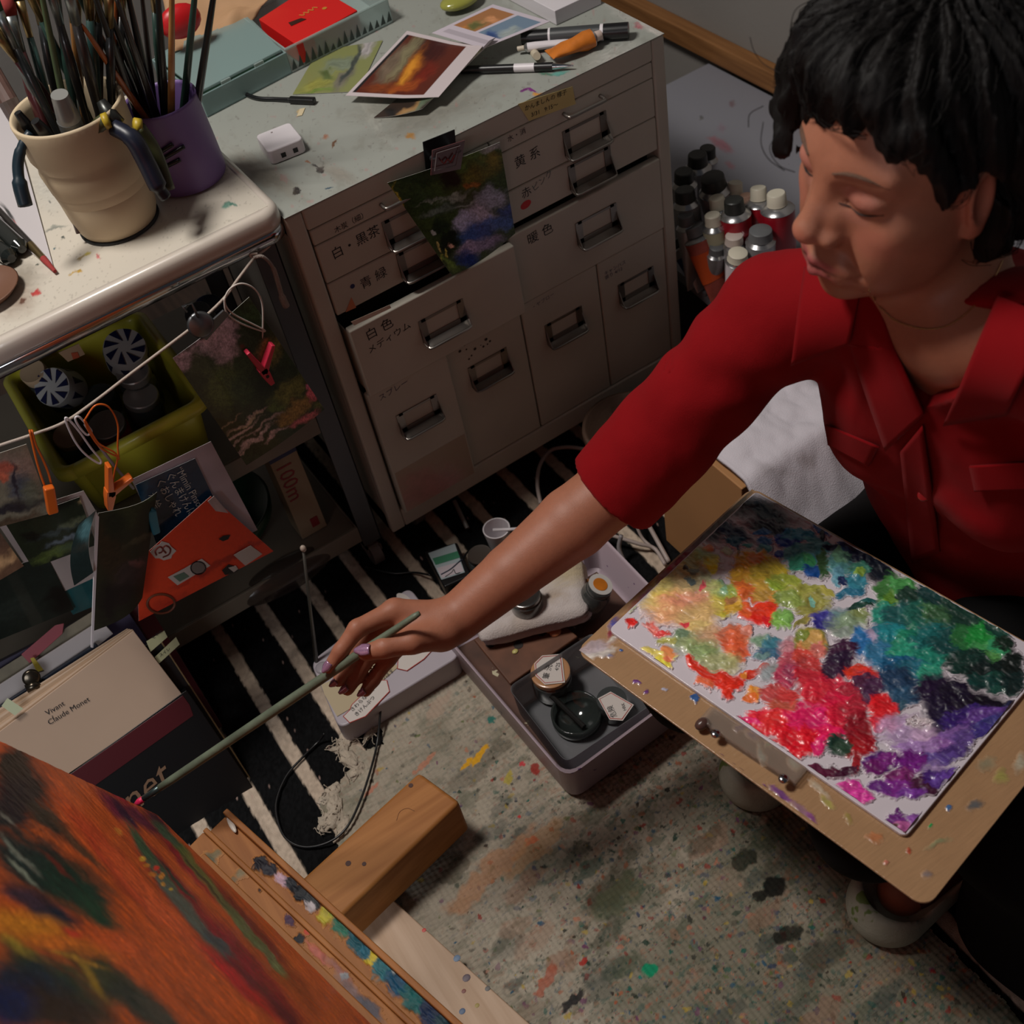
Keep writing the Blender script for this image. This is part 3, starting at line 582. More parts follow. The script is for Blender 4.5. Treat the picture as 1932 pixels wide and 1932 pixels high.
def p3(X, Y, u, v):
    C = np.ones(X.shape + (3,)) * linv((196, 186, 196))
    a = (u > .07) & (u < .47) & (v > .3) & (v < .92); b_ = (u > .53) & (u < .93) & (v > .3) & (v < .92); t_ = (v > .1) & (v < .2) & (u > .1) & (u < .9)
    D, _ = dabs_col(X, Y, (160, 110, 70), [(880, 55, 20, 8, -20, (186, 120, 60), .5), (900, 45, 16, 8, -20, (104, 104, 60), .5), (925, 38, 14, 6, 0, (200, 140, 96), .5)], seed=41)
    E_, _ = dabs_col(X, Y, (110, 130, 150), [(930, 70, 14, 8, 0, (56, 80, 130), .5), (960, 60, 20, 8, -20, (150, 160, 160), .5), (915, 78, 10, 6, 0, (70, 110, 120), .5)], seed=44)
    C[a] = D[a]; C[b_] = E_[b_]; C[t_] = C[t_] * .75; return C
o = picture('leaflet', T(815, 62, TZ + .03), T(912, 91, TZ + .024), T(930, 8, TZ + .03), T(1038, 40, TZ + .024), 70, 70, p3, M_PRINT)
tag(o, 'white leaflet with orange and blue pictures resting on the prints', 'leaflet')
def p4(X, Y, u, v):
    C, _ = dabs_col(X, Y, (130, 134, 84), [(600, 160, 40, 12, -20, (140, 140, 70), .5), (640, 120, 30, 12, -20, (120, 130, 110), .5), (650, 150, 30, 10, -60, (112, 108, 96), .5), (690, 90, 20, 10, -50, (166, 160, 160), .5), (670, 105, 4, 30, 20, (70, 76, 70), .4), (655, 135, 4, 26, 20, (60, 66, 64), .4), (620, 140, 16, 5, 20, (90, 104, 60), .5), (600, 175, 30, 4, -10, (110, 130, 60), .5)], warp=6, seed=47); return C
o = picture('landscape_card', T(552, 178, TZ + .001), T(676, 172, TZ + .001), T(600, 96, TZ + .001), T(722, 76, TZ + .001), 60, 60, p4, M_PRINT)
tag(o, 'yellow-green landscape card under the clear plastic case', 'card')
# white papers, glass bag
o = build('paper_stack', G().prism([T(945, -8, TZ), T(1050, 48, TZ), T(1135, 8, TZ), T(1030, -60, TZ)], (0, 0, .02)), mat('white_paper', (205, 200, 204), rough=.7), bevel=.001)
tag(o, 'white box of papers at the back right of the cabinet top', 'paper')
g = G(); g.ball(T(868, 0, TZ + .012), .026, 24, (1.2, .8, .38)); o = build('candy_bag', g, mat('yellow_green_film', (150, 150, 70), rough=.2, coat=.6, bump=.6, bscale=30), smooth=True)
tag(o, 'shiny yellow-green packet at the top edge behind the leaflet', 'packet')
# pen, marker, tubes
def rod(name, a, b, segs, label, cat, group=None, n=20):
    """segs: (part name, t0, t1, r0, r1, mat)"""
    a = np.array(a); b = np.array(b); t = thing(name, label, cat, (a + b) / 2, group)
    for (nm, t0, t1, r0, r1, m) in segs: smooth_angle(build(nm, G().cyl(a + (b - a) * t0, a + (b - a) * t1, r0, r1, n), m, t), 50)
    return t
z = TZ + .0056
rod('ballpoint_pen', T(870, 132, z), T(1082, 124, z), [('barrel', 0, .48, .0052, .0052, BLACKP), ('silver_band', .48, .66, .0053, .0053, WHITEP), ('grip', .66, .82, .0055, .0055, BLACKP), ('tip', .82, 1, .0046, .0009, CHROME)], 'black ballpoint pen with silver band lying along the front of the cabinet top', 'pen')
z = TZ + .0105
rod('marker', T(985, 72, z), T(1186, 57, z), [('body', 0, .38, .0095, .0095, BLACKP), ('label', .27, .75, .0102, .0102, mat('marker_grey', (60, 62, 64), rough=.4)), ('ring', .74, .77, .0104, .0104, WHITEP), ('cap', .77, 1, .0103, .0103, BLACKP), ('ring', .255, .275, .0104, .0104, WHITEP)], 'fat black marker pen behind the orange paint tube', 'marker')
def paint_tube(name, tail, cap, up, L_, wid, colr, capm, label, band=None, group=None, crumple=.0, textured=None, cr=None):
    """collapsible tube: flat crimped tail to round shoulder and cap"""
    tail = np.array(tail); cap = np.array(cap); ax = nrm(cap - tail); L_ = np.linalg.norm(cap - tail); S = nrm(np.cross(up, ax)); U = np.cross(ax, S)
    t = thing(name, label, 'paint tube', tail if tail[2] < cap[2] else cap, group); R_ = wid / 2; cr = cr or R_ * .55
    n = 24; P = []
    prof = [0, .05, .12, .3, .5, .7, .84]
    for h in prof:
        k = min(1, h / .75); a = R_ * (1.12 - .12 * k); b = R_ * (.06 + .94 * k ** .7)
        P.append([tail + ax * h * L_ + S * a * math.cos(x) * (1 + crumple * math.sin(3 * x + h * 20)) + U * b * math.sin(x) * (1 + crumple * math.cos(2 * x + h * 15)) for x in np.linspace(0, 2 * math.pi, n + 1)[:-1]])
    P = np.array(P); g = G(); P2 = np.concatenate([P, P[:, :1]], 1); g.grid(P2); g.add(P[0], [tuple(range(n))[::-1]]); g.add(P[-1], [tuple(range(n))])
    smooth_angle(build('body', g, colr, t), 60)
    if band:
        gb = G(); i0, i1 = 3, 5; gb.grid(P2[i0:i1 + 1] + (P2[i0:i1 + 1] - (tail + ax * .4 * L_)) * .0 + np.array([[(pp - (tail + ax * ((pp - tail) @ ax))) * .03 for pp in row] for row in P2[i0:i1 + 1]])); build('label_band', gb, band, t, smooth=True)
    sh = tail + ax * L_ * .84; c1 = tail + ax * L_ * .90
    smooth_angle(build('shoulder', G().lathe([(R_, 0), (R_ * 1.02, .001), (R_ * .95, L_ * .02), (cr * .9, L_ * .06)], sh, ax, 24), mat('tube_aluminium', (190, 190, 192), rough=.25, metal=.9), t), 40)
    smooth_angle(build('cap', G().lathe([(cr * 1.05, 0), (cr, L_ * .02), (cr * .95, L_ * .11), (cr * .85, L_ * .12), (0, L_ * .12)], c1, ax, 20), capm, t), 40)
    return t
ORT = mat('orange_tube_paint', (206, 118, 40), rough=.4, bump=.5, bscale=70, var=.3, vscale=60)
CAPW = mat('cap_ivory', (206, 200, 182), rough=.45); CAPB = mat('cap_black', (38, 40, 38), rough=.45, bump=.2, bscale=200); CAPG = mat('cap_grey', (96, 98, 100), rough=.45)
z = TZ + .011
paint_tube('paint_tube', T(1036, 104, z), T(1132, 66, z + .002), (0, 0, 1), 0, .024, ORT, mat('cap_pinkish', (206, 186, 176), rough=.5), 'crumpled orange paint tube with a pale cap on the cabinet top', crumple=.12)
z = TZ + .008
paint_tube('paint_tube', T(1085, 76, z), T(978, 92, z), (0, 0, 1), 0, .012, WHITEP, mat('cap_cream', (190, 178, 160), rough=.5), 'slim white paint tube beside the crumpled orange one', crumple=.05)
o = build('round_cap', G().cyl(T(1008, 100, TZ), T(1013, 106, TZ + .010), .0055, .005), mat('cap_cream2', (196, 184, 160), rough=.5)); tag(o, 'small loose cream cap between the slim tube and the pen', 'cap')
# usb cable
g = G().tube(spline([T(440, 165, TZ + .003), T(480, 184, TZ + .003), T(520, 187, TZ + .003), T(548, 188, TZ + .004)], 8), .0028, 8)
o = thing('usb_cable', 'short black cable with a plug beside the white charger block', 'cable', T(520, 187)); build('cord', g, BLACKP, o, smooth=True)
a, b = T(546, 188, TZ + .0045), T(594, 190, TZ + .0045); X_ = nrm(b - a); build('plug', G().box((a + b) / 2, (np.linalg.norm(b - a), .009, .007), X_, np.cross([0, 0, 1], X_)), BLACKP, o, bevel=.0015)
o = build('paper_scrap', G().prism([T(560, 220), T(566, 206), T(576, 204), T(570, 218)], (0, 0, .0006)), mat('cream_scrap', (200, 184, 150))); tag(o, 'tiny cream paper scrap behind the white charger block', 'scrap')
# ------------------------------------------------------------------ steel trolley
TT = .655
TENAM = mat('trolley_top_enamel', (200, 200, 200), rough=.38, vcol=True, coat=.2)
LEGM = mat('grey_steel_leg', (92, 94, 98), rough=.45, metal=.6, bump=.05)
tr = thing('steel_trolley', 'steel trolley with a paint-specked white top tray and chrome edge', 'trolley', (-.35, .2, 0))
XR, XL, YB = -.012, -.72, .40
def ttop(X, Y, u, v):
    C, _ = dabs_col(X, Y, (206, 198, 184), [(69, 552, 8, 4, -20, (190, 60, 62), .3), (60, 553, 4, 4, 0, (190, 60, 62), .3), (40, 567, 8, 3, -30, (70, 30, 36), .3), (147, 512, 6, 4, 0, (176, 140, 60), .4), (135, 515, 8, 2, 0, (180, 150, 90), .4), (187, 485, 3, 6, -30, (196, 110, 110), .3), (165, 478, 8, 4, -40, (176, 160, 84), .5), (153, 486, 8, 2, -30, (150, 130, 84), .4),
        (90, 378, 3, 2, 0, (40, 50, 50)), (120, 450, 3, 2, 0, (90, 96, 90)), (100, 467, 3, 1.5, -30, (50, 90, 100)), (105, 432, 22, 3, -15, (150, 150, 140), .4), (437, 385, 10, 2.5, 10, (92, 140, 124), .4), (425, 388, 8, 4, 0, (110, 150, 134), .5), (35, 520, 40, 20, 0, (120, 110, 98), .8, .6), (20, 560, 40, 30, 0, (120, 92, 72), .8, .6), (100, 350, 40, 40, 0, (180, 180, 172), .8, .5), (68, 500, 4, 2, 0, (60, 70, 60))], warp=4, wscale=.07, seed=71)
    n = sst(.72, .85, vn(X * .25, Y * .25, s=75))[..., None] * .35; return C * (1 - n) + linv((120, 112, 100)) * n
picture('top_panel', (XL, .006, TT), (XR, .006, TT), (XL, YB, TT), (XR, YB, TT), 420, 200, ttop, TENAM, tr, thick=.003, back=(180, 170, 160))
g = G(); R_ = .014   # rolled enamel edge around the tray
for (a, b) in (((XL, .006), (XR - R_, .006)), ((XR, .006 + R_), (XR, YB))):
    pass
def edge_profile(off, z): return off, z
prof = [(0, .0), (.006, -.0005), (.0105, -.003), (.0125, -.008), (.0135, -.02), (.012, -.026)]
path = [(XL, .006)] + [(XR - .012 + .012 * math.sin(t), .018 - .012 * math.cos(t)) for t in np.linspace(0, math.pi / 2, 9)] + [(XR, YB)]
nrmv = [(0, -1)] + [(math.sin(t), -math.cos(t)) for t in np.linspace(0, math.pi / 2, 9)] + [(1, 0)]
P = np.array([[(x + nx_ * o_, y + ny_ * o_, TT + dz) for (o_, dz) in prof] for (x, y), (nx_, ny_) in zip(path, nrmv)])
g.grid(P); build('tray_edge', g, mat('white_enamel', (206, 196, 184), rough=.3, coat=.4), tr, smooth=True, solid=.0015)
prof = [(.0125, -.0255), (.0135, -.029), (.0125, -.041), (.008, -.044)]
P = np.array([[(x + nx_ * o_, y + ny_ * o_, TT + dz) for (o_, dz) in prof] for (x, y), (nx_, ny_) in zip(path, nrmv)])
g = G(); g.grid(P); build('chrome_band', g, CHROME, tr, smooth=True, solid=.0012)
g = G(); g.bx((XL, .012, TT - .05), (XR - .02, YB, TT - .004)); build('under_tray', g, LEGM, tr)
for (x, y) in ((-.031, .018), (-.031, .37), (-.69, .018), (-.69, .37)):
    g = G(); g.bx((x - .014, y - .003, .055), (x + .016, y, TT - .045)); g.bx((x + .013, y - .003, .055), (x + .016, y + .026, TT - .045)); build('leg', g, LEGM, tr, bevel=.001)
    g = G().cyl((x, y + .012, .04), (x, y + .012, .062), .008); g.bx((x - .012, y, .028), (x - .009, y + .024, .046)); g.bx((x + .009, y, .028), (x + .012, y + .024, .046)); g.bx((x - .012, y, .042), (x + .012, y + .024, .046)); g.cyl((x - .008, y + .012, .0225), (x + .008, y + .012, .0225), .022)
    smooth_angle(build('caster', g, CAST, tr), 40)
SHELF = mat('shelf_enamel', (120, 110, 96), rough=.45, var=.2, vscale=10)
for z, nm in ((.105, 'lower_shelf'), (.335, 'middle_shelf')):
    g = G(); g.bx((XL + .02, .012, z - .004), (XR - .035, YB - .02, z)); g.bx((XL + .02, .008, z - .028), (XR - .035, .013, z + .003)); g.bx((XR - .038, .012, z - .028), (XR - .035, YB - .02, z + .003))
    build(nm, g, SHELF, tr, bevel=.001)
# --- crock of tools
def U6(px, py, z=TT): return atz(px, py, z)
CC = A(-.158, .112, TT)
ck = thing('tool_crock', 'cream ceramic crock crammed with tools and brushes on the trolley', 'crock', CC)
prof = [(.0, .0015), (.040, .0015), (.045, .004), (.049, .014), (.051, .03), (.0525, .05), (.0505, .054), (.0550, .064), (.0580, .088), (.0558, .096), (.0605, .108), (.061, .135), (.0625, .147), (.0615, .1505), (.0585, .149), (.0565, .14), (.054, .06), (.046, .008), (0, .006)]
build('body', G().lathe(prof, CC, n=48), mat('cream_stoneware', (206, 186, 154), rough=.6, bump=.25, bscale=25, var=.1), ck, smooth=True)
build('foot_ring', G().lathe([(.045, -.0005 + .001), (.0475, .001), (.0475, .003), (.045, .004)], CC, n=48), mat('dark_ring', (30, 32, 34), rough=.6), ck, smooth=True)
PC = A(-.056, .135, TT)
pc = thing('purple_cup', 'purple plastic cup with black slots holding long brushes', 'cup', PC)
prof = [(0, .001), (.040, .001), (.0445, .003), (.0455, .01), (.0445, .05), (.0425, .100), (.0435, .1035), (.0415, .104), (.0405, .1), (.042, .05), (.042, .006), (0, .004)]
build('body', G().lathe(prof, PC, n=48), mat('purple_plastic', (118, 92, 150), rough=.45, var=.08), pc, smooth=True)
for k, (ax_, ay_, bx_, by_) in enumerate(((303, 287, 326, 272), (309, 299, 348, 276), (310, 316, 340, 301))):
    def oncyl(px, py, r=.0455):
        d = ray(px, py); o = CAM - PC; a = d[0] ** 2 + d[1] ** 2; b = 2 * (o[0] * d[0] + o[1] * d[1]); c = o[0] ** 2 + o[1] ** 2 - r * r; D = max(0, b * b - 4 * a * c); t = (-b - math.sqrt(D)) / (2 * a); return CAM + d * t
    build('slot', G().tube([oncyl(ax_ + (bx_ - ax_) * t, ay_ + (by_ - ay_) * t) for t in np.linspace(0, 1, 8)], .0026, 8), BLACKP, pc, smooth=True)
# brushes standing in the two pots : foot point in the pot, a pixel the handle passes through, its length
FERR = mat('brass_ferrule', (150, 130, 90), rough=.35, metal=.9); FERS = mat('steel_ferrule', (140, 146, 146), rough=.35, metal=.9)
HM = {k: mat('handle_' + k, v, rough=.35, coat=.3, var=.25, vscale=60) for k, v in dict(black=(28, 30, 30), green=(38, 62, 54), olive=(78, 92, 62), orange=(176, 96, 44), ochre=(170, 118, 66), teal=(52, 84, 80), grey=(96, 100, 96), red=(120, 46, 36), dark=(44, 40, 38), maroon=(74, 32, 34), cream=(190, 176, 150)).items()}
HD = {'black': 'black', 'green': 'dark green', 'olive': 'olive', 'orange': 'orange', 'ochre': 'ochre', 'teal': 'teal', 'grey': 'grey', 'red': 'red-brown', 'dark': 'dark brown', 'maroon': 'maroon', 'cream': 'cream'}
BR = mat('bristle', (70, 60, 46), rough=.9, bump=.4, bscale=300); BRG = mat('bristle_green', (48, 84, 62), rough=.9, bump=.4, bscale=300); BRR = mat('bristle_red', (150, 52, 50), rough=.9, bump=.4)
def stand_brush(c, rad, px, py, t, h, r, hm, head, group, n_=None, label=None):
    """handle leans from the pot's mouth; passes the measured point"""
    top = atd(px, py, t); d_ = top - c; mouth = np.array(c) + A(0, 0, h); v = nrm(top - mouth); foot = mouth - v * min(h / max(v[2], .3), h * 1.5)
    off = foot[:2] - c[:2]; 
    if np.linalg.norm(off) > rad: foot[:2] = c[:2] + off / np.linalg.norm(off) * rad
    v = nrm(mouth - foot); v = nrm(top - foot); L_ = np.linalg.norm(top - foot); foot = foot + A(0, 0, .008)
    o = thing('paintbrush', label, 'paintbrush', foot, group)
    if head == 'none':
        P = [foot, foot + v * L_ * .25, foot + v * L_ * .7, foot + v * L_ * .97, foot + v * L_]; rr_ = [r * .7, r, r * .8, r * .55, r * .3]
        build('handle', G().tube(P, np.array(rr_), 8), hm, o, smooth=True); return o
    P = [foot, foot + v * L_ * .3, foot + v * L_ * .62, foot + v * L_ * .78]; rr_ = [r * .35, r * .65, r * 1.1, r * .8]
    build('handle', G().tube(P, np.array(rr_), 8), hm, o, smooth=True)
    S = nrm(np.cross(v, ROT[2])); fl = A(*S)
    build('ferrule', G().tube([foot + v * L_ * .77, foot + v * L_ * .86, foot + v * L_ * .91], np.array([r * .82, r * 1.0, r * 1.25]), 10), FERS if len(head) % 2 else FERR, o, smooth=True)
    hh = {'br': BR, 'brg': BRG, 'brr': BRR}[head]
    build('bristles', G().tube([foot + v * L_ * .905, foot + v * L_ * .95, foot + v * L_ * .985, foot + v * L_], np.array([r * 1.2, r * 1.5, r * 1.1, r * .3]), 10), hh, o, smooth=True)
    return o
spec = [ # pot, mouth offset(x,y), px,py (top point), t, r, handle, head
 ('c', .02, .02, 30, -60, 1.18, .0045, 'green', 'br'), ('c', .0, .03, 60, -60, 1.2, .005, 'black', 'br'), ('c', .01, .01, 100, -70, 1.2, .0045, 'green', 'brg'), ('c', .02, .03, 130, -60, 1.22, .004, 'ochre', 'br'),
 ('c', .03, .01, 165, -70, 1.2, .0055, 'teal', 'br'), ('c', .03, .03, 190, -60, 1.22, .0045, 'black', 'br'), ('c', -.02, .03, -20, 10, 1.22, .0045, 'grey', 'br'), ('c', -.01, .02, -30, 40, 1.2, .005, 'maroon', 'br'), ('c', .03, -.01, 120, -60, 1.16, .006, 'dark', 'brg'),
 ('c', .035, .0, 210, -50, 1.2, .005, 'black', 'br'), ('c', .035, .02, 225, -60, 1.25, .0045, 'orange', 'none'), ('c', .04, .02, 240, -70, 1.25, .005, 'black', 'br'), ('c', -.02, .0, -20, -10, 1.2, .005, 'black', 'brg'), ('c', .0, .0, 70, -70, 1.17, .0045, 'olive', 'none'),
 ('c', -.03, .02, 10, 0, 1.25, .007, 'maroon', 'brr'), ('c', .01, .04, 150, -60, 1.24, .0048, 'grey', 'br'), ('c', -.01, .04, 30, -30, 1.25, .0045, 'teal', 'br'), ('c', .02, .0, 85, -60, 1.18, .005, 'dark', 'brr'),
 ('p', -.02, .0, 160, 60, 1.22, .0042, 'orange', 'none'), ('p', -.015, .01, 190, -20, 1.22, .0045, 'black', 'none'), ('p', -.01, .015, 215, -40, 1.24, .0045, 'teal', 'br'), ('p', -.005, .01, 240, -30, 1.25, .005, 'black', 'none'),
 ('p', .0, .02, 268, -40, 1.27, .004, 'dark', 'none'), ('p', .0, -.01, 330, -60, 1.22, .0045, 'ochre', 'none'), ('p', .02, .01, 378, -50, 1.26, .005, 'green', 'none'), ('p', .03, .0, 415, -40, 1.27, .005, 'black', 'none'),
 ('p', .01, .02, 290, -60, 1.28, .0045, 'green', 'br'), ('p', -.025, .015, 120, -60, 1.2, .0045, 'green', 'none'), ('p', -.03, .0, 175, -20, 1.19, .005, 'black', 'none'), ('p', .0, .0, 300, -40, 1.23, .0048, 'black', 'none'), ('p', -.01, .0, 225, 10, 1.22, .0048, 'dark', 'none'), ('p', -.02, .02, 150, -70, 1.23, .0045, 'black', 'none')]
hb = {'none': 'bare handle end up', 'br': 'dark bristles up', 'brg': 'green-stained bristles up', 'brr': 'red-stained bristles up'}
cnt = {}
for k, (pot, ox, oy, px, py, t, r, hm, head) in enumerate(spec):
    c = (CC if pot == 'c' else PC) + A(ox, oy, .006); key = (pot, hm, head); cnt[key] = cnt.get(key, 0) + 1
    tot = sum(1 for s_ in spec if (s_[0], s_[7], s_[8]) == key)
    same = sorted([s_[3] for s_ in spec if (s_[0], s_[7], s_[8]) == key]); pos = same.index(px)
    lab = HD[hm] + ' paintbrush, ' + hb[head] + ', in the ' + ('cream crock' if pot == 'c' else 'purple cup')
    if tot > 1:
        words = ['leftmost', 'second from left', 'third from left', 'fourth from left', 'fifth from left', 'sixth from left']
        lab = ('rightmost' if pos == tot - 1 else words[pos]) + ' ' + lab
    stand_brush(c, .035 if pot == 'c' else .026, px, py, t, .145 if pot == 'c' else .1, r, HM[hm], head, 'brushes in the crock' if pot == 'c' else 'brushes in the purple cup', label=lab)
# thick things in the crock
def cs(px, py, z): return atz(px, py, z)
o = rod('glue_stick', CC + A(-.012, -.012, .03), cs(112, 178, .84), [('barrel', 0, .8, .013, .013, mat('clear_grey', (110, 112, 112), rough=.2, trans=.3)), ('cap', .8, 1, .0125, .009, mat('clear_dome', (150, 150, 146), rough=.2, trans=.3))], 'clear grey domed stick tube at the front of the cream crock', 'glue stick')
rod('black_pen', CC + A(-.008, -.022, .03), cs(66, 228, .819), [('barrel', 0, .9, .007, .007, BLACKP), ('clip_end', .9, 1, .007, .005, BLACKP)], 'thick black pen, at the front left inside the crock', 'pen')
rod('black_pen', CC + A(-.028, .0, .03), cs(33, 212, .817), [('barrel', 0, .9, .006, .006, BLACKP), ('clip_end', .9, 1, .006, .004, BLACKP)], 'black pen furthest left inside the crock, by its rim', 'pen')
# scissors / pliers hooked over the rims
def hooked(name, pts, r, m, label, cat, extra=None):
    o = thing(name, label, cat, pts[-1]); build('handle', G().tube(spline(pts, 6), r, 10, flat=.7), m, o, smooth=True)
    if extra: extra(o)
    return o
BL = mat('navy_grip', (26, 30, 46), rough=.4); OL = mat('olive_grip', (60, 62, 34), rough=.45); YL = mat('yellow_collar', (176, 150, 40), rough=.45); TB = mat('teal_handle', (26, 42, 52), rough=.4)
pl_ = thing('pliers', 'pliers with navy and olive grips hooked over the right rim of the crock', 'pliers', CC + A(.06, 0, .05))
build('grip', G().tube(spline([atd(215, 240, 1.27), atd(250, 262, 1.27), atd(275, 305, 1.285), atd(298, 352, 1.30), atd(312, 372, 1.31)], 6), np.array([.009] * 5 + [.010] * 14 + [.007] * 6)[:25], 10), BL, pl_, smooth=True)
build('grip', G().tube(spline([atd(262, 240, 1.285), atd(285, 272, 1.30), atd(300, 305, 1.31), atd(318, 358, 1.325)], 6), .0075, 10), OL, pl_, smooth=True)
build('collar', G().tube([atd(252, 236, 1.282), atd(266, 238, 1.286)], .008, 10), YL, pl_, smooth=True)
build('jaw', G().tube([atd(225, 235, 1.275), atd(205, 215, 1.27), atd(190, 190, 1.265)], np.array([.008, .009, .005]), 8), mat('tool_steel', (70, 72, 70), rough=.35, metal=.8), pl_, smooth=True)
sc_ = thing('cutters', 'small cutters with an olive grip and yellow collar inside the crock rim', 'cutters', CC + A(.02, 0, .05))
build('grip', G().tube(spline([atd(176, 262, 1.27), atd(184, 240, 1.265), atd(200, 226, 1.262)], 6), .008, 10), OL, sc_, smooth=True)
build('collar', G().tube([atd(196, 230, 1.26), atd(206, 226, 1.26)], .0085, 10), YL, sc_, smooth=True)
hk = thing('hook_tool', 'dark teal curved handle hanging outside the left rim of the crock', 'tool', atd(47, 385, 1.30))
build('handle', G().tube(spline([atd(58, 250, 1.27), atd(42, 275, 1.27), atd(34, 310, 1.275), atd(38, 350, 1.28), atd(48, 388, 1.29)], 6), np.array([.005] * 8 + [.006] * 9 + [.008] * 8), 10), TB, hk, smooth=True)
# papers and brushes lying at the left of the top
def wp(X, Y, u, v):
    C, _ = dabs_col(X, Y, (190, 184, 186), [(30, 422, 3, 8, -30, (200, 70, 60), .3), (55, 465, 4, 2, 0, (60, 120, 130)), (15, 400, 20, 3, 50, (60, 60, 60), .5)], warp=3, seed=81); return C
z = TT + .0022
o = picture('sketch_sheet', U6(103, 512, z), U6(18, 205, z + .005), U6(-60, 380, z), U6(-140, 90, z), 70, 50, wp, M_MATTE, thick=.0008); tag(o, 'stiff white sheet lying at the left end of the trolley top', 'paper')
rod('paintbrush', U6(-40, 355, TT + .010), U6(104, 512, TT + .005), [('handle', 0, .7, .003, .0045, HM['dark']), ('ferrule', .7, .86, .0045, .004, FERR), ('bristles', .86, 1, .004, .002, BRR)], 'long thin brush with brown tip lying along the edge of the white sheet', 'paintbrush')
GL = mat('dark_glass', (30, 34, 32), rough=.15, coat=.5)
for k, (a, b, lab) in enumerate((((-60, 375), (42, 470), 'dark rounded glass rod lying in front of the white sheet, nearer the crock'), ((-70, 425), (22, 488), 'dark rounded glass rod lying furthest left on the trolley top'))):
    rod('glass_rod', U6(*a, TT + .012), U6(*b, TT + .012), [('rod', 0, .95, .010, .010, GL), ('end', .95, 1, .010, .005, GL)], lab, 'rod')
o = build('terracotta_dish', G().lathe([(0, .001), (.03, .001), (.042, .012), (.04, .013), (.028, .004), (0, .004)], U6(-25, 560, TT), n=32), mat('brown_dish', (110, 76, 58), rough=.5), smooth=True); tag(o, 'brown dish at the left edge of the trolley top', 'dish')
o = build('striped_tube', G().tube([U6(-60, 60, .80), U6(15, 190, .75), U6(35, 225, .70)], .012, 14), mat('brown_stained', (96, 70, 62), rough=.5, var=.4, vscale=40)); tag(o, 'brown stained roll leaning at the left of the crock', 'roll')
# ------------------------------------------------------------------ hanging line, cards, basket, lower shelf
STR = mat('cotton_string', (186, 172, 160), rough=.95, bump=.4, bscale=900)
yl = -.028
S0 = aty(478, 488, -.004)
ln = thing('hanging_string', 'cotton string tied to the trolley leg and running left past the clips', 'string', S0)
pts = [aty(478, 488, -.008), aty(448, 528, -.016), aty(425, 560, -.022), aty(395, 590, yl), aty(362, 618, yl), aty(300, 665, yl), aty(240, 710, yl), aty(180, 756, yl), aty(120, 797, yl), aty(60, 820, yl), aty(0, 840, yl), aty(-80, 868, yl)]
build('string', G().tube(spline(pts, 6), .0017, 8), STR, ln, smooth=True)
build('knot', G().tube(spline([aty(474, 470, .0), aty(505, 458, .0), aty(508, 464, -.004), aty(480, 485, -.006), aty(472, 480, -.006), aty(486, 478, -.008)], 6), .0016, 8), STR, ln, smooth=True)
build('tassel', G().tube(spline([aty(478, 486, -.008), aty(495, 484, -.012), aty(512, 500, -.012), aty(522, 525, -.010), aty(532, 560, -.008), aty(540, 578, -.008)], 6), np.array([.0022] * 14 + [.003] * 10 + [.0045] * 7), 8), mat('tassel_cotton', (150, 138, 130), rough=1., bump=.8, bscale=500), ln, smooth=True)
def cord_loop(label, pts, r, m, y): 
    o = build('cord_loop', G().tube(spline([aty(a, b, y) for a, b in pts], 8), r, 8), m, smooth=True); return tag(o, label, 'cord')
lp = thing('cord_clothespin', 'red clothespin hanging from a thin white cord loop by the garden card', 'clothespin', aty(497, 700, -.04))
build('cord', G().tube(spline([aty(*q, -.036) for q in ((423, 562), (427, 588), (450, 608), (492, 624), (499, 623), (478, 612), (446, 596), (430, 583), (424, 566), (434, 545), (456, 535), (480, 545), (494, 570), (496, 610), (494, 650), (493, 672))], 6), .0011, 6), mat('thin_white_cord', (206, 198, 190), rough=.6), lp, smooth=True)
def pin(parent, pA, pB, pJ, tip, y, m, wd=.011, spring=True):
    """clothespin seen from the side: two handles meeting the jaws"""
    J = aty(*pJ, y); Tt = aty(*tip, y); X = nrm(Tt - J); Yv = np.cross((0, 1, 0), X)
    for h in (pA, pB):
        H = aty(*h, y); dv = nrm(H - J); sd = nrm(np.cross((0, 1, 0), dv)); r_ = .0032
        g = G(); poly = [H + sd * r_ * .8, H - sd * r_ * .8, J - sd * r_ * 1.35 - dv * .002, J + sd * r_ * 1.35 - dv * .002]; g.prism([p - A(0, wd / 2, 0) for p in poly], (0, wd, 0))
        build('handle', g, m, parent, bevel=.0012)
    g = G(); k = .0056; poly = [J - Yv * k - X * .006, J + Yv * k - X * .006, J + Yv * k + X * .004, Tt + Yv * k * .55, Tt - Yv * k * .55, J - Yv * k + X * .004]; g.prism([p - A(0, wd / 2, 0) for p in poly], (0, wd, 0))
    build('jaws', g, m, parent, bevel=.0010)
    if spring: 
        c = J + X * .006 + A(0, -wd / 2 - .0006, 0); build('spring', G().cyl(c, c + A(0, .002, 0), .0022), mat('spring_hole', (30, 12, 16), rough=.6), parent)
REDP = mat('coral_red_plastic', (206, 50, 76), rough=.4, coat=.2); ORP = mat('orange_plastic', (222, 104, 30), rough=.35, coat=.2, trans=.1); TLP = mat('teal_plastic', (52, 116, 134), rough=.4)
pin(lp, (465, 663), (513, 648), (497, 700), (512, 722), -.044, REDP)
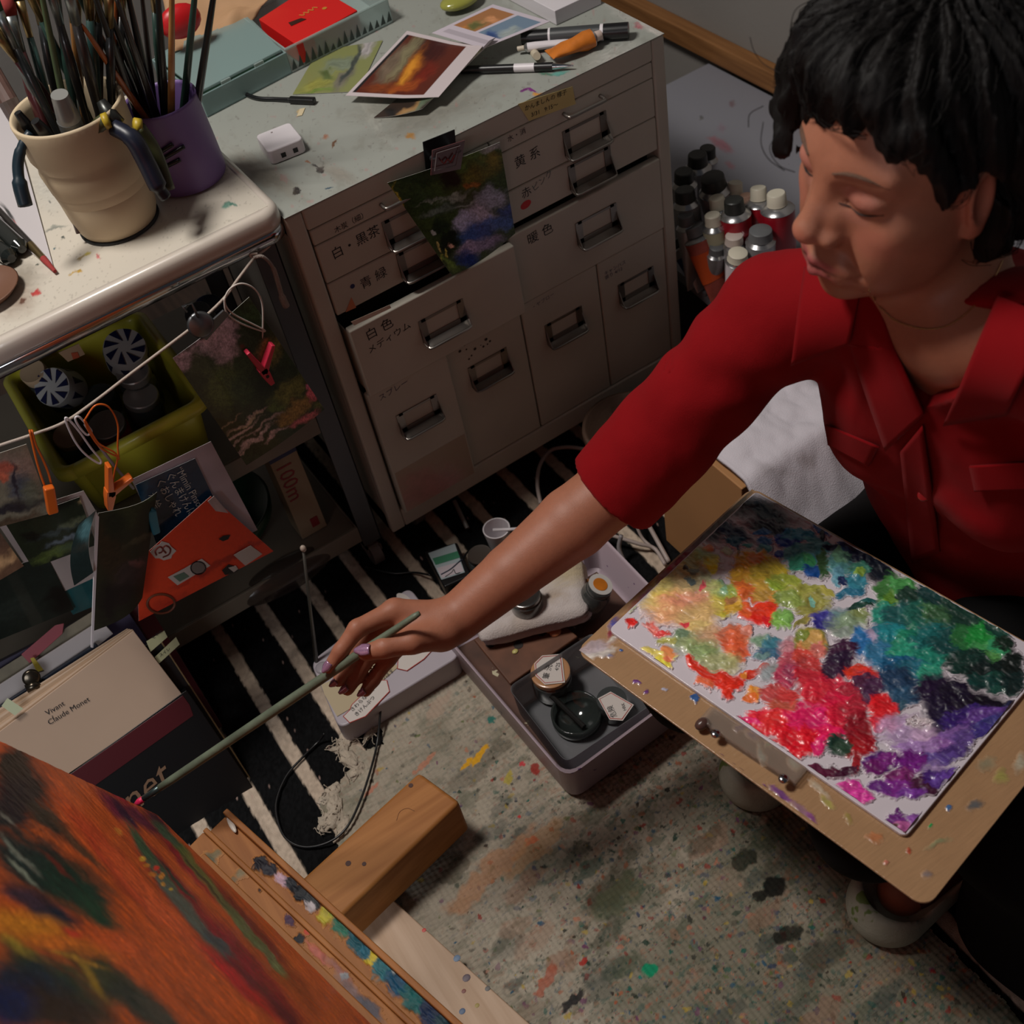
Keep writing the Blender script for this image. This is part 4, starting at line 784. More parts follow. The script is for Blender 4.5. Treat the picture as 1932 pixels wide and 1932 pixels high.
# garden card (trees, pond, flowers)
def gcard(X, Y, u, v):
    C, _ = dabs_col(X, Y, (34, 48, 30), [(400, 650, 46, 40, 20, (168, 156, 172), .3), (345, 680, 26, 20, 0, (160, 148, 164), .3), (430, 620, 30, 20, 40, (164, 154, 168), .4), (440, 660, 14, 34, 10, (168, 156, 172), .3), (385, 690, 26, 30, 0, (48, 62, 40), .4), (370, 640, 18, 10, -40, (60, 50, 60), .4), (470, 620, 24, 50, 0, (36, 52, 32), .4), (455, 690, 20, 34, 0, (44, 66, 34), .4), (420, 730, 30, 40, 10, (68, 88, 42), .5), (460, 740, 26, 26, 0, (42, 62, 34), .5), (500, 720, 26, 30, 0, (20, 30, 20), .5), (480, 590, 30, 14, -30, (40, 60, 36), .5), (510, 660, 22, 30, 30, (100, 96, 50), .5),
        (545, 740, 34, 18, -30, (96, 104, 48), .5), (560, 770, 26, 14, -30, (140, 116, 60), .5), (590, 745, 8, 12, 30, (190, 96, 110), .4), (585, 730, 8, 6, 0, (180, 100, 130), .4), (575, 790, 26, 8, -30, (176, 96, 104), .4), (600, 765, 10, 8, 0, (90, 100, 50), .4), (540, 790, 20, 10, -30, (130, 104, 50), .5), (520, 770, 14, 10, 0, (70, 90, 40), .5),
        (470, 790, 40, 3, -35, (160, 146, 140), .4), (460, 800, 40, 2.5, -36, (150, 140, 120), .4), (450, 820, 44, 3, -40, (170, 156, 152), .4), (500, 800, 36, 3, -33, (150, 136, 132), .4), (480, 830, 40, 4, -38, (176, 160, 160), .4), (520, 820, 26, 4, -33, (170, 150, 150), .5), (440, 845, 30, 3, -42, (150, 140, 134), .4), (465, 850, 20, 3, -42, (160, 146, 140), .4), (430, 800, 30, 2, -38, (120, 112, 92), .4)], warp=6, wscale=.06, seed=91)
    return np.clip(C * (1.6 + .7 * vn(X * .6, Y * .6, s=3) + .8 * fbm(X * .14, Y * .14, s=6))[..., None], 0, 1)
o = picture('garden_card', aty(465, 878, -.035), aty(612, 772, -.05), aty(326, 676, -.030), aty(470, 560, -.030), 130, 150, gcard, M_PRINT, bend=lambda u, v: .004 * np.sin(u * 3)); tag(o, 'garden card with willow trees and pink flowers hanging left of the trolley leg', 'card')
wc = thing('wall_clip', 'round steel clip gripping the garden card to the string', 'clip', aty(375, 600, yl))
build('disc', G().lathe([(.0155, 0), (.0155, .002), (.013, .004), (0, .0045)], aty(378, 612, -.036), (0, -1, .3), 28), STEEL, wc, smooth=True)
build('jaw', G().prism([aty(*q, -.034) for q in ((372, 628), (388, 640), (432, 590), (420, 584))], (0, -.003, 0)), STEEL, wc)
build('wire_arm', G().tube([aty(352, 588, -.03), aty(345, 578, -.036), aty(362, 572, -.036), aty(374, 600, -.036)], .0016, 8), STEEL, wc, smooth=True)
# white hair clips on the string
for k, (pts_, lab) in enumerate(((((124, 794), (140, 830), (160, 856), (186, 874), (190, 868), (172, 846), (150, 815), (128, 790)), 'longer white wire clip hooked over the string'), (((142, 790), (150, 806), (163, 820), (170, 818), (172, 812), (158, 795), (148, 786)), 'shorter white wire clip hooked over the string'))):
    o = build('wire_clip', G().tube(spline([aty(*q, -.032) for q in pts_], 6, closed=True), .0013, 8, closed=True), WHITEP, smooth=True); tag(o, lab, 'clip')
o = build('grey_cord', G().tube(spline([aty(*q, -.03) for q in ((160, 800), (190, 845), (225, 890), (252, 922))], 6), .0018, 8), mat('lilac_cord', (150, 138, 140), rough=.7), smooth=True); tag(o, 'pale cord running down from the string to the orange clothespin', 'cord')
oc = thing('orange_clothespin', 'orange clothespin with an orange loop gripping the hanging folded card', 'clothespin', aty(212, 930, -.05))
pin(oc, (204, 876), (248, 898), (207, 930), (205, 958), -.052, ORP, wd=.013, spring=False)
build('loop', G().tube(spline([aty(*q, -.045) for q in ((160, 792), (180, 765), (205, 768), (222, 800), (222, 840), (224, 865), (222, 862), (190, 845), (168, 815), (160, 792), (185, 835), (220, 858), (216, 890), (212, 915))], 6), .0011, 6), ORP, oc, smooth=True)
oc = thing('orange_clothespin', 'orange clothespin hanging straight down at the far left over the blossom card', 'clothespin', aty(90, 930, -.05))
build('loop', G().tube(spline([aty(*q, -.045) for q in ((56, 812), (62, 840), (72, 880), (86, 920), (98, 925), (92, 895), (80, 865), (68, 840), (60, 812))], 6), .0022, 8, flat=.6), ORP, oc, smooth=True)
p = [aty(*q, -.058) for q in ((84, 925), (104, 920), (112, 968), (92, 974))]; build('jaws', G().prism(p, (0, .010, 0)), ORP, oc, bevel=.002)
oc = thing('teal_clothespin', 'teal clothespin beside the orange envelope', 'clothespin', aty(290, 985, -.06))
build('jaws', G().prism([aty(*q, -.062) for q in ((276, 968), (296, 964), (304, 1006), (290, 1012))], (0, .010, 0)), TLP, oc, bevel=.002)
build('tip', G().prism([aty(*q, -.060) for q in ((286, 960), (292, 962), (294, 970), (284, 970))], (0, .006, 0)), TLP, oc, bevel=.001)
# yellow basket with jars on the middle shelf
YB_ = mat('yellow_green_plastic', (204, 196, 62), rough=.45, trans=.1, coat=.2)
zr, zb = .437, .338
f0, f1 = aty(108, 895, .022), aty(388, 745, .022)
q = [A(f0[0], .026, 0), A(f1[0], .026, 0), A(f1[0] - .0, .27, 0), A(f0[0], .27, 0)]
bk = thing('storage_basket', 'yellow-green plastic basket of jars on the trolley, rim facing out', 'basket', (np.array(q[0]) + q[2]) / 2 + A(0, 0, zb))
def ring(ins, z, r, n=6): 
    x0, x1, y0, y1 = q[0][0] + ins, q[1][0] - ins, q[0][1] + ins, q[2][1] - ins
    return [A(x, y, z) for x, y in [(x0 + r + (x1 - x0 - 2 * r) * 0, y0)] + [(x1 - r + r * math.sin(t), y0 + r - r * math.cos(t)) for t in np.linspace(0, math.pi / 2, n)] + [(x1 - r + r * math.cos(t), y1 - r + r * math.sin(t)) for t in np.linspace(0, math.pi / 2, n)] + [(x0 + r - r * math.sin(t), y1 - r + r * math.cos(t)) for t in np.linspace(0, math.pi / 2, n)] + [(x0 + r - r * math.cos(t), y0 + r - r * math.sin(t)) for t in np.linspace(0, math.pi / 2, n)]]
L_ = [ring(-.004, zr - .016, .022), ring(-.004, zr - .004, .022), ring(0, zr, .02), ring(.006, zr, .018), ring(.010, zr - .006, .016), ring(.010, zr - .016, .016), ring(.02, zb, .014)]
P = np.array([l + [l[0]] for l in L_]); g = G(); g.grid(P); g.add(L_[-1], [tuple(range(len(L_[-1])))])
build('shell', g, YB_, bk, smooth=True, solid=.0015)
GLASS = mat('jar_glass', (120, 124, 122), rough=.08, trans=.75, coat=.3); LID1 = mat('lid_cream', (186, 160, 130), rough=.5); LIDG = mat('lid_grey', (156, 150, 146), rough=.35, metal=.5)
def jar(name, px, py, z, r, h, lidm, label, tilt=(0, 0, 1), body=GLASS, liq=None, group=None, lidr=1.):
    top = atz(px, py, z); ax = nrm(tilt); base = top - ax * h; o = thing(name, label, 'jar', base, group)
    smooth_angle(build('body', G().lathe([(0, .0005), (r * .9, .0005), (r, .004), (r, h * .72), (r * .88, h * .80), (r * .88, h * .84)], base, ax, 32), body, o), 40)
    if liq: smooth_angle(build('contents', G().lathe([(0, .003), (r * .88, .003), (r * .9, h * .5), (0, h * .5)], base, ax, 24), liq, o), 40)
    smooth_angle(build('lid', G().lathe([(r * .9 * lidr, h * .82), (r * .93 * lidr, h * .84), (r * .93 * lidr, h * .98), (r * .88 * lidr, h), (r * .75 * lidr, h * .99), (0, h * .99)], base, ax, 32), lidm, o), 40)
    return o
def starlid(px, py, z, r, label, tl):
    top = atz(px, py, z); ax = nrm(tl); o = thing('patterned_pot', label, 'pot', top - ax * .05)
    smooth_angle(build('body', G().lathe([(0, 0), (r * .9, .001), (r, .01), (r, .044), (r * .96, .05), (0, .051)], top - ax * .05, ax, 32), mat('pot_white', (176, 174, 172), rough=.4), o), 40)
    X = nrm(np.cross(ax, [0, 1, 0])); Yv = np.cross(ax, X); g = G()
    for k in range(8):
        a = k * math.pi / 4; b = a + math.pi / 8; c = top + ax * .0014; g.prism([c + (X * math.cos(a - .2) + Yv * math.sin(a - .2)) * r * .3, c + (X * math.cos(a + .0) + Yv * math.sin(a + .0)) * r * .92, c + (X * math.cos(b) + Yv * math.sin(b)) * r * .92], ax * .0008)
    for k in range(8):
        a = k * math.pi / 4 + .1; g.prism([top - ax * .012 + (X * math.cos(a + s_) + Yv * math.sin(a + s_)) * r * 1.01 for s_ in (0, .2, .4)] + [top - ax * .036 + (X * math.cos(a + .2) + Yv * math.sin(a + .2)) * r * 1.01], (X * math.cos(a + .2) + Yv * math.sin(a + .2)) * .0006)
    build('star_pattern', g, mat('navy_glaze', (24, 28, 66), rough=.35), o)
starlid(235, 655, .462, .028, 'round pot with navy and white star pattern at the back of the basket', (0.05, -.5, .85))
starlid(98, 730, .44, .026, 'tilted navy and white patterned pot at the left of the basket', (-.4, -.5, .7))
jar('jar', 250, 700, .43, .024, .07, LIDG, 'jar with a plain grey lid under the star-patterned pot', tilt=(0, -.2, 1))
jar('jar', 265, 745, .41, .025, .06, LIDG, 'flat grey-lidded jar right behind the front rim of the basket', tilt=(.1, -.2, 1))
jar('jar', 60, 700, .455, .019, .09, LID1, 'tall jar with cream lid at the back left of the basket', tilt=(-.2, -.3, 1))
jar('jar', 185, 745, .40, .024, .05, GLASS, 'clear glass jar in the middle of the basket', tilt=(0, -.1, 1))
jar('jar', 128, 820, .415, .021, .06, mat('lid_skin', (150, 122, 100), rough=.5), 'jar with tan lid at the front left corner of the basket', tilt=(0, -.3, 1))
jar('jar', 200, 800, .405, .026, .05, LIDG, 'grey-lidded jar with red side near the front of the basket', body=mat('jar_red', (150, 30, 30), rough=.3), tilt=(0, -.2, 1))
o = build('cream_tag', G().prism([aty(*q, .16) for q in ((110, 665), (148, 648), (160, 668), (128, 682))], (0, -.001, 0)), mat('cream_label', (180, 150, 120), rough=.7)); tag(o, 'small cream label with orange mark behind the jars', 'label')
build('orange_mark', G().prism([aty(*q, .1585) for q in ((134, 666), (146, 664), (150, 674), (138, 678))], (0, -.0004, 0)), mat('orange_ink2', (190, 90, 60), rough=.7), o)
# things on the right end of the middle shelf
jar('jar', 372, 590, .44, .02, .06, STEEL, 'small steel-lidded jar behind the round clip on the middle shelf', tilt=(-.2, -.3, 1))
jar('jar', 392, 575, .42, .022, .05, mat('navy_lid', (28, 34, 70), rough=.4), 'navy-lidded jar at the right end of the middle shelf', tilt=(0, -.2, 1))
o = build('divider_board', G().prism([aty(*q, .20) for q in ((0, 690), (225, 560), (228, 568), (4, 700))], (0, .15, 0)), mat('brown_card', (120, 92, 80), rough=.7)); tag(o, 'brown card box lid showing behind the basket', 'box')
# lower shelf
o = thing('wrap_box', 'long cardboard wrap box marked 100m in red standing on the lower shelf', 'box', (-.10, .06, .107))
WB = mat('wrap_cream', (150, 132, 106), rough=.7, var=.1)
b0, b1, t0, t1 = aty(545, 985, .04), aty(610, 955, .04), aty(490, 855, .04), aty(545, 820, .04)
b0[2] = b1[2] = .107; X_ = nrm(b1 - b0); wq = .042; g = G(); g.box(A(b0[0] + .03, .065, .107 + .09), (wq, .042, .18)); build('carton', g, WB, o, bevel=.001)
letters('100m', .034, A(b0[0] + .03 - .016, .0438, .107 + .155), (0, 0, -1), (1, 0, 0), mat('dark_red_ink', (130, 26, 32), rough=.6), o)
build('blue_band', G().bx((b0[0] + .009, .0432, .107 + .162), (b0[0] + .051, .044, .107 + .178)), mat('blue_band', (40, 44, 84), rough=.6), o)
build('red_patch', G().bx((b0[0] + .03, .0432, .107 + .012), (b0[0] + .042, .044, .107 + .03)), MATS['dark_red_ink'], o)
o = build('green_bowl', G().lathe([(0, .001), (.05, .001), (.085, .05), (.088, .07), (.084, .07), (.048, .006), (0, .006)], (-.215, .12, .107), n=40), mat('dark_green_plastic', (24, 60, 40), rough=.35), smooth=True); tag(o, 'dark green bowl on the lower shelf beside the wrap box', 'bowl')
o = build('clear_bag', G().ball(A(-.17, .02, .085), .05, 28, (1.6, .5, .55)), mat('smoky_bag', (64, 52, 48), rough=.2, alpha=.55, trans=.2, bump=1., bscale=14), smooth=True); tag(o, 'smoky plastic bag sagging over the lower shelf edge', 'bag')
# --- cards and papers hung or leaning in front of the trolley
def sheet(name, quad, ys, colfn, nx, ny, label, cat='card', m=M_PRINT, bend=None, thick=.0006):
    P4 = [aty(*q_, y_) for q_, y_ in zip(quad, ys)]; o = picture(name, P4[0], P4[1], P4[2], P4[3], nx, ny, colfn, m, bend=bend, thick=thick); return tag(o, label, cat)
def cf(base, dabs, seed=0, warp=5, ws=.06, grain=.2): 
    def f(X, Y, u, v): return np.clip(dabs_col(X, Y, base, dabs, warp, ws, seed)[0] * (1.15 + grain * vn(X * .5, Y * .5, s=seed) + grain * fbm(X * .12, Y * .12, s=seed + 2))[..., None], 0, 1)
    return f
# quads: bottom-left, bottom-right, top-left, top-right
sheet('white_backing_sheet', ((330, 1075), (486, 1000), (248, 905), (398, 833)), (-.030,) * 4, cf((176, 166, 176), []), 8, 8, 'white backing sheet behind the blue handwritten card', 'paper', M_MATTE)
bc = sheet('blue_card', ((300, 1040), (425, 985), (256, 915), (368, 865)), (-.0325,) * 4, cf((16, 52, 82), [(300, 1000, 50, 30, 0, (18, 40, 60), .6), (280, 930, 40, 20, -30, (10, 60, 96), .6)], 95), 40, 40, 'deep blue card with white handwriting, propped behind the orange envelope')
WI = mat('white_ink', (196, 200, 196), rough=.6)
for k, (s_, px, py) in enumerate((('“Mimin Pinson', 330, 886), ('ぐんまけんに', 312, 896), ('くおしゃれ', 293, 908), ('な絵', 276, 935))):
    p = aty(px, py, -.0335); e = nrm(aty(px + 36, py + 62, -.0335) - p); letters(s_, .0135, p, e, np.cross((0, -1, 0), e) * 1, WI, bc)
env = sheet('orange_envelope', ((262, 1172), (516, 1040), (258, 1060), (398, 936)), (-.055, -.045, -.048, -.040), cf((210, 62, 28), [(420, 1060, 100, 6, -28, (170, 44, 22), .5), (330, 1150, 60, 20, -20, (170, 40, 20), .8)], 97, grain=.06), 80, 60, 'orange envelope with white stickers leaning on the trolley', 'envelope', mat('orange_paper', (200, 200, 200), rough=.6, vcol=True))
WS = mat('white_sticker', (196, 186, 180), rough=.6)
def decal(parent, pts, y0, m, name='sticker', lift=0.0008):
    P_ = [aty(*q_, y0) for q_ in pts]; return build(name, G().prism(P_, (0, -lift, 0)), m, parent)
def onenv(px, py):   # the envelope's own plane
    p0 = aty(262, 1172, -.055); n_ = np.cross(aty(516, 1040, -.045) - p0, aty(258, 1060, -.048) - p0); return atp(px, py, p0, n_) + A(0, -.0012, 0)
def edecal(pts, m, name, l=.0004): return build(name, G().prism([onenv(*q_) for q_ in pts], (0, -l, 0)), m, env)
edecal(((282, 1040), (294, 1028), (300, 1026), (304, 1020), (318, 1024), (322, 1030), (332, 1038), (324, 1046), (322, 1052), (308, 1056), (300, 1052), (292, 1052)), WS, 'logo_patch')
for pts_ in (((294, 1046), (292, 1038), (300, 1030), (306, 1034), (304, 1040), (298, 1042)), ((306, 1050), (318, 1044), (320, 1034), (312, 1028), (306, 1034), (312, 1042))):
    build('logo', G().tube(spline([onenv(*q_) + A(0, -.0006, 0) for q_ in pts_], 5), .0011, 6), mat('logo_brown', (110, 36, 24), rough=.6), env)
edecal(((316, 1088), (380, 1053), (396, 1066), (334, 1103)), WS, 'sticker'); 
build('magnifier_ring', G().tube([onenv(373 + 14 * math.cos(t), 1070 + 12 * math.sin(t)) + A(0, -.0006, 0) for t in np.linspace(0, 2 * math.pi, 17)[:-1]], .0009, 6, closed=True), BLACKP, env)
build('magnifier_lens', G().prism([onenv(373 + 12 * math.cos(t), 1070 + 10 * math.sin(t)) + A(0, -.0006, 0) for t in np.linspace(0, 2 * math.pi, 17)[:-1]], (0, -.0003, 0)), mat('lens_grey', (120, 112, 108)), env)
edecal(((326, 1086), (346, 1078), (356, 1086), (338, 1096)), mat('sticker_green', (96, 120, 104)), 'sticker_print', .0009)
edecal(((440, 1046), (472, 1028), (494, 1044), (462, 1066)), WS, 'sticker')
edecal(((418, 1075), (430, 1064), (446, 1068), (450, 1074), (440, 1080), (424, 1084)), mat('emblem_dark', (30, 26, 24)), 'emblem'); edecal(((430, 1070), (444, 1066), (448, 1072), (440, 1078)), WS, 'emblem_light', .0008)
edecal(((412, 1016), (420, 1010), (434, 1008), (430, 1016), (420, 1020)), MATS['emblem_dark'], 'stamp')
build('round_seal', G().tube([onenv(303 + 26 * math.cos(t), 1138 + 18 * math.sin(t)) for t in np.linspace(0, 2 * math.pi, 25)[:-1]], .0016, 6, closed=True), mat('seal_brown', (104, 52, 30), rough=.6), env)
sheet('envelope_flap', ((446, 1012), (462, 1004), (392, 946), (404, 936)), (-.0415,) * 4, cf((176, 160, 160), []), 4, 4, 'white edge strip along the top of the orange envelope', 'paper strip', M_MATTE)
# folded dark garden card hanging edge on
def fc(X, Y, u, v):
    C, _ = dabs_col(X, Y, (48, 52, 32), [(240, 960, 30, 40, 30, (60, 70, 40), .5), (210, 1050, 30, 60, -20, (60, 48, 28), .6), (250, 1080, 40, 20, -30, (70, 56, 56), .5), (230, 1120, 30, 20, -30, (40, 26, 26), .6), (255, 1060, 12, 6, 0, (120, 84, 84), .5), (215, 990, 20, 30, 0, (36, 44, 26), .5), (270, 930, 20, 16, 0, (76, 104, 66), .5), (205, 1140, 20, 40, 0, (28, 20, 20), .6), (260, 1020, 30, 6, -30, (86, 84, 60), .5)], 6, .06, 101); return C
a, b, c, d = aty(178, 1190, -.12), aty(268, 1128, -.06), aty(186, 968, -.10), aty(296, 928, -.045)
o = picture('folded_card', a, b, c, d, 60, 80, fc, M_MATTE, bend=lambda u, v: .010 * np.sin(u * 3.1)); tag(o, 'dark garden card folded open, hanging from the orange clothespin', 'card')
g = G(); g.prism([aty(172, 1222, -.124), aty(176, 1222, -.124), aty(187, 975, -.101), aty(181, 970, -.101)], (0, .002, 0)); build('white_edge', g, WHITEP, o)
o2 = picture('card_leaf', aty(140, 1105, -.075), aty(176, 1080, -.115), aty(150, 990, -.075), aty(183, 962, -.10), 20, 30, cf((24, 34, 34), [(165, 1000, 14, 20, 0, (60, 90, 96), .6)], 103), M_PRINT, bend=lambda u, v: .008 * np.sin(v * 3)); tag(o2, 'dark back leaf of the folded card, curling left', 'card')
sheet('blossom_card', ((-60, 1010), (98, 968), (-60, 875), (50, 838)), (-.040,) * 4, cf((120, 116, 100), [(20, 880, 50, 24, 0, (140, 120, 110), .6), (10, 880, 16, 12, 0, (176, 92, 76), .5), (5, 900, 12, 10, 0, (196, 104, 80), .4), (40, 920, 20, 26, 0, (70, 80, 96), .6), (30, 910, 3, 40, -8, (44, 46, 60), .4), (50, 950, 50, 8, -10, (60, 62, 60), .6), (10, 960, 50, 6, -5, (44, 44, 50), .5), (60, 925, 20, 20, 0, (96, 104, 90), .6), (20, 985, 60, 10, -15, (84, 70, 56), .6)], 107), 60, 60, 'pale card with a blossoming tree at the far left')
sheet('pond_card', ((62, 1072), (182, 1028), (10, 988), (150, 938)), (-.0380,) * 4, cf((30, 38, 26), [(90, 960, 60, 12, -20, (18, 24, 18), .5), (110, 1000, 50, 6, -20, (56, 66, 66), .5), (140, 985, 30, 6, -20, (84, 90, 70), .5), (100, 1045, 40, 10, -20, (76, 90, 44), .5), (130, 1015, 40, 5, -18, (90, 100, 110), .5), (60, 1010, 20, 10, 0, (16, 20, 16), .5), (158, 946, 14, 5, -20, (170, 150, 110), .5), (140, 1030, 30, 6, -20, (60, 76, 50), .5)], 109), 80, 60, 'dark green pond card framed in white at the left')
sheet('white_mount', ((90, 1130), (240, 1062), (-10, 980), (158, 926)), (-.0345,) * 4, cf((150, 138, 136), []), 6, 6, 'greyish white mount behind the dark pond card', 'paper', M_MATTE)
sheet('teal_card', ((138, 1160), (216, 1128), (110, 1120), (190, 1080)), (-.0325,) * 4, cf((14, 70, 76), []), 6, 6, 'teal card corner under the white mount', 'card')
sheet('sepia_card', ((-60, 1130), (45, 1068), (-60, 1030), (-10, 990)), (-.0375,) * 4, cf((110, 80, 62), [(10, 1060, 30, 12, -30, (190, 150, 110), .5), (-10, 1020, 40, 20, 0, (96, 72, 60), .6)], 111), 30, 30, 'brown sepia card at the left edge below the blossom card')
sheet('dark_card', ((-20, 1215), (140, 1150), (-60, 1090), (90, 1050)), (-.0370, -.0370, -.0350, -.0350), cf((26, 34, 30), [(20, 1150, 40, 20, -20, (36, 44, 40), .6), (120, 1130, 30, 30, 0, (12, 12, 12), .5)], 113), 40, 40, 'nearly black card under the sepia one at the left')
# --- books leaning in the lower left: spine plane follows the trolley front
BO = A(0, -.205, 0.004); BU = nrm((0, .17, .30)); BN = nrm(np.cross((1, 0, 0), BU)); BN = -BN if BN[1] > 0 else BN
def bp(px, py, off=0.): return atp(px, py, BO + BN * off, BN)
def slab(name, quad, off, th, m, parent=None, bevel=.0008):
    P_ = [bp(*q_, off) for q_ in quad]; return build(name, G().prism(P_, -BN * th), m, parent, bevel=bevel)
pf = slab('portfolio', ((40, 1330), (300, 1205), (594, 1660), (300, 1820)), -.012, .004, mat('portfolio_black', (12, 12, 14), rough=.35), bevel=.001); tag(pf, 'black portfolio with a thin gold edge behind the art book', 'portfolio')
build('gold_edge', G().tube([bp(305, 1212, -.011), bp(408, 1370, -.011), bp(594, 1658, -.011)], .0011, 6), mat('gold_edge', (150, 124, 90), rough=.4, metal=.5), pf)
pb = slab("purple_book", ((-80, 1290), (228, 1132), (330, 1290), (60, 1440)), -.062, .012, mat('purple_cover', (52, 44, 70), rough=.5)); tag(pb, 'purple-blue book standing behind the art book', 'book')
mb = slab("maroon_book", ((200, 1150), (262, 1112), (420, 1370), (330, 1440)), -.076, .010, mat('maroon_cover', (72, 18, 26), rough=.5)); tag(mb, 'maroon book edge between the purple book and the trolley shelf', 'book')
bk_ = thing('art_book', 'large art book with cream pages and a black band lettered Monet', 'book', bp(200, 1350, 0))
CRM = mat('cream_paper', (188, 160, 138), rough=.75, var=.1, vscale=6)
slab('cover', ((-120, 1470), (252, 1190), (345, 1312), (-60, 1590)), .003, .003, CRM, bk_)
# page block above the front cover: layered leaves fanning
rnd = random.Random(8); PG = [mat('page_a', (196, 166, 138), rough=.8), mat('page_b', (180, 150, 122), rough=.8), mat('page_c', (206, 180, 156), rough=.8)]
for k in range(9):
    t = k / 8; o_ = -.002 - .0018 * k
    a0, a1 = (-100, 1455 - 58 * t), (252 - 12 * t, 1188 - 2 * t + (4 if k % 3 == 0 else 0)); P_ = [bp(*a0, o_), bp(a1[0] * .5 + a0[0] * .5, (a0[1] + a1[1]) / 2 + 2 * math.sin(k), o_), bp(*a1, o_), bp(a1[0] + 80, a1[1] + 110, o_), bp(a0[0] + 80, a0[1] + 110, o_)]
    build('page_leaf', G().prism(P_, -BN * .0012), PG[k % 3], bk_)
slab('obi_band', ((60, 1512), (352, 1302), (480, 1490), (200, 1700)), .0036, .012, mat('obi_black', (14, 12, 13), rough=.35), bk_)
slab('maroon_stripe', ((60, 1512), (345, 1312), (358, 1330), (365, 1350), (70, 1560)), .0044, .0008, mat('obi_maroon', (76, 14, 22), rough=.4), bk_)
e = nrm(bp(300, 1442, .004) - bp(230, 1500, .004)); u_ = np.cross(BN, e); u_ = u_ if u_[2] > 0 else -u_
def bl(s_, size, px, py, m, sh=0., off=.0042, e_=e):
    uu = np.cross(BN, e_); o_ = letters(s_, size, bp(px, py, off), e_, uu, m, bk_, shear=sh); return o_
GOLD = mat('muted_gold', (122, 92, 70), rough=.5)
pm = bp(302, 1492, .0046) - e * .118; o_ = letters('Monet', .052, pm, e, np.cross(BN, e), GOLD, bk_, shear=.35)
e2 = nrm(bp(135, 1345, .004) - bp(90, 1372, .004)); uu = np.cross(BN, e2); letters('Claude Monet', .0098, bp(93, 1368, .0034), e2, uu, INK, bk_); letters('Vivant', .0098, bp(89, 1350, .0034), e2, uu, INK, bk_); letters('?', .007, bp(100, 1357, .0034), e2, uu, INK, bk_)
NOTE = mat('pale_green_note', (170, 168, 130), rough=.7)
for k, (qd, s_, px, py) in enumerate(((((276, 1210), (310, 1190), (316, 1202), (284, 1230)), 'モネの', 288, 1207), (((292, 1240), (332, 1202), (339, 1216), (300, 1252)), 'スイレ', 302, 1240))):
    o_ = slab('note_tab', qd, -.001 - .002 * k, .0004, NOTE, bk_, bevel=0.); e3 = nrm(bp(px + 30, py - 22, 0) - bp(px, py, 0)); letters(s_, .0055, bp(px, py, -.0004 - .002 * k), e3, np.cross(BN, e3), INK, bk_)
slab('note_tab', ((3, 1332), (14, 1317), (44, 1337), (28, 1350)), .008, .0004, mat('mint_note', (186, 192, 160), rough=.7), bk_, bevel=0.)
nb = slab('note_pad', ((-60, 1330), (190, 1170), (214, 1196), (-30, 1392)), -.040, .004, mat('white_pad', (180, 172, 172), rough=.7)); tag(nb, 'white pad with yellow brush stroke behind the art book', 'pad')
build('yellow_stroke', G().prism([bp(*q_, -.0395) for q_ in ((57, 1242), (64, 1240), (82, 1264), (70, 1268))], -BN * .0006 * -1), mat('yellow_paint', (180, 160, 60)), nb)
sk = slab('stained_sheet', ((-60, 1300), (180, 1150), (200, 1180), (-40, 1345)), -.052, .002, mat('stained_sheet', (150, 140, 120), rough=.7, var=.4, vscale=30)); tag(sk, 'paint-stained sheet sticking up behind the white pad', 'paper')
pk_ = slab('pink_wrapper', ((40, 1235), (104, 1180), (121, 1176), (118, 1196), (56, 1252)), -.046, .002, mat('pink_wrap', (186, 100, 110), rough=.3, trans=.3)); tag(pk_, 'clear pink wrapper lying on the sheets', 'wrapper')
nbk = slab('navy_book', ((-80, 1385), (180, 1215), (200, 1232), (-60, 1410)), -.028, .008, mat('navy_cover', (26, 34, 50), rough=.5)); tag(nbk, 'dark navy book top edge between the pad and the art book', 'book')
bc_ = thing('bulldog_clip', 'round dark bulldog clip on the papers behind the art book', 'clip', bp(60, 1290, -.02))
build('disc', G().lathe([(.011, 0), (.011, .002), (.008, .004), (0, .004)], bp(59, 1278, -.02), BN, 28), mat('dark_bronze', (84, 76, 66), rough=.25, metal=.9), bc_, smooth=True)
build('jaw', G().tube([bp(50, 1300, -.018), bp(66, 1292, -.018), bp(78, 1296, -.022)], .006, 10), MATS['dark_bronze'], bc_, smooth=True)
# ------------------------------------------------------------------ plastic tray on the floor and its contents
LAV = mat('lavender_plastic', (178, 160, 170), rough=.45, trans=.1, speck=((96, 60, 110), .70, 60))
ty0, ty1, tx0, tx1, tzh = -.512, -.185, -.038, .222, .078
q = [A(tx0 + .003, ty0 + .002, .006), A(tx1, ty0 + .012, .006), A(tx1 + .008, ty1 - .02, .006), A(tx0 - .004, ty1, .006)]
def rquad(q_, r, n=5):
    out = []
    for i in range(4):
        p, a, b = q_[i], nrm(q_[i - 1] - q_[i]), nrm(q_[(i + 1) % 4] - q_[i])
        for k in range(n + 1):
            t = k / n; out.append(p + a * r * (1 - t) ** 2 + b * r * t ** 2)
    return out
def basin(name, q_, h, r, t, m, parent, flare=1.04, lip=.004):
    c = sum(q_) / 4; out = []
    for (s_, z) in ((.93, 0.0), (.965, .006), (flare - .01, h - .004), (flare + lip * 2, h - .003), (flare + lip * 2.4, h), (flare, h), (flare - .025, h - .003), (.945, .008), (.91, .004)):
        qq = [c + (p - c) * A(s_, s_, 1) + A(0, 0, z) for p in q_]; rg = rquad(qq, r); out.append(rg + [rg[0]])
    g = G(); g.grid(np.array(out)); g.add(out[0][:-1], [tuple(range(len(out[0]) - 1))]); g.add(out[-1][:-1], [tuple(range(len(out[0]) - 1))])
    return smooth_angle(build(name, g, m, parent), 50)
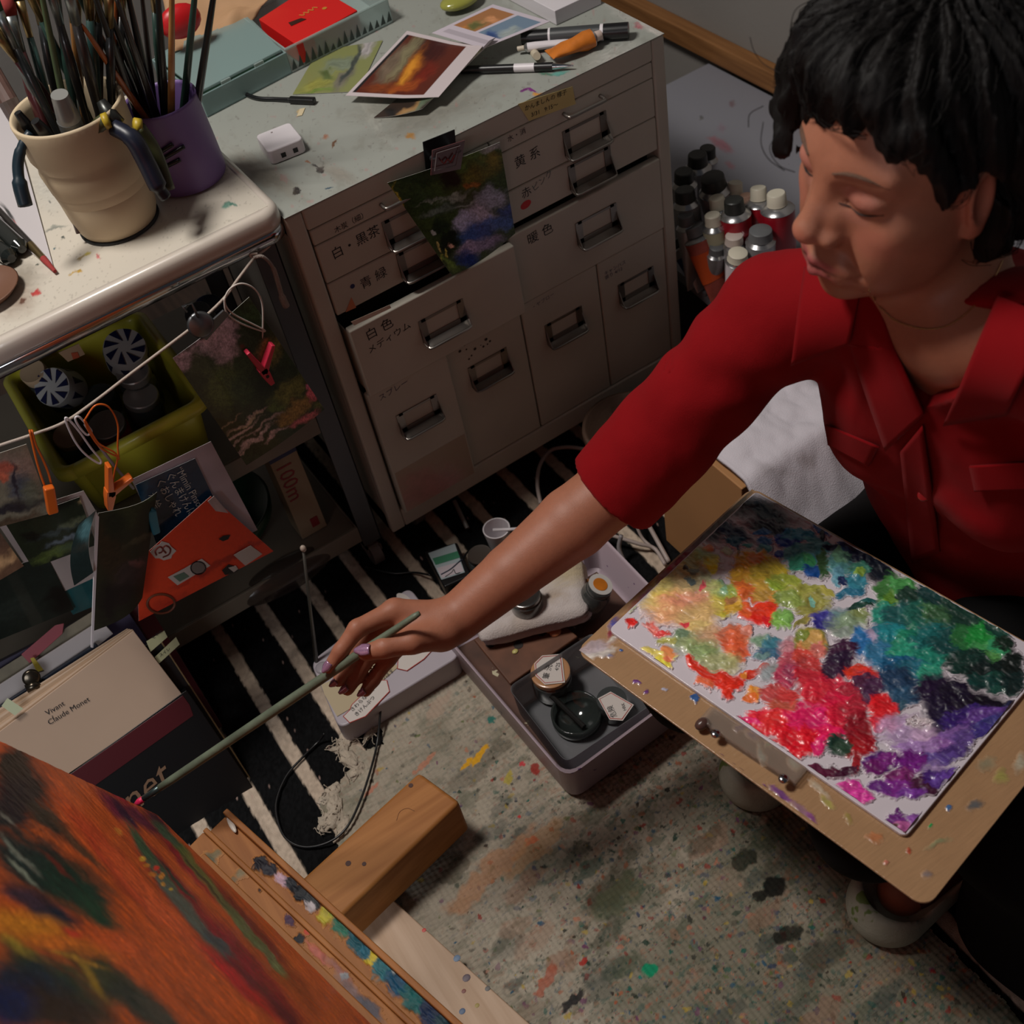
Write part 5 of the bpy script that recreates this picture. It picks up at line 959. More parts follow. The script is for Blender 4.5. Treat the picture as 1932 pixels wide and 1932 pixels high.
ty = thing('plastic_tray', 'lavender plastic tray of jars and tissue on the drop cloth', 'tray', sum(q) / 4)
basin('basin', q, tzh, .022, .002, LAV, ty, 1.0)
build('dirty_bottom', G().prism([p + (sum(q) / 4 - p) * .12 + A(0, 0, .005) for p in q], (0, 0, .0006)), mat('stained_brown_bottom', (96, 60, 44), rough=.6, var=.6, vscale=18, speck=((190, 180, 150), .68, 45)), ty)
# dark wooden palette with holes at the left, stained
g = G(); pw = [atz(*p, .03) for p in ((893, 1205), (962, 1290), (1090, 1200), (1030, 1150))]
wp_ = thing('wooden_mixing_board', 'brown stained mixing board with holes lying inside the tray', 'board', sum(pw) / 4); build('board', G().prism([p - A(0, 0, .006) for p in pw], (0, 0, .006)), mat('stained_wood', (112, 70, 48), rough=.55, var=.5, vscale=25), wp_, bevel=.002)
for k, (px, py) in enumerate(((945, 1195), (988, 1193), (1022, 1193), (978, 1217), (925, 1215))):
    build('hole', G().lathe([(.0068, 0), (.0068, .0006)], atz(px, py, .0301), (0, 0, 1), 20), mat('hole_dark', (30, 20, 16)), wp_)
for (px, py, r, m_) in ((1048, 1193, .0075, mat('peach_paint', (190, 120, 80), rough=.4)), (1036, 1190, .004, mat('ochre_paint', (176, 130, 50), rough=.4)), (972, 1229, .004, mat('pale_yellow_paint', (190, 180, 110), rough=.4)), (955, 1208, .005, mat('grey_paint', (130, 130, 124), rough=.4))):
    build('paint_dab', G().ball(atz(px, py, .031), r, 12, (1.2, 1, .5)), m_, wp_, smooth=True)
# folded towel pack with a lidded jar
tw = [atz(*p, .062) for p in ((905, 1175), (1102, 1155), (1095, 1060), (890, 1130))]; tw = [atz(912, 1200, .055), atz(1103, 1152, .062), atz(1092, 1058, .066), atz(895, 1125, .062)]
to = thing('folded_towel', 'folded white towel stained yellow, lying across the tray', 'towel', sum(tw) / 4 - A(0, 0, .02))
TWM = mat('towel_white', (196, 186, 182), rough=.95, bump=.6, bscale=500, vcol=True)
for L, dz in enumerate((-.014, 0.)):
    n = 40; u, v = np.meshgrid(np.linspace(0, 1, n), np.linspace(0, 1, n), indexing='ij'); U = u[..., None]; V_ = v[..., None]
    P = tw[0] * (1 - U) * (1 - V_) + tw[1] * U * (1 - V_) + tw[3] * (1 - U) * V_ + tw[2] * U * V_; e_ = np.minimum(np.minimum(u, 1 - u), np.minimum(v, 1 - v))
    P[..., 2] += dz + .003 * fbm(u * 5, v * 5, s=L + 3) - .008 * np.maximum(0, .06 - e_) / .06; P[..., 0] += (.004 * (1 - L)); g = G(); g.grid(P)
    X_, Y_ = proj(P); C, _ = dabs_col(X_, Y_, (200, 190, 186), [(1075, 1085, 40, 20, -20, (176, 156, 96), .8, .6), (1050, 1130, 18, 12, 0, (150, 124, 90), .8, .5), (985, 1180, 40, 10, -20, (160, 140, 120), .8, .4), (960, 1160, 60, 6, -20, (150, 136, 124), .8, .4)], 5, .05, 3)
    build('towel_layer', g, TWM, to, col=C.reshape(-1, 3), smooth=True, solid=.010)
REDI = mat('red_label_line', (176, 52, 44), rough=.6); LABW = mat('label_white', (200, 192, 186), rough=.6)
def label_on(parent, quad, z, border=True, name='label'):
    P_ = [atz(*p, z) for p in quad]; c = sum(P_) / len(P_); build(name, G().prism([c + (p - c) for p in P_], (0, 0, .0004)), LABW, parent)
    if border: build('label_border', G().tube([c + (p - c) * .9 + A(0, 0, .0006) for p in P_], .0006, 5, closed=True), REDI, parent)
def zl(s_, size, px, py, px2, py2, z, parent, m=INK, up=1):
    a, b = atz(px, py, z), atz(px2, py2, z); e_ = nrm(b - a); return letters(s_, size, a, e_, np.cross([0, 0, 1], e_) * up, m, parent)
jt = jar('jar', 990, 1122, .095, .023, .030, mat('lid_steel', (120, 116, 114), rough=.22, metal=.9), 'low steel-lidded jar with a red-edged label on the folded towel', lidr=1.02)
label_on(jt, ((968, 1132), (1018, 1100), (1024, 1107), (976, 1142)), .0957)
zl('溶剤', .007, 974, 1138, 990, 1128, .0962, jt)
j2 = jar('jar', 1133, 1106, .082, .021, .060, GLASS, 'glass jar with orange and white lid at the right of the tray', tilt=(.35, -.3, 1), lidr=.9)
top = atz(1133, 1103, .083); ax = nrm((.35, -.3, 1)); build('lid_disc', G().lathe([(0, 0), (.0175, 0), (.0175, .001), (0, .001)], top, ax, 28), mat('lid_white', (196, 194, 190), rough=.4), j2); build('orange_disc', G().lathe([(0, .0012), (.0105, .0012), (.0105, .002), (0, .002)], top - A(.001, 0, 0), ax, 28), mat('lid_orange', (206, 120, 30), rough=.4, var=.3, vscale=60), j2)
jar('jar', 1108, 1105, .06, .014, .04, mat('copper_lid', (140, 88, 50), rough=.3, metal=.7), 'small copper-lidded jar tucked beside the orange-topped jar')
# inner translucent box with the labelled jar
q2 = [atz(1090, 1430, .02), atz(1245, 1345, .02), atz(1130, 1190, .02), atz(965, 1278, .02)]
q2 = [A(-.020, -.485, .010), A(.118, -.485, .010), A(.125, -.345, .010), A(-.016, -.345, .010)]
ib = thing('inner_box', 'grey translucent box inside the tray holding labelled containers', 'plastic box', sum(q2) / 4)
basin('box', q2, .060, .012, .0015, mat('smoky_plastic', (128, 130, 134), rough=.3, trans=.2, alpha=.7), ib, 1.0, .002)
j3 = jar('jar', 1038, 1266, .062, .0275, .045, mat('amber_lid', (176, 130, 92), rough=.25, coat=.4), 'jar with amber lid and a red octagonal label inside the grey box', lidr=1.05)
label_on(j3, ((1008, 1252), (1023, 1237), (1060, 1234), (1066, 1288), (1028, 1292), (1010, 1275)), .0628)
zl('筆 洗', .0105, 1034, 1282, 1043, 1250, .0634, j3); zl('4/25', .0075, 1053, 1266, 1060, 1242, .0634, j3)
o = build('glass_dish', G().lathe([(0, .001), (.03, .001), (.034, .006), (.034, .022), (.031, .022), (.030, .006), (0, .004)], atz(1090, 1360, .014), n=36), mat('dark_glass_dish', (60, 66, 64), rough=.1, trans=.5), smooth=True); tag(o, 'round dark glass dish at the front of the grey box', 'dish')
o = build('steel_rod', G().tube([atz(1038, 1310, .040), atz(1102, 1372, .040)], .004, 10), mat('black_rod', (22, 20, 18), rough=.3)); tag(o, 'short dark rod lying over the glass dish', 'rod')
cj = thing('warning_jar', 'short jar with a red-bordered warning label beside the palette edge', 'jar', atz(1165, 1330, .014)); smooth_angle(build('body', G().lathe([(0, 0), (.018, .001), (.02, .004), (.02, .034), (0, .0345)], atz(1158, 1345, .016), n=28), mat('jar_smoke', (80, 84, 84), rough=.2, trans=.4), cj), 40)
label_on(cj, ((1128, 1318), (1152, 1305), (1196, 1330), (1175, 1360), (1150, 1358)), .0515)
zl('危険', .0095, 1164, 1352, 1150, 1320, .052, cj); zl('HRK', .006, 1182, 1340, 1176, 1322, .052, cj)
# --- radio with antenna
rz = .045
rd = [atz(585, 1248, rz), atz(640, 1376, rz), atz(870, 1236, rz), atz(772, 1106, rz)]
ra = thing('portable_radio', 'white box-shaped radio covered in stickers with a raised antenna', 'radio', sum(rd) / 4 - A(0, 0, rz - .002))
rg = rquad([p - A(0, 0, rz - .003) for p in rd], .016)
build('casing', G().prism(rg, (0, 0, rz - .003)), mat('radio_white', (176, 168, 176), rough=.4, var=.1), ra, bevel=.003)
def rdp(px, py): return atz(px, py, rz + .0006)
build('speaker_panel', G().prism([rdp(*p) for p in ((606, 1292), (612, 1310), (636, 1352), (665, 1335), (752, 1258), (740, 1250), (700, 1250))], (0, 0, .0005)), mat('panel_beige', (176, 160, 130), rough=.5), ra)
for k, (pts_, m_) in enumerate(((((660, 1340), (648, 1352), (660, 1364), (690, 1352), (735, 1305), (730, 1284), (712, 1284), (664, 1330)), REDI), (((752, 1236), (750, 1262), (768, 1266), (800, 1244), (815, 1228), (790, 1222)), REDI))):
    g = G().prism([rdp(*p) for p in pts_], (0, 0, .0006)); o = build('sticker', g, LABW, ra); build('sticker_outline', G().tube([rdp(*p) + A(0, 0, .0006) for p in pts_], .0007, 5, closed=True), m_, ra)
for s_, a_, b_ in (('きけんぶつ', (672, 1352), (722, 1302)), ('さわらないで', (664, 1343), (714, 1294)), ('ゆっくり', (710, 1280), (760, 1232)), ('のばす', (720, 1284), (748, 1262))): zl(s_, .0075, *a_, *b_, rz + .0022, ra)
build('label_oval', G().prism([rdp(762 + 14 * math.cos(t), 1130 + 9 * math.sin(t) + 6 * math.cos(t)) for t in np.linspace(0, 6.28, 17)[:-1]], (0, 0, .0005)), LABW, ra)
build('dial', G().lathe([(.010, 0), (.010, .001), (.007, .002), (0, .002)], rdp(608, 1260), n=24), mat('dial_grey', (150, 144, 150), rough=.3), ra, smooth=True)
ab = atz(597, 1248, rz); at_ = atz(572, 1035, .235)
build('antenna', G().tube([ab, ab + (at_ - ab) * .5, at_], np.array([.0030, .0022, .0020]), 10), mat('antenna_metal', (100, 100, 94), rough=.4, metal=.7), ra, smooth=True)
build('antenna_tip', G().ball(at_, .0042, 12, (1, 1, 1.35)), mat('antenna_cap', (186, 170, 156), rough=.4), ra, smooth=True)
# --- black adapter with a green-striped sticker
az = .032; ad = [atz(*p, az) for p in ((800, 1040), (838, 1108), (890, 1085), (862, 1022))]
ao = thing('power_adapter', 'black adapter box with a green-striped white sticker on the rug', 'adapter', sum(ad) / 4 - A(0, 0, az - .001)); build('casing', G().prism([p - A(0, 0, az - .002) for p in ad], (0, 0, az - .002)), BLACKP, ao, bevel=.003)
def quadfill(pts, z, m, parent, name, t=.0005): return build(name, G().prism([atz(*p, z) for p in pts], (0, 0, t)), m, parent)
quadfill(((808, 1044), (833, 1094), (877, 1080), (858, 1026)), az + .0004, mat('sticker_bluegrey', (166, 180, 184), rough=.5), ao, 'sticker'); quadfill(((816, 1054), (822, 1066), (868, 1052), (863, 1040)), az + .001, mat('sticker_green2', (60, 128, 96), rough=.5), ao, 'green_stripe'); quadfill(((824, 1072), (834, 1091), (875, 1078), (868, 1060)), az + .001, mat('sticker_white2', (196, 184, 190), rough=.5), ao, 'white_stripe')
build('scribble', G().tube(spline([atz(*p, az + .0018) for p in ((832, 1084), (850, 1074), (866, 1060), (872, 1056))], 4), .0011, 6), mat('navy_ink', (40, 48, 70)), ao)
build('scribble', G().tube(spline([atz(*p, az + .0018) for p in ((840, 1088), (852, 1080), (856, 1074), (860, 1082), (868, 1080))], 4), .0006, 6), INK, ao)
# white cup with spoon
wc_ = thing('white_cup', 'small white cup with a spoon handle resting across its rim behind the arm', 'cup', atz(945, 1030, .002))
smooth_angle(build('cup_body', G().lathe([(0, .001), (.016, .001), (.021, .045), (.019, .045), (.015, .004), (0, .004)], atz(945, 1032, .002), n=28), WHITEP, wc_), 40)
build('spoon_handle', G().tube([atz(930, 1000, .05), atz(960, 999, .05), atz(1000, 996, .05)], .0025, 8), WHITEP, wc_, smooth=True)
o = build('peg', G().cyl(atz(857, 945, .03), atz(882, 997, .012), .0035), mat('grey_peg', (120, 116, 112), rough=.4)); tag(o, 'thin grey peg lying under the cabinet edge', 'peg')
jar('jar', 905, 1045, .05, .02, .045, mat('dark_lid', (60, 52, 46), rough=.4), 'dark jar standing between the adapter and the white cup')
# --- cables
WCB = mat('white_cable', (168, 154, 148), rough=.5)
def cable(label, pts, r, m, z=None, n=8):
    P_ = [atz(p[0], p[1], p[2]) for p in pts]; o = build('cable', G().tube(spline(P_, n), r, 8), m, smooth=True); return tag(o, label, 'cable')
cable('white cable arching up behind the forearm', ((1020, 950, .03), (1014, 915, .03), (1018, 880, .03), (1036, 852, .03), (1062, 844, .03), (1095, 846, .03), (1130, 856, .03)), .0032, WCB)
cable('white cable crossing the gap beside the wicker basket', ((1120, 1000, .035), (1160, 1012, .03), (1205, 1026, .02), (1235, 1035, .012), (1255, 1065, .01)), .0030, WCB)
cable('pair of thin white cables hanging down by the wicker basket', ((1180, 940, .06), (1198, 985, .04), (1212, 1015, .02), (1232, 1034, .012)), .0024, WCB)
cable('thicker white cable running down beside the thin pair', ((1192, 935, .06), (1215, 975, .04), (1240, 1020, .02), (1262, 1060, .01)), .0036, WCB)
cable('grey-white cable dropping toward the tray rim', ((1172, 1010, .05), (1168, 1035, .03), (1180, 1065, .01), (1185, 1085, .008)), .0034, mat('grey_cable', (140, 134, 136), rough=.5))
cable('thin black cable looping over the rug stripes and cloth edge', ((718, 1340, .03), (712, 1400, .012), (700, 1450, .012), (680, 1510, .012), (655, 1560, .012), (622, 1588, .009), (575, 1598, .006), (540, 1582, .006), (524, 1548, .006), (522, 1510, .006), (540, 1465, .006), (570, 1430, .006), (600, 1400, .006), (612, 1384, .02)), .0017, BLACKP, n=10)
cable('thin black cable from the adapter toward the trolley wheel', ((812, 1085, .02), (780, 1080, .006), (740, 1082, .006), (690, 1070, .006)), .0016, BLACKP)
cable('thin black cable behind the adapter', ((872, 1060, .03), (885, 1040, .02), (902, 1062, .02), (915, 1080, .012)), .0016, BLACKP)
# --- wicker basket, kraft box, white towel
wb = thing('wicker_basket', 'dark brown ribbed wicker basket behind the forearm', 'basket', (.40, -.10, .002))
prof = [(.0, .001), (.060, .001)] + [(.062 + .010 * k / 18 + (.0018 if k % 2 else 0), .004 + .12 * k / 18) for k in range(19)] + [(.066, .124), (.06, .006), (0, .006)]
build('weave', G().lathe(prof, (.375, -.105, .002), n=40), mat('wicker_brown', (72, 50, 36), rough=.7, bump=.6, bscale=120), wb, smooth=True)
kx = [A(.352, -.262, 0), A(.50, -.262, 0), A(.50, -.115, 0), A(.352, -.115, 0)]
kb = thing('kraft_box', 'tan cardboard box beside the wicker basket', 'box', sum(kx) / 4 + A(.05, -.12, 0))
b_lo, b_hi = A(.333, -.41, .002), A(.52, -.235, .262)
build('carton', G().bx(b_lo, b_hi), mat('kraft_board', (172, 124, 78), rough=.75, var=.1), kb, bevel=.002)
build('top_seam', G().bx((b_lo[0], -.324, b_hi[2]), (b_hi[0], -.321, b_hi[2] + .0006)), mat('seam_dark', (110, 78, 50)), kb)
n = 60; u, v = np.meshgrid(np.linspace(0, 1, n), np.linspace(0, 1, n), indexing='ij')
x = .338 + .24 * u; y = -.50 + .30 * v; z = .272 + .012 * fbm(u * 4, v * 4, s=5) + .004 * fbm(u * 11, v * 11, s=8)
ov = np.maximum(0, -.41 - y); z = z - ov * 1.2; ov = np.maximum(0, x - .52); z = z - ov * 1.0
P = np.stack([x, y, z], -1); g = G(); g.grid(P); X_, Y_ = proj(P)
C, _ = dabs_col(X_, Y_, (206, 200, 208), [(1520, 870, 16, 12, 30, (150, 138, 138), .8, .6), (1460, 890, 30, 8, 10, (156, 146, 148), .8, .5)], 4, .05, 12)
wt = build('white_towel', g, mat('white_cotton', (206, 200, 206), rough=.95, bump=.4, bscale=600, vcol=True), col=C.reshape(-1, 3), smooth=True, solid=.006)
tag(wt, 'crumpled white towel on the tan cardboard box', 'towel')
# --- side table with paint tubes at the right of the cabinet
st = thing('side_table', 'low grey table top marked with pink paint, right of the cabinet', 'table', (.82, .05, 0))
def tcol(X, Y, u, v):
    C, _ = dabs_col(X, Y, (134, 134, 142), [(1365, 275, 20, 8, 30, (150, 84, 96), .6, .7), (1345, 262, 10, 6, 0, (150, 92, 100), .6, .6), (1385, 195, 6, 5, -30, (110, 80, 84), .5, .7), (1362, 240, 6, 10, 0, (140, 110, 124), .6, .5), (1375, 310, 8, 5, 0, (150, 90, 100), .6, .6), (1320, 595, 10, 8, 0, (150, 92, 104), .6, .6), (1325, 220, 4, 4, 0, (100, 100, 100))], 5, .06, 15); return C
picture('table_top', (.572, -.30, .2), (1.05, -.30, .2), (.64, .52, .2), (1.05, .52, .2), 160, 200, tcol, mat('grey_laminate', (200, 200, 200), rough=.5, vcol=True), st, thick=.018, back=(120, 120, 126))
for (x, y) in ((.60, -.27), (1.02, -.27), (1.02, .48), (.68, .48)): build('leg', G().bx((x - .014, y - .014, -.004), (x + .014, y + .014, .181)), mat('table_leg', (90, 70, 54), rough=.5), st, bevel=.002)
RDM = mat('deep_red_tube', (150, 18, 34), rough=.35, coat=.2); SLV = mat('silver_tube', (176, 174, 176), rough=.35, metal=.6); BLU = mat('blue_band_ink', (24, 52, 110), rough=.4); SAL = mat('salmon_label', (176, 84, 70), rough=.45, var=.4, vscale=60); ORL = mat('orange_label', (206, 84, 36), rough=.45); CRT = mat('cream_tube', (170, 166, 140), rough=.45)
tz = .2035
tubes = [ # cap px,py,  cap height, body width, cap radius, body mat, cap mat, lean(x,y), band, description
 (1465, 372, .352, .050, .0145, RDM, CAPW, (.00, .02), None, 'red paint tube with the brightest white cap, nearest the table front'),
 (1431, 362, .345, .044, .0125, RDM, CAPW, (.02, .03), None, 'red paint tube with white cap just behind the brightest one'),
 (1385, 384, .350, .046, .0150, RDM, CAPB, (.0, .02), None, 'red paint tube with a black ridged cap in the middle of the tubes'),
 (1387, 352, .335, .036, .0115, CRT, CAPW, (.02, .02), None, 'small cream-capped tube behind the black-capped red tube'),
 (1353, 380, .335, .036, .0125, CRT, CAPW, (-.01, .02), None, 'cream tube with a yellowish cap left of the black-capped red tube'),
 (1345, 412, .330, .036, .0125, CRT, CAPW, (.0, .02), None, 'cream-capped tube below the yellowish-capped one'),
 (1408, 375, .325, .030, .0105, SLV, mat('cap_pink', (190, 150, 130), rough=.5), (.01, .02), None, 'slim silver tube with a small pink cap'),
 (1345, 340, .350, .050, .0190, SLV, CAPB, (-.02, .01), None, 'wide tube with a big black tilted cap at the back'),
 (1316, 298, .345, .042, .0155, SLV, CAPB, (.0, .0), None, 'black-capped tube furthest back beside the cabinet'),
 (1290, 330, .340, .040, .0150, SLV, CAPB, (.0, .0), None, 'black-capped tube against the cabinet, second from the back'),
 (1292, 365, .345, .040, .0155, SLV, CAPB, (.0, .02), None, 'black-capped tube against the cabinet, third from the back'),
 (1294, 412, .320, .034, .0125, SLV, CAPG, (.0, .02), None, 'grey-capped tube low beside the cabinet'),
 (1335, 285, .330, .034, .0130, SLV, CAPB, (.01, .0), None, 'black-capped tube standing right of the furthest one'),
 (1282, 455, .352, .040, .0165, SLV, CAPB, (.03, -.03), BLU, 'silver tube with a blue band and black cap leaning by the cabinet corner'),
 (1312, 432, .352, .048, .0165, SAL, CAPG, (.03, -.03), ORL, 'salmon and orange labelled tube with a grey cap, leaning forward'),
 (1435, 440, .320, .044, .0175, SLV, CAPG, (.0, .0), None, 'tube with a wide grey recessed cap at the front right'),
 (1385, 450, .310, .032, .0135, SLV, mat('cap_hollow', (190, 176, 168), rough=.5), (.0, .0), None, 'tube with a pale cap showing a dark hole'),
 (1392, 482, .300, .034, .0150, WHITEP, CAPW, (.0, -.01), None, 'white tube with a cream cap by the red sleeve'),
 (1352, 470, .290, .030, .0115, SLV, CAPG, (.0, -.01), None, 'silver tube lying low behind the salmon tube'),
 (1360, 430, .300, .030, .0110, BLU, CAPG, (.0, .0), None, 'dark blue tube between the salmon tube and the pale-capped one'),
]
for (px, py, z, wd, cr, bm, cm, ln_, band, lab) in tubes:
    cap_ = atz(px, py, z); tail = A(cap_[0] - ln_[0] + .0, cap_[1] + ln_[1] * -1 + 0, tz); tail[0] = max(tail[0] + (0 if ln_[0] == 0 else 0), .585)
    if cap_[0] < .595: cap_ = cap_ + (0.60 - cap_[0]) / ray(px, py)[0] * ray(px, py) * 1.0
    if band is not None: tail = cap_ + A(.010, -.055, 0); tail[2] = tz
    tail[1] = max(tail[1], -.285); hL = cap_ + nrm(cap_ - tail) * .004
    paint_tube('paint_tube', tail, hL, (0, -1, .2), 0, wd, bm, cm, lab, band=band, group='paint tubes beside the cabinet', cr=cr)
# --- easel: foot beam, floor crossbar, tray ledge, mast behind the canvas
EW = wood('easel_beech', (170, 112, 60), (142, 88, 44), axis=1); EW2 = wood('easel_beech_x', (170, 112, 60), (142, 88, 44), axis=0); PALE = wood('pale_pine', (196, 168, 144), (176, 146, 120), axis=1, rough=.6)
es = thing('easel', 'beech studio easel with a paint-smeared tray, thick foot beam and pale crossbar', 'easel', (-.40, -.52, 0))
eb = A(-.286, .958, 0); ea = A(.958, .286, 0)     # along the tray / toward the painter
z_ = .088; q = [atz(790, 1455, z_), atz(868, 1512, z_), atz(652, 1722, z_), atz(575, 1650, z_)]
fd = nrm((q[0] + q[1]) / 2 - (q[2] + q[3]) / 2); q[2] = q[2] - fd * .10; q[3] = q[3] - fd * .10
q = [q[0], q[0] + nrm(q[1] - q[0]) * np.linalg.norm(q[1] - q[0]), q[2], q[3]]
g = G(); q_lo = [p * A(1, 1, 0) + A(0, 0, .014) for p in q]; tip = (q[0] + q[1]) / 2 + fd * .006
g.prism([p for p in q_lo], (0, 0, z_ - .014)); bo = build('foot_beam', g, wood('foot_wood', (178, 120, 66), (156, 100, 50), axis=0), es, bevel=.006)
for (px, py, r) in ((657, 1629, .0035), (687, 1630, .0027), (775, 1482, .003)): build('screw_hole', G().lathe([(0, .0003), (r, .0003), (r, 0)], atz(px, py, z_ + .0002), n=16), mat('hole_brown', (70, 34, 26)), es)
build('ring_stain', G().tube(spline([atz(*p, z_ + .0002) for p in ((748, 1548), (754, 1532), (768, 1525), (782, 1530))], 5), .0004, 5), mat('stain_brown', (140, 96, 62)), es)
p0, p1 = atz(760, 1714, .02), atz(985, 1918, .02); d_ = nrm(p1 - p0); sd = np.cross(d_, [0, 0, 1]); sd = sd if sd[0] < 0 else -sd
a, b = p0 - d_ * .05, p1 + d_ * .25; build('crossbar', G().prism([a * A(1, 1, 0) + A(0, 0, .006), b * A(1, 1, 0) + A(0, 0, .006), (b + sd * .075) * A(1, 1, 0) + A(0, 0, .006), (a + sd * .075) * A(1, 1, 0) + A(0, 0, .006)], (0, 0, .0145)), PALE, es, bevel=.002)
for k, (px, py, r, rgb) in enumerate(((880, 1845, .0045, (90, 74, 84)), (862, 1808, .004, (96, 120, 150)), (800, 1755, .0025, (190, 60, 50)), (875, 1870, .0025, (120, 60, 50)), (920, 1865, .003, (90, 86, 84)), (872, 1908, .0035, (70, 90, 120)), (900, 1897, .0025, (150, 130, 60)))):
    build('paint_spot', G().ball(atz(px, py, .0207), r, 10, (1.2, 1, .12)), mat('spot_%d' % k, rgb, rough=.5), es)
# tray ledge (height .22), front lip, groove filled with paint
zl_ = .22; a0, a1 = atz(428, 1524, zl_), atz(875, 1932, zl_); d_ = nrm(a1 - a0); inn = A(-d_[1], d_[0], 0); inn = inn if inn[0] < 0 else -inn; a1 = a1 + d_ * .12
def strip(o0, o1, z0, z1, m, nm, s0=0., s1=0., bev=.0015):
    P_ = [a0 + d_ * s0 + inn * o0, a1 + inn * o0, a1 + inn * o1, a0 + d_ * s1 + inn * o1]; P_ = [A(p[0], p[1], z0) for p in P_]
    return build(nm, G().prism(P_, (0, 0, z1 - z0)), m, es, bevel=bev)
strip(0, .007, zl_ - .028, zl_ + .0, EW, 'tray_lip'); strip(.007, .030, zl_ - .028, zl_ - .010, EW, 'tray_groove'); strip(.030, .036, zl_ - .028, zl_ + .001, EW, 'inner_lip', .0, .0)
strip(.036, .125, zl_ - .028, zl_ - .002, EW, 'tray_board', 0.0, .004); strip(.052, .085, zl_ - .002, zl_ + .008, EW, 'canvas_rest', .028, .028)
# paint smears caught in the tray groove and on the board
def relief(name, o0, U_, V_, w_, h_, nx, ny, z, dabs, base, parent, m, seed, hgt, warp=4., ws=.07):
    u, v = np.meshgrid(np.linspace(0, w_, nx), np.linspace(0, h_, ny), indexing='ij'); P = o0 + U_ * u[..., None] + V_ * v[..., None]; P[..., 2] = z
    X_, Y_ = proj(P); C, H = dabs_col(X_, Y_, base, dabs, warp, ws, seed, edge=.2); cov = sst(.02, .06, np.linalg.norm(C - np.array(linv(base)), axis=-1)); P[..., 2] += cov * (.0003 + hgt * np.clip(H, 0, 1.2))
    idx = np.arange(nx * ny).reshape(nx, ny); q = (cov[:-1, :-1] + cov[1:, :-1] + cov[1:, 1:] + cov[:-1, 1:]) > .05
    fs = np.stack([idx[:-1, :-1][q], idx[1:, :-1][q], idx[1:, 1:][q], idx[:-1, 1:][q]], -1); us = np.unique(fs); rm = -np.ones(nx * ny, int); rm[us] = np.arange(len(us))
    g = G(); g.add(P.reshape(-1, 3)[us], rm[fs].tolist()); return build(name, g, m, parent, col=np.clip(C.reshape(-1, 3)[us] * (1 + .25 * fbm(X_ * .1, Y_ * .1, s=9).reshape(-1, 1)[us]), 0, 1), smooth=True)
WP = mat('tray_paint', (200, 200, 200), rough=.6, vcol=True, coat=.0, spec=.3, bump=.2, bscale=300)
WB_ = (168, 111, 60)
relief('groove_paint', a0 + inn * .0075, d_, inn, .62, .0225, 420, 26, zl_ - .0098, [(490, 1630, 15.4, 13.6, 40, (30, 28, 36)), (510, 1640, 13.2, 13.6, 40, (40, 40, 50)), (535, 1662, 19.8, 10.2, 45, (190, 160, 176)), (552, 1670, 15.4, 13.6, 45, (40, 44, 50)), (570, 1688, 19.8, 15.3, 45, (26, 30, 36)), (590, 1702, 15.4, 13.6, 45, (50, 54, 58)), (585, 1712, 11, 8.5, 45, (180, 172, 176)), (622, 1722, 17.6, 23.8, 45, (176, 166, 60)), (635, 1720, 13.2, 13.6, 45, (120, 150, 60)), (650, 1748, 19.8, 23.8, 45, (50, 110, 90)), (680, 1778, 26.4, 23.8, 45, (30, 84, 96)), (702, 1806, 15.4, 17, 60, (196, 176, 50)), (690, 1800, 13.2, 13.6, 45, (40, 100, 120)), (728, 1828, 24.2, 27.2, 45, (50, 110, 120)), (760, 1852, 33, 30.6, 45, (24, 76, 106)), (790, 1882, 33, 30.6, 45, (30, 96, 96)), (820, 1915, 33, 30.6, 45, (26, 44, 76)), (745, 1832, 8.8, 10.2, 0, (180, 190, 190)), (670, 1745, 13.2, 10.2, 45, (40, 90, 60)), (850, 1935, 33, 30.6, 45, (30, 60, 70))], WB_, es, WP, 17, .0030)
relief('board_paint', a0 + inn * .037, d_, inn, .62, .087, 420, 90, zl_ - .0016, [(548, 1735, 8, 13, -30, (70, 44, 70)), (563, 1772, 9, 9, 0, (24, 26, 34)), (578, 1758, 7, 8, 0, (196, 70, 50)), (560, 1730, 8, 3, 60, (176, 110, 130)), (600, 1800, 34, 7, 48, (180, 96, 90), .5, .8), (640, 1830, 30, 7, 48, (150, 100, 96), .5, .8), (648, 1842, 9, 6, 0, (150, 156, 160)), (665, 1870, 40, 10, 45, (110, 96, 104), .5, .8), (700, 1905, 30, 12, 45, (70, 76, 90), .5, .9), (462, 1700, 8, 7, 0, (50, 48, 46)), (455, 1650, 12, 8, 0, (110, 112, 90), .6, .8), (395, 1625, 12, 14, 0, (80, 90, 74), .5, .9), (408, 1612, 10, 7, 0, (110, 110, 84), .5, .8), (420, 1570, 4, 3, 0, (90, 70, 50)), (440, 1660, 8, 4, 0, (96, 90, 70), .5, .8), (620, 1790, 4, 3, 0, (96, 60, 50)), (490, 1680, 3, 2, 0, (60, 40, 40)), (530, 1700, 20, 3, 45, (150, 96, 70), .6, .7), (585, 1735, 5, 3, 0, (110, 70, 60))], WB_, es, WP, 19, .0009)
build('white_smear', G().ball(atz(437, 1556, zl_ - .006), .009, 14, (.35, 1.4, .14)), mat('white_paint', (200, 190, 180), rough=.4), es, smooth=True)
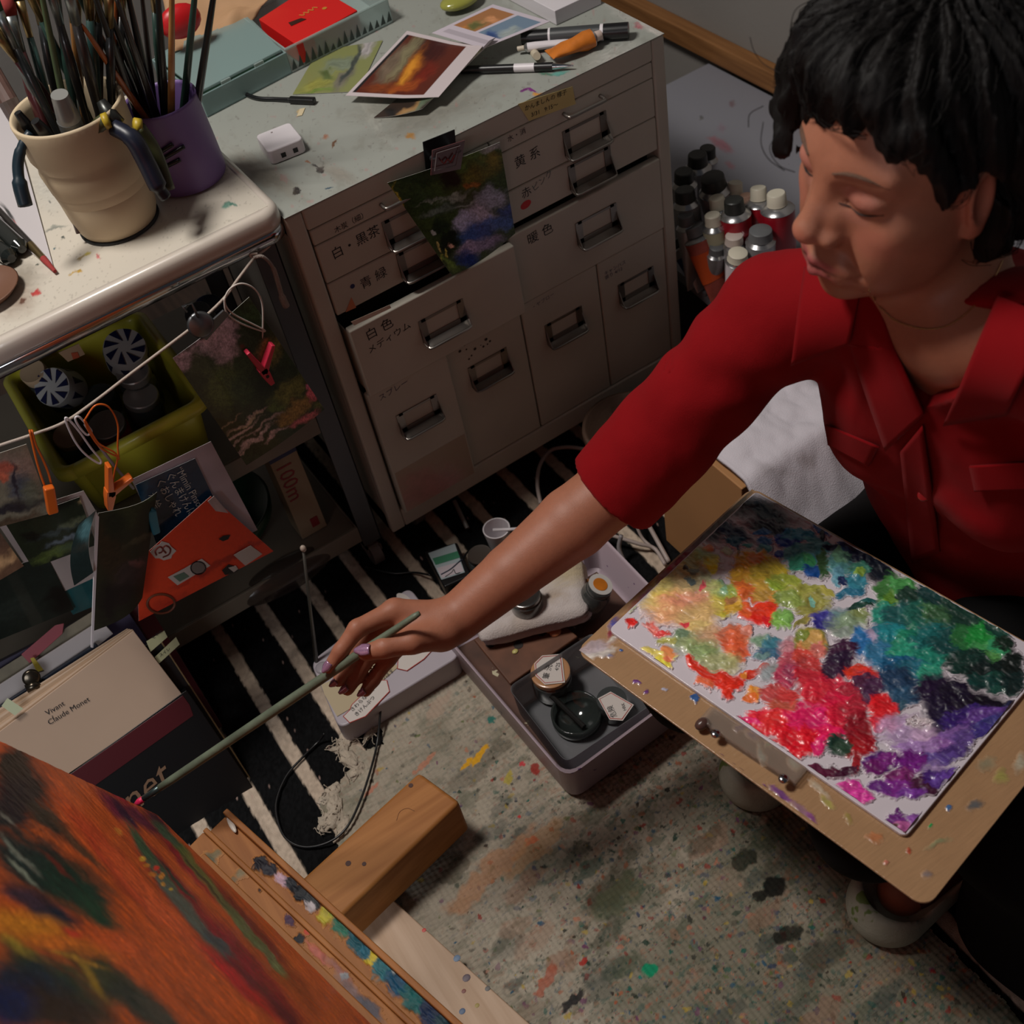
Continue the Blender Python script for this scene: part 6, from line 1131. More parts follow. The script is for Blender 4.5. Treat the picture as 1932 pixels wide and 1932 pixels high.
# canvas leaning back 15 degrees
cb0 = atd(297, 1537, 1.335); up = nrm(A(-.251, -.075, .965)); cn = nrm(np.cross(d_, up)); cn = cn if cn[0] > 0 else -cn
cw, chh = .95, .86; TH = .020; cd_ = nrm(A(.246, -.969, 0)); up = nrm(A(-.251, -.075, .965)); up = nrm(up - cd_ * (up @ cd_)); cn = nrm(np.cross(cd_, up)); cn = cn if cn[0] > 0 else -cn
cvs = thing('canvas_painting', 'stretched canvas painted in glowing orange, red and dark green on the easel', 'painting', cb0)
g = G(); P_ = [cb0 - cn * TH, cb0 + cd_ * cw - cn * TH, cb0 + cd_ * cw + up * chh - cn * TH, cb0 + up * chh - cn * TH]; g.prism(P_, cn * (TH - .0006)); build('stretcher', g, mat('canvas_edge', (150, 74, 50), rough=.8, var=.5, vscale=14), cvs)
def cvc(X, Y, u, v):
    s = 3.22; D = [(900, 1500, 900, 500, 45, (178, 78, 28)), (300, 480, 420, 90, 48, (196, 86, 36), .6), (200, 700, 60, 260, -35, (200, 90, 30), .6), (700, 900, 420, 60, 50, (176, 60, 34), .6), (950, 1150, 500, 50, 48, (206, 88, 40), .6), (1000, 1400, 500, 60, 45, (190, 82, 26), .6), (1300, 1650, 500, 60, 45, (196, 84, 28), .6),
        (1250, 1300, 600, 50, 50, (120, 22, 28), .6), (1500, 1500, 500, 60, 48, (130, 18, 32), .5), (1650, 1750, 400, 40, 45, (96, 16, 34), .5), (1450, 1620, 300, 40, 45, (170, 24, 30), .6), (1800, 1650, 260, 40, 48, (150, 64, 24), .6), (1500, 1250, 460, 36, 48, (120, 34, 26), .5), (1050, 1000, 300, 40, 50, (130, 30, 34), .5), (1130, 900, 260, 30, 50, (150, 34, 40), .5),
        (700, 560, 150, 40, 45, (110, 36, 56), .6), (850, 620, 160, 36, 38, (92, 34, 52), .6), (700, 470, 110, 18, 40, (150, 44, 50), .5), (760, 600, 120, 20, 50, (60, 30, 54), .6), (960, 640, 100, 26, 45, (80, 30, 50), .6),
        (150, 420, 200, 130, 50, (38, 32, 28), .5), (80, 300, 90, 120, 20, (40, 34, 26), .5), (60, 560, 160, 160, 10, (30, 26, 30), .5), (300, 640, 160, 60, 45, (50, 44, 34), .5), (200, 900, 330, 170, 35, (26, 40, 38), .5), (450, 1050, 260, 120, 35, (22, 50, 38), .5), (600, 1200, 160, 60, 45, (26, 60, 40), .6), (300, 1200, 200, 60, 25, (24, 36, 52), .5), (150, 1100, 160, 50, 20, (56, 40, 52), .6), (40, 620, 60, 12, 50, (120, 120, 110), .5), (120, 850, 160, 16, 45, (110, 116, 104), .5), (150, 960, 130, 12, 45, (120, 128, 112), .5), (480, 800, 200, 20, 45, (90, 60, 40), .6), (600, 1000, 160, 20, 40, (110, 60, 36), .5), (350, 920, 120, 14, 45, (100, 40, 30), .6),
        (150, 1280, 300, 80, 15, (196, 120, 32), .6), (450, 1400, 260, 50, 12, (200, 106, 34), .6), (700, 1380, 200, 60, 20, (196, 84, 34), .6), (130, 1420, 160, 34, 30, (170, 140, 44), .6), (440, 1320, 60, 20, 20, (206, 70, 40), .5),
        (350, 1650, 420, 160, 30, (40, 54, 36), .5), (150, 1700, 260, 200, 20, (24, 36, 50), .5), (650, 1600, 260, 90, 35, (56, 60, 34), .5), (300, 1780, 360, 120, 15, (44, 34, 26), .5), (60, 1760, 150, 130, 0, (18, 30, 66), .6), (850, 1750, 260, 90, 40, (34, 44, 36), .5), (560, 1600, 140, 22, 55, (140, 110, 36), .6), (470, 1480, 160, 14, 20, (150, 110, 40), .6), (1000, 1860, 200, 60, 45, (60, 60, 50), .6),
        (980, 960, 330, 34, 55, (70, 84, 62), .35), (1150, 1200, 320, 36, 50, (84, 94, 84), .35), (1330, 1380, 130, 26, 40, (60, 70, 74), .4), (870, 800, 120, 22, 52, (64, 88, 60), .4), (1170, 900, 300, 26, 50, (96, 104, 50), .35), (1010, 720, 110, 24, 45, (70, 90, 66), .4), (1500, 1300, 330, 30, 50, (96, 110, 66), .35), (1650, 1480, 130, 24, 45, (104, 116, 74), .4), (1080, 1010, 160, 10, 50, (36, 50, 40), .4), (1240, 1000, 200, 8, 50, (48, 56, 30), .4),
        (720, 710, 30, 14, 45, (222, 130, 50), .4), (865, 870, 20, 16, 0, (210, 150, 50), .4), (890, 910, 20, 12, 0, (206, 130, 44), .4), (950, 935, 18, 16, 0, (220, 60, 40), .4), (930, 970, 26, 12, 20, (204, 120, 44), .4), (985, 980, 16, 16, 0, (206, 130, 50), .4), (1000, 1020, 14, 14, 0, (196, 140, 60), .4), (1040, 1055, 12, 8, 0, (190, 160, 60), .4), (965, 960, 10, 10, 0, (120, 40, 30), .4)]
    D = [(d[0] / s, 1350 + d[1] / s, d[2] / s, d[3] / s) + d[4:] for d in D]
    D = [(d[0] if k else d[0], d[1], d[2], d[3]) + d[4:6] + ((d[6] if len(d) > 6 else .6),) for k, d in enumerate(D)]
    C, H = dabs_col(X, Y, (190, 86, 36), D, 3, .03, 201)
    st_ = fbm((X * .7 - Y * .7) * .12, (X * .7 + Y * .7) * .012, s=9)[..., None]; return np.clip(C * (1.5 + .5 * st_), 0, 1)
picture('painted_face', cb0, cb0 + cd_ * cw, cb0 + up * chh, cb0 + cd_ * cw + up * chh, 560, 460, cvc, mat('oil_on_canvas', (200, 200, 200), rough=.5, vcol=True, bump=.25, bscale=260, coat=.1), cvs, height=lambda X, Y, u, v: .0006 * fbm((X - Y) * .2, (X + Y) * .02, s=14), thick=.0015, back=(150, 74, 50))
for s_ in (.16, .42): 
    c = cb0 + d_ * (cw * .5 - .03) ; break
ms = cb0 + cd_ * .34 - cn * (TH + .004) - up * .10
build('mast', G().prism([ms - cd_ * .03, ms + cd_ * .03, ms + cd_ * .03 - cn * .03, ms - cd_ * .03 - cn * .03], up * .75), EW, es, bevel=.002)
build('lower_post', G().prism([A(p[0], p[1], .02) for p in (ms - cd_ * .03, ms + cd_ * .03, ms + cd_ * .03 - cn * .03, ms - cd_ * .03 - cn * .03)], (0, 0, .19)), EW, es, bevel=.002)
# --- board, palette and clip on her lap
BZ = .362
c4 = [atz(1085, 1228, BZ), atz(1752, 1718, BZ), None, atz(1412, 915, BZ)]
bu = nrm(c4[1] - c4[0]); bv = A(-bu[1], bu[0], 0); bv = bv if bv[0] > 0 else -bv; Lb = np.linalg.norm(c4[1] - c4[0]) * .995; Wb = (c4[3] - c4[0]) @ bv; c0 = c4[0]
board = thing('clip_board', 'brown paint-flecked board with a clear clip under the white palette on her lap', 'board', c0 + bu * Lb / 2 + bv * Wb / 2 - A(0, 0, .003))
pl = [c0 + bu * (Lb / 2 + a) + bv * (Wb / 2 + b) - A(0, 0, .003) for a, b in rr(Lb, Wb, .014, 6)]
BRD = mat('brown_board', (172, 136, 100), rough=.22, coat=.5, var=.08, vscale=40, bump=.4, bscale=40, aniso=(1, 6, 1))
build('panel', G().prism(pl, (0, 0, .003)), BRD, board, bevel=.0008)
FL = [(1200, 1288, 7, 4, 20, (110, 56, 130)), (1220, 1303, 4, 4, 0, (110, 56, 130)), (1255, 1300, 6, 3, -20, (160, 160, 180)), (1310, 1318, 8, 7, 0, (46, 90, 150)), (1700, 1560, 4, 4, 0, (60, 130, 130)), (1757, 1558, 6, 4, -30, (40, 150, 80)), (1652, 1580, 14, 11, 20, (190, 116, 70), .5, .8), (1715, 1608, 4, 6, 0, (180, 80, 50)), (1838, 1518, 14, 10, -20, (50, 76, 90), .5, .8), (1793, 1525, 5, 7, 0, (70, 110, 160)), (1890, 1465, 12, 14, 0, (150, 160, 70), .7, .6), (1750, 1650, 8, 9, 0, (90, 100, 120), .6, .6), (1790, 1662, 5, 4, 0, (120, 150, 160)), (1670, 1630, 5, 4, 0, (196, 120, 100)), (1860, 1440, 16, 10, -30, (110, 130, 110), .8, .5), (1925, 1440, 10, 16, 20, (170, 176, 160), .7, .6), (1770, 1590, 22, 4, -20, (110, 150, 110), .7, .5),
 (1560, 1515, 16, 5, 40, (180, 176, 90), .6, .8), (1545, 1490, 22, 6, 40, (196, 190, 170), .6, .6), (1500, 1440, 12, 8, 30, (176, 186, 170), .5, .9), (1455, 1402, 8, 7, 0, (40, 140, 90), .4), (1435, 1425, 6, 18, -10, (170, 196, 186), .5, .8), (1420, 1390, 14, 6, 30, (90, 50, 96), .5), (1600, 1545, 10, 5, 40, (140, 130, 60), .6, .7), (1395, 1375, 8, 6, 0, (90, 50, 90), .4),
 (1375, 1440, 22, 5, 32, (104, 40, 120), .4), (1340, 1423, 10, 5, 30, (110, 44, 120), .4), (1430, 1485, 16, 7, 30, (104, 44, 124), .4), (1475, 1500, 24, 7, 32, (120, 70, 130), .5), (1510, 1528, 20, 8, 35, (150, 110, 140), .6, .8), (1530, 1545, 14, 6, 40, (130, 60, 140), .5, .8),
 (1170, 1228, 3, 3, 0, (40, 90, 160)), (1142, 1230, 16, 4, 30, (70, 110, 170), .6, .7), (1160, 1180, 9, 14, 30, (56, 66, 150), .6, .9), (1175, 1168, 12, 8, -40, (150, 110, 70), .6, .7), (1200, 1140, 20, 8, -45, (140, 70, 70), .7, .7), (1232, 1100, 16, 7, -45, (176, 160, 90), .6, .8), (1222, 1122, 14, 8, -45, (130, 70, 120), .6, .7), (1255, 1085, 20, 9, -45, (150, 100, 110), .6, .8), (1285, 1052, 26, 12, -42, (150, 24, 50), .5), (1262, 1066, 12, 8, -40, (180, 30, 70), .5), (1310, 1030, 26, 12, -42, (110, 44, 56), .7, .9), (1335, 1005, 26, 13, -42, (70, 56, 60), .7, .9), (1365, 975, 30, 14, -42, (66, 60, 56), .7, .9), (1395, 940, 30, 16, -42, (56, 54, 50), .7, .9),
 (1105, 1238, 26, 9, -14, (206, 198, 188), .4), (1135, 1230, 24, 8, -12, (206, 198, 190), .4), (1120, 1222, 34, 9, -16, (190, 176, 186), .5, .8), (1160, 1205, 12, 3, -20, (206, 200, 190), .5), (1095, 1250, 12, 10, 20, (200, 190, 180), .4), (1150, 1198, 4, 8, 30, (150, 60, 70), .5)]
relief('paint_smears', c0 + bu * .003 + bv * .003, bu, bv, Lb - .006, Wb - .006, 420, 300, BZ + .0001, FL, (172, 136, 100), board, mat('wet_paint_smear', (200, 200, 200), rough=.35, vcol=True, coat=.4), 77, .0008)['kind'] = 'stuff'
# clear clip
ck0, ck1 = atz(1318, 1362, BZ + .006), atz(1500, 1482, BZ + .006); m_ = mat('clear_acrylic', (206, 190, 176), rough=.06, trans=.6, alpha=.35, coat=.6); e_ = nrm(ck1 - ck0); lk = np.linalg.norm(ck1 - ck0); f_ = np.cross([0, 0, 1], e_); f_ = f_ if f_ @ bv > 0 else -f_
build('clip_bar', G().prism([ck0 + A(0, 0, 0), ck0 + e_ * lk, ck0 + e_ * lk + f_ * .020, ck0 + f_ * .020], (0, 0, .006)), m_, board, bevel=.002)
build('clip_base', G().prism([ck0 - A(0, 0, .006), ck0 + e_ * lk - A(0, 0, .006), ck0 + e_ * lk + f_ * .024 - A(0, 0, .006), ck0 + f_ * .024 - A(0, 0, .006)], (0, 0, .005)), m_, board, bevel=.001)
for (px, py) in ((1350, 1385), (1478, 1470)): build('rivet', G().lathe([(.0048, 0), (.0048, .0015), (.003, .003), (0, .003)], atz(px, py, BZ + .0122), n=20), CHROME, board, smooth=True)
build('bead', G().ball(atz(1325, 1366, BZ + .008), .007, 12, (1.2, .9, .8)), mat('clip_roll', (84, 60, 54), rough=.3), board, smooth=True)
# white palette and its paint
pal = thing('palette', 'white palette heaped with a rainbow of oil paint', 'palette', A(.14, -.75, BZ))
PT = .0045; pc0, pcu, pcv = atz(1148, 1188, BZ + .0006 + PT) * A(1, 1, 0) + A(0, 0, BZ + .0006), A(.192, -.981, 0), A(.981, .192, 0); PW_, PH_ = .358, .249
plr = [pc0 + pcu * (PW_ / 2 + a) + pcv * (PH_ / 2 + b) for a, b in rr(PW_, PH_, .006, 4)]
build('plate', G().prism(plr, (0, 0, PT)), mat('palette_white', (214, 206, 214), rough=.3, coat=.3), pal, bevel=.0008)
DB = """380 270 150 60 -5 18 34 40 .7|430 300 150 50 5 10 22 44 .5|560 300 150 46 20 12 24 44 .5|720 330 110 30 30 14 30 70 .4|860 260 130 50 20 20 44 60 .7|900 330 120 26 10 16 20 44 .4|740 210 60 60 0 30 34 30 .8|330 300 60 50 0 44 50 56 .7
740 380 26 34 10 20 80 110|735 370 46 14 0 18 84 112|745 430 6 34 5 20 50 84|790 400 24 8 0 60 150 150|860 410 30 22 0 70 150 160|860 380 34 18 -10 30 96 160|850 345 40 12 -10 40 110 176|950 370 44 40 0 24 70 160|975 390 34 26 0 16 50 150|1010 350 70 26 10 40 130 160|1080 380 60 20 15 60 150 160|1070 410 60 26 0 80 160 170|1090 330 40 12 30 24 80 160
970 430 40 30 0 90 170 176|1020 440 66 50 10 60 140 150|1000 470 50 34 -10 50 150 120|1050 500 36 30 0 16 76 150|1100 470 26 60 0 50 90 50|1170 460 50 60 0 90 160 160|1180 430 40 34 0 110 176 140|1160 520 28 36 0 96 160 180|1130 400 34 12 0 14 26 70|1095 345 12 24 0 14 24 56|1190 400 40 12 30 20 60 120|920 434 20 12 0 30 60 160|1040 460 30 16 20 60 160 100
1270 430 90 60 30 6 20 44 .4|1330 500 90 50 32 8 22 36 .4|1230 370 70 20 30 12 40 84|1250 500 44 34 0 60 130 110|1240 550 50 44 0 50 130 150|1210 590 60 22 0 40 110 140|1180 545 24 14 20 20 36 80|1250 510 26 16 0 130 170 70
820 480 90 60 10 206 166 36|780 520 60 70 10 200 150 40|870 520 70 60 0 176 156 44|900 480 60 30 30 190 176 50|830 570 80 40 10 196 160 60|770 580 46 40 0 216 110 40|800 600 50 22 20 200 96 44|740 500 26 16 0 226 180 50|860 600 60 26 0 176 140 60|910 560 50 26 20 130 160 50|950 540 60 24 20 150 170 60|820 450 40 20 0 206 130 60|905 620 26 34 20 214 150 60|930 600 16 8 0 206 90 50
1010 600 90 46 0 150 158 70|1050 640 80 40 -10 146 150 76|960 620 60 36 0 130 156 76|1110 585 40 20 20 170 170 80|1040 690 70 14 -38 150 142 70|1000 715 30 12 -30 140 140 72|1055 628 10 12 0 120 190 170
830 680 70 44 10 232 40 24|860 660 50 34 0 236 56 24|870 710 24 24 20 210 20 30|780 660 26 34 0 230 96 40|810 650 22 10 0 246 90 60|930 700 42 36 0 130 190 84|940 690 30 20 0 120 180 90
660 590 44 50 0 170 200 110|700 600 50 50 0 150 176 80|690 650 60 40 0 190 186 60|730 640 40 36 0 200 160 50|680 570 30 24 30 130 190 150|640 560 40 30 0 176 200 110|650 640 40 30 0 210 200 90|720 620 30 16 0 170 120 70
520 520 120 110 0 176 176 130 .7|560 460 60 50 0 160 166 110 .6|500 600 110 60 0 206 186 130 .6|450 610 70 36 0 222 206 96 .6|420 640 60 34 0 222 200 120 .6|520 650 90 60 10 226 150 120 .6|580 620 50 40 0 214 150 120 .6|470 680 90 40 0 226 170 120 .6|600 680 60 50 0 206 176 110 .6|560 700 70 40 0 210 180 120 .6|640 470 26 34 0 206 206 60|650 490 20 20 0 226 226 60|630 400 20 16 20 200 120 80|600 430 40 30 0 140 170 110 .6|560 500 30 12 0 110 130 110|610 560 14 24 30 220 90 100|700 420 24 14 40 170 190 160|620 520 30 20 0 170 180 140|440 540 44 40 0 206 200 120 .6|480 480 40 40 0 190 190 130 .6|560 540 20 14 0 90 110 110|530 490 12 8 0 60 60 50|575 580 8 6 0 206 160 140
310 640 24 22 0 180 200 150|310 705 24 18 50 206 34 30|330 720 14 16 0 206 34 30|300 725 8 6 0 220 90 70|400 735 40 22 30 216 110 100|440 760 26 12 0 206 60 60|590 740 50 34 0 210 190 120|550 750 34 26 0 206 180 110|530 720 24 12 0 226 70 80
520 790 50 34 0 130 160 110 .6|570 810 70 50 10 150 170 120 .6|620 830 60 50 0 140 170 110 .6|660 770 70 40 0 196 160 120 .6|520 760 40 20 0 110 140 110|450 790 40 16 0 176 180 90|720 770 60 50 10 206 120 90|750 790 60 50 0 214 104 66|740 830 54 44 10 220 96 56|760 870 24 16 0 200 80 60|700 880 60 40 0 180 180 120 .6|660 880 60 34 0 160 170 120 .6|790 750 24 16 0 206 130 110
450 850 44 20 10 226 216 90|440 880 40 26 40 230 216 80|455 840 34 26 0 236 150 90|390 830 40 16 20 226 214 110|430 910 20 16 30 226 220 90|460 870 26 14 0 236 130 90
560 880 34 20 30 214 46 26|600 910 60 22 25 216 50 28|680 950 80 34 10 214 48 28|720 970 60 30 0 222 44 26|710 1000 26 34 0 222 50 30|800 930 60 18 -15 210 56 34|850 900 24 12 -30 196 60 40|770 940 16 14 0 230 140 50|615 965 34 20 20 230 110 70|820 1010 34 30 0 250 150 50|800 1030 34 14 0 240 120 50|835 1000 22 16 0 252 170 90
850 790 46 26 0 120 160 130 .6|900 800 40 30 0 60 130 150|870 840 60 26 -10 60 110 140|850 850 30 16 0 110 150 150|890 900 30 24 0 140 150 150 .6|960 820 40 40 0 190 130 140 .6|870 930 40 26 20 150 166 170 .6
1050 800 70 66 10 150 150 60|1050 820 60 50 0 206 140 80|1060 790 40 34 0 196 160 90|1080 830 36 34 0 196 110 100|1010 770 26 20 0 120 140 60
1160 690 70 34 0 100 140 150 .6|1100 700 50 34 20 60 60 150|1090 720 40 30 0 50 50 140|1240 690 50 30 0 130 150 90|1200 720 70 40 0 130 160 130 .6|1250 650 60 14 -10 20 60 50|1290 630 40 10 -10 30 90 90|1180 750 40 20 0 140 160 150
1400 580 80 60 0 60 130 60|1370 600 50 60 0 60 120 60|1430 560 60 34 0 70 150 80|1460 620 60 46 0 30 60 50|1380 620 30 30 0 90 140 50|1350 680 50 50 0 40 140 120|1420 690 80 50 0 30 90 90|1500 680 70 50 0 30 96 84|1560 660 60 50 0 60 110 70|1600 700 80 50 0 50 90 60|1540 600 60 40 30 20 60 60|1650 640 70 40 30 24 60 50|1750 680 60 40 20 60 150 100|1700 720 80 60 20 24 60 50
1330 780 60 50 0 60 120 150|1310 830 26 70 5 150 160 190|1290 780 24 40 0 170 160 190|1260 800 44 60 0 40 110 170|1350 840 70 60 0 50 120 160|1400 760 70 40 0 30 130 140|1480 800 90 70 0 30 130 100|1450 840 80 60 0 40 150 120|1560 780 90 70 0 24 100 100|1550 860 70 50 0 30 130 110|1640 800 90 60 0 20 70 70|1420 900 90 50 0 24 90 130|1480 920 80 50 0 30 100 120|1540 940 50 60 30 50 160 130|1400 960 90 60 0 30 60 90|1440 1020 70 40 0 40 80 110|1380 1060 60 30 0 50 90 110
1700 780 70 50 0 40 110 60|1760 780 70 60 10 30 140 60|1780 830 60 40 0 70 160 90|1830 750 60 30 30 24 70 60|1820 820 50 40 0 50 150 100|1790 860 40 30 0 80 150 80|1850 800 40 30 0 16 40 30|1700 880 90 60 0 16 50 44|1800 920 110 50 -10 10 30 30|1880 890 50 60 0 12 26 24|1830 970 100 40 10 20 70 60|1760 960 70 30 10 14 60 56|1880 960 50 50 0 10 36 36
960 880 56 50 0 180 80 96|940 940 44 50 0 176 60 90|970 920 40 30 0 150 60 90|1010 850 44 30 0 200 70 60|1060 940 80 60 0 196 40 56|1120 1000 80 70 0 196 30 60|1080 1010 70 50 10 210 40 60|1180 840 66 60 0 60 30 60|1160 900 60 50 0 50 26 56|1180 860 50 30 -10 40 26 54|1250 920 60 30 0 220 60 40|1280 950 50 40 0 210 50 44|1260 1000 66 70 0 80 40 70|1200 1010 50 50 0 170 40 60|1310 1000 40 50 0 70 40 74|1050 880 44 26 0 190 60 60|1160 1050 70 50 0 220 24 70
900 1010 60 34 10 200 80 80|940 1050 70 30 0 190 90 70|960 1010 50 30 0 206 60 60|890 1110 100 40 0 230 36 60|860 1140 80 40 10 230 44 60|800 1120 60 14 8 220 40 110|930 1130 80 50 10 224 50 50|960 1180 80 50 20 216 24 40|1040 1110 90 60 0 226 30 100|1130 1130 90 60 0 220 30 110|1100 1180 80 40 0 226 24 90|1020 1200 60 60 20 216 20 40|1000 1240 30 34 20 210 20 40|1080 1230 30 40 30 220 30 110|1180 1100 60 60 0 210 30 60|1230 1070 50 50 0 180 40 60|1350 1080 60 50 0 226 40 50|1340 1050 50 40 0 220 30 40|1330 1130 40 26 20 216 40 60
1240 1150 60 70 0 140 24 40|1270 1200 60 60 10 150 20 34|1230 1230 50 40 0 160 20 30|1160 1220 50 40 0 26 60 50|1180 1230 40 30 10 40 70 54|1240 1300 20 46 20 150 30 40|1140 1330 100 24 0 80 20 50|1200 1330 50 20 -10 60 16 44|1080 1320 60 14 10 90 30 60
1560 1000 80 70 0 30 20 50 .4|1590 1080 70 80 0 26 20 50 .4|1600 1150 50 70 0 30 24 60 .4|1680 1030 90 50 0 24 16 40 .4|1780 1050 100 40 10 16 14 30 .4|1850 1080 60 30 -20 24 30 60|1700 1110 100 50 -10 50 30 110|1640 1000 60 50 0 20 16 40|1760 1100 100 30 -10 90 60 140|1800 1130 80 26 -20 60 60 130
1430 1130 80 30 0 176 156 190 .6|1440 1180 90 50 10 170 150 190 .6|1380 1140 40 26 0 196 150 190 .6|1500 1130 50 26 0 200 196 200|1520 1190 60 40 0 180 156 190 .6|1600 1230 90 40 0 130 90 160|1480 1230 90 30 0 150 120 180|1640 1250 70 34 -10 70 50 120|1560 1280 100 30 -5 90 70 150|1640 1170 60 30 -20 120 90 160|1680 1190 50 40 -10 90 70 140|1760 1160 50 20 -20 60 50 130
1330 1290 60 46 0 80 30 110|1320 1310 40 30 0 100 24 100|1370 1280 50 26 0 120 40 130|1460 1290 60 50 0 100 24 120|1480 1300 50 34 0 110 30 130|1560 1330 60 30 -10 150 130 180 .6|1420 1350 60 30 0 120 40 110|1500 1390 60 40 0 70 30 60|1560 1360 50 30 0 60 30 110|1600 1350 60 26 -20 90 60 150|1400 1400 70 34 0 120 40 140|1340 1390 50 20 20 100 40 130|1530 1410 50 20 0 60 24 50|1470 1420 60 20 0 110 50 150
1230 1410 60 44 10 196 50 150|1250 1430 50 30 0 210 60 160|1200 1390 40 16 0 200 60 150|1400 1530 44 34 0 100 40 120|1440 1560 60 24 0 170 90 150|1490 1530 44 30 0 130 80 160|1410 1500 12 26 0 90 30 110|1500 1560 40 20 0 180 140 180|1380 1560 30 12 0 90 60 60|1420 1590 40 12 0 110 90 60"""
DB = [tuple(float(x) for x in d.split()) for d in DB.replace('\n', '|').split('|')]
PD = []
for d in DB:
    x, y, rx, ry, a_ = d[:5]; PD.append((1050 + x * 882 / 1932, 850 + y * 882 / 1932, rx * .4565 * 1.02, ry * .4565 * 1.02, a_, (min(255, d[5] * 1.06 + 4), min(255, d[6] * 1.03 + 2), min(255, d[7] * 1.03 + 2)), (d[8] if len(d) > 8 else .22), 1.))
nx, ny = 780, 560; m0 = .0025
u, v = np.meshgrid(np.linspace(m0, PW_ - m0, nx), np.linspace(m0, PH_ - m0, ny), indexing='ij')
P = pc0 + pcu * u[..., None] + pcv * v[..., None]; P[..., 2] = pc0[2] + PT + .0002
X_, Y_ = proj(P); keep = (X_ < 1980)
C0 = np.array(linv((214, 206, 214))); C, H = dabs_col(X_, Y_, (214, 206, 214), PD, 5.0, .055, 301, edge=.15)
D_ = np.linalg.norm(C - C0, axis=-1); cov = sst(.05, .16, D_)
hf = fbm(X_ * .06, Y_ * .06, s=71, o=3); hs = fbm((X_ * .8 + Y_ * .6) * .022 + 3, (X_ * -.6 + Y_ * .8) * .16, s=73, o=3)
C = C * (1 + cov[..., None] * (.30 * hf + .18 * hs)[..., None]); C = np.clip(C, 0, 1)
Hh = .0006 + .0010 * H + .0028 * np.clip(hf + .1, 0, 1) + .0007 * hs
for _ in range(4):
    Hh[1:-1] = (Hh[:-2] + 2 * Hh[1:-1] + Hh[2:]) / 4; Hh[:, 1:-1] = (Hh[:, :-2] + 2 * Hh[:, 1:-1] + Hh[:, 2:]) / 4
P[..., 2] += cov * Hh + 0 * (.0006 + .0010 * H + .0028 * np.clip(hf + .1, 0, 1) + .0007 * hs)
idx = np.arange(nx * ny).reshape(nx, ny); q = (cov[:-1, :-1] + cov[1:, :-1] + cov[1:, 1:] + cov[:-1, 1:]) > .02
fs = np.stack([idx[:-1, :-1][q], idx[1:, :-1][q], idx[1:, 1:][q], idx[:-1, 1:][q]], -1); us = np.unique(fs); rm = -np.ones(nx * ny, int); rm[us] = np.arange(len(us))
g = G(); g.add(P.reshape(-1, 3)[us], rm[fs].tolist()); po = build('oil_paint', g, mat('wet_oil_paint', (200, 200, 200), rough=.42, vcol=True, coat=.22, bump=.04, bscale=400), pal, col=C.reshape(-1, 3)[us], smooth=True); po['kind'] = 'stuff'
# --- long brush in her hand
tip = atd(256, 1517, 1.322); tail = atd(791, 1157, 1.190); bx_ = nrm(tail - tip)
pbr = thing('paintbrush', 'long grey-green paintbrush with pink paint on its tip, held to the canvas', 'paintbrush', tip)
Lp = np.linalg.norm(tail - tip)
build('bristles', G().tube([tip, tip + bx_ * Lp * .015, tip + bx_ * Lp * .035], np.array([.0022, .0040, .0034]), 12), mat('pink_bristles', (226, 40, 90), rough=.4, bump=.5, bscale=300), pbr, smooth=True)
build('ferrule', G().tube([tip + bx_ * Lp * .032, tip + bx_ * Lp * .10], np.array([.0036, .0040]), 14), mat('dull_ferrule', (70, 84, 84), rough=.35, metal=.7), pbr, smooth=True)
P_ = [tip + bx_ * Lp * t for t in (.095, .14, .3, .55, .75, .9, .96, .985, 1.)]; build('handle', G().tube(P_, np.array([.0042, .0046, .0048, .0053, .0050, .0040, .0034, .0034, .0026]), 14), mat('worn_green_handle', (112, 124, 104), rough=.5, var=.45, vscale=35, bump=.4, bscale=80), pbr, smooth=True)
# ------------------------------------------------------------------ implicit surfaces (for the painter and her clothes)
class SDF:
    def __init__(s): s.p = []
    def cone(s, a, b, ra, rb, k=.01, op='u', mx=0.): 
        a = np.array(a, float); b = np.array(b, float); c = (a + b) / 2; s.p.append(('c', a, b, ra, rb, k, op, c, np.linalg.norm(a - b) / 2 + max(ra, rb))); return s
    def ell(s, c, r, M=None, k=.01, op='u'):
        s.p.append(('e', np.array(c, float), np.array(r, float), np.eye(3) if M is None else np.array(M), None, k, op, np.array(c, float), float(max(r)))); return s
    def chain(s, pts, rs, k=.006, op='u'):
        for i in range(len(pts) - 1): s.cone(pts[i], pts[i + 1], rs[i], rs[i + 1], k if i == 0 else .004, op)
        return s
    def ev(s, P, cull=None, pr=None):
        d = np.full(P.shape[:-1], .3)
        for (t, a, b, c_, e_, k, op, cc, R_) in (s.p if pr is None else pr):
            if t == 'c':
                ba = b - a; pa = P - a; h = np.clip((pa @ ba) / (ba @ ba + 1e-12), 0, 1); q = np.linalg.norm(pa - h[..., None] * ba, axis=-1) - (c_ + (e_ - c_) * h)
            else:
                p = (P - a) @ c_.T; k0 = np.linalg.norm(p / b, axis=-1); k1 = np.linalg.norm(p / (b * b), axis=-1); q = k0 * (k0 - 1) / (k1 + 1e-9)
            if op == 'u':
                h = np.clip(.5 + .5 * (d - q) / k, 0, 1); d = d * (1 - h) + q * h - k * h * (1 - h)
            else:
                h = np.clip(.5 - .5 * (d + q) / k, 0, 1); d = d * (1 - h) - q * h + k * h * (1 - h)
        return d
    def near(s, c, rad): return [p for p in s.p if np.linalg.norm(c - p[7]) - p[8] < rad + .02 + p[5]]
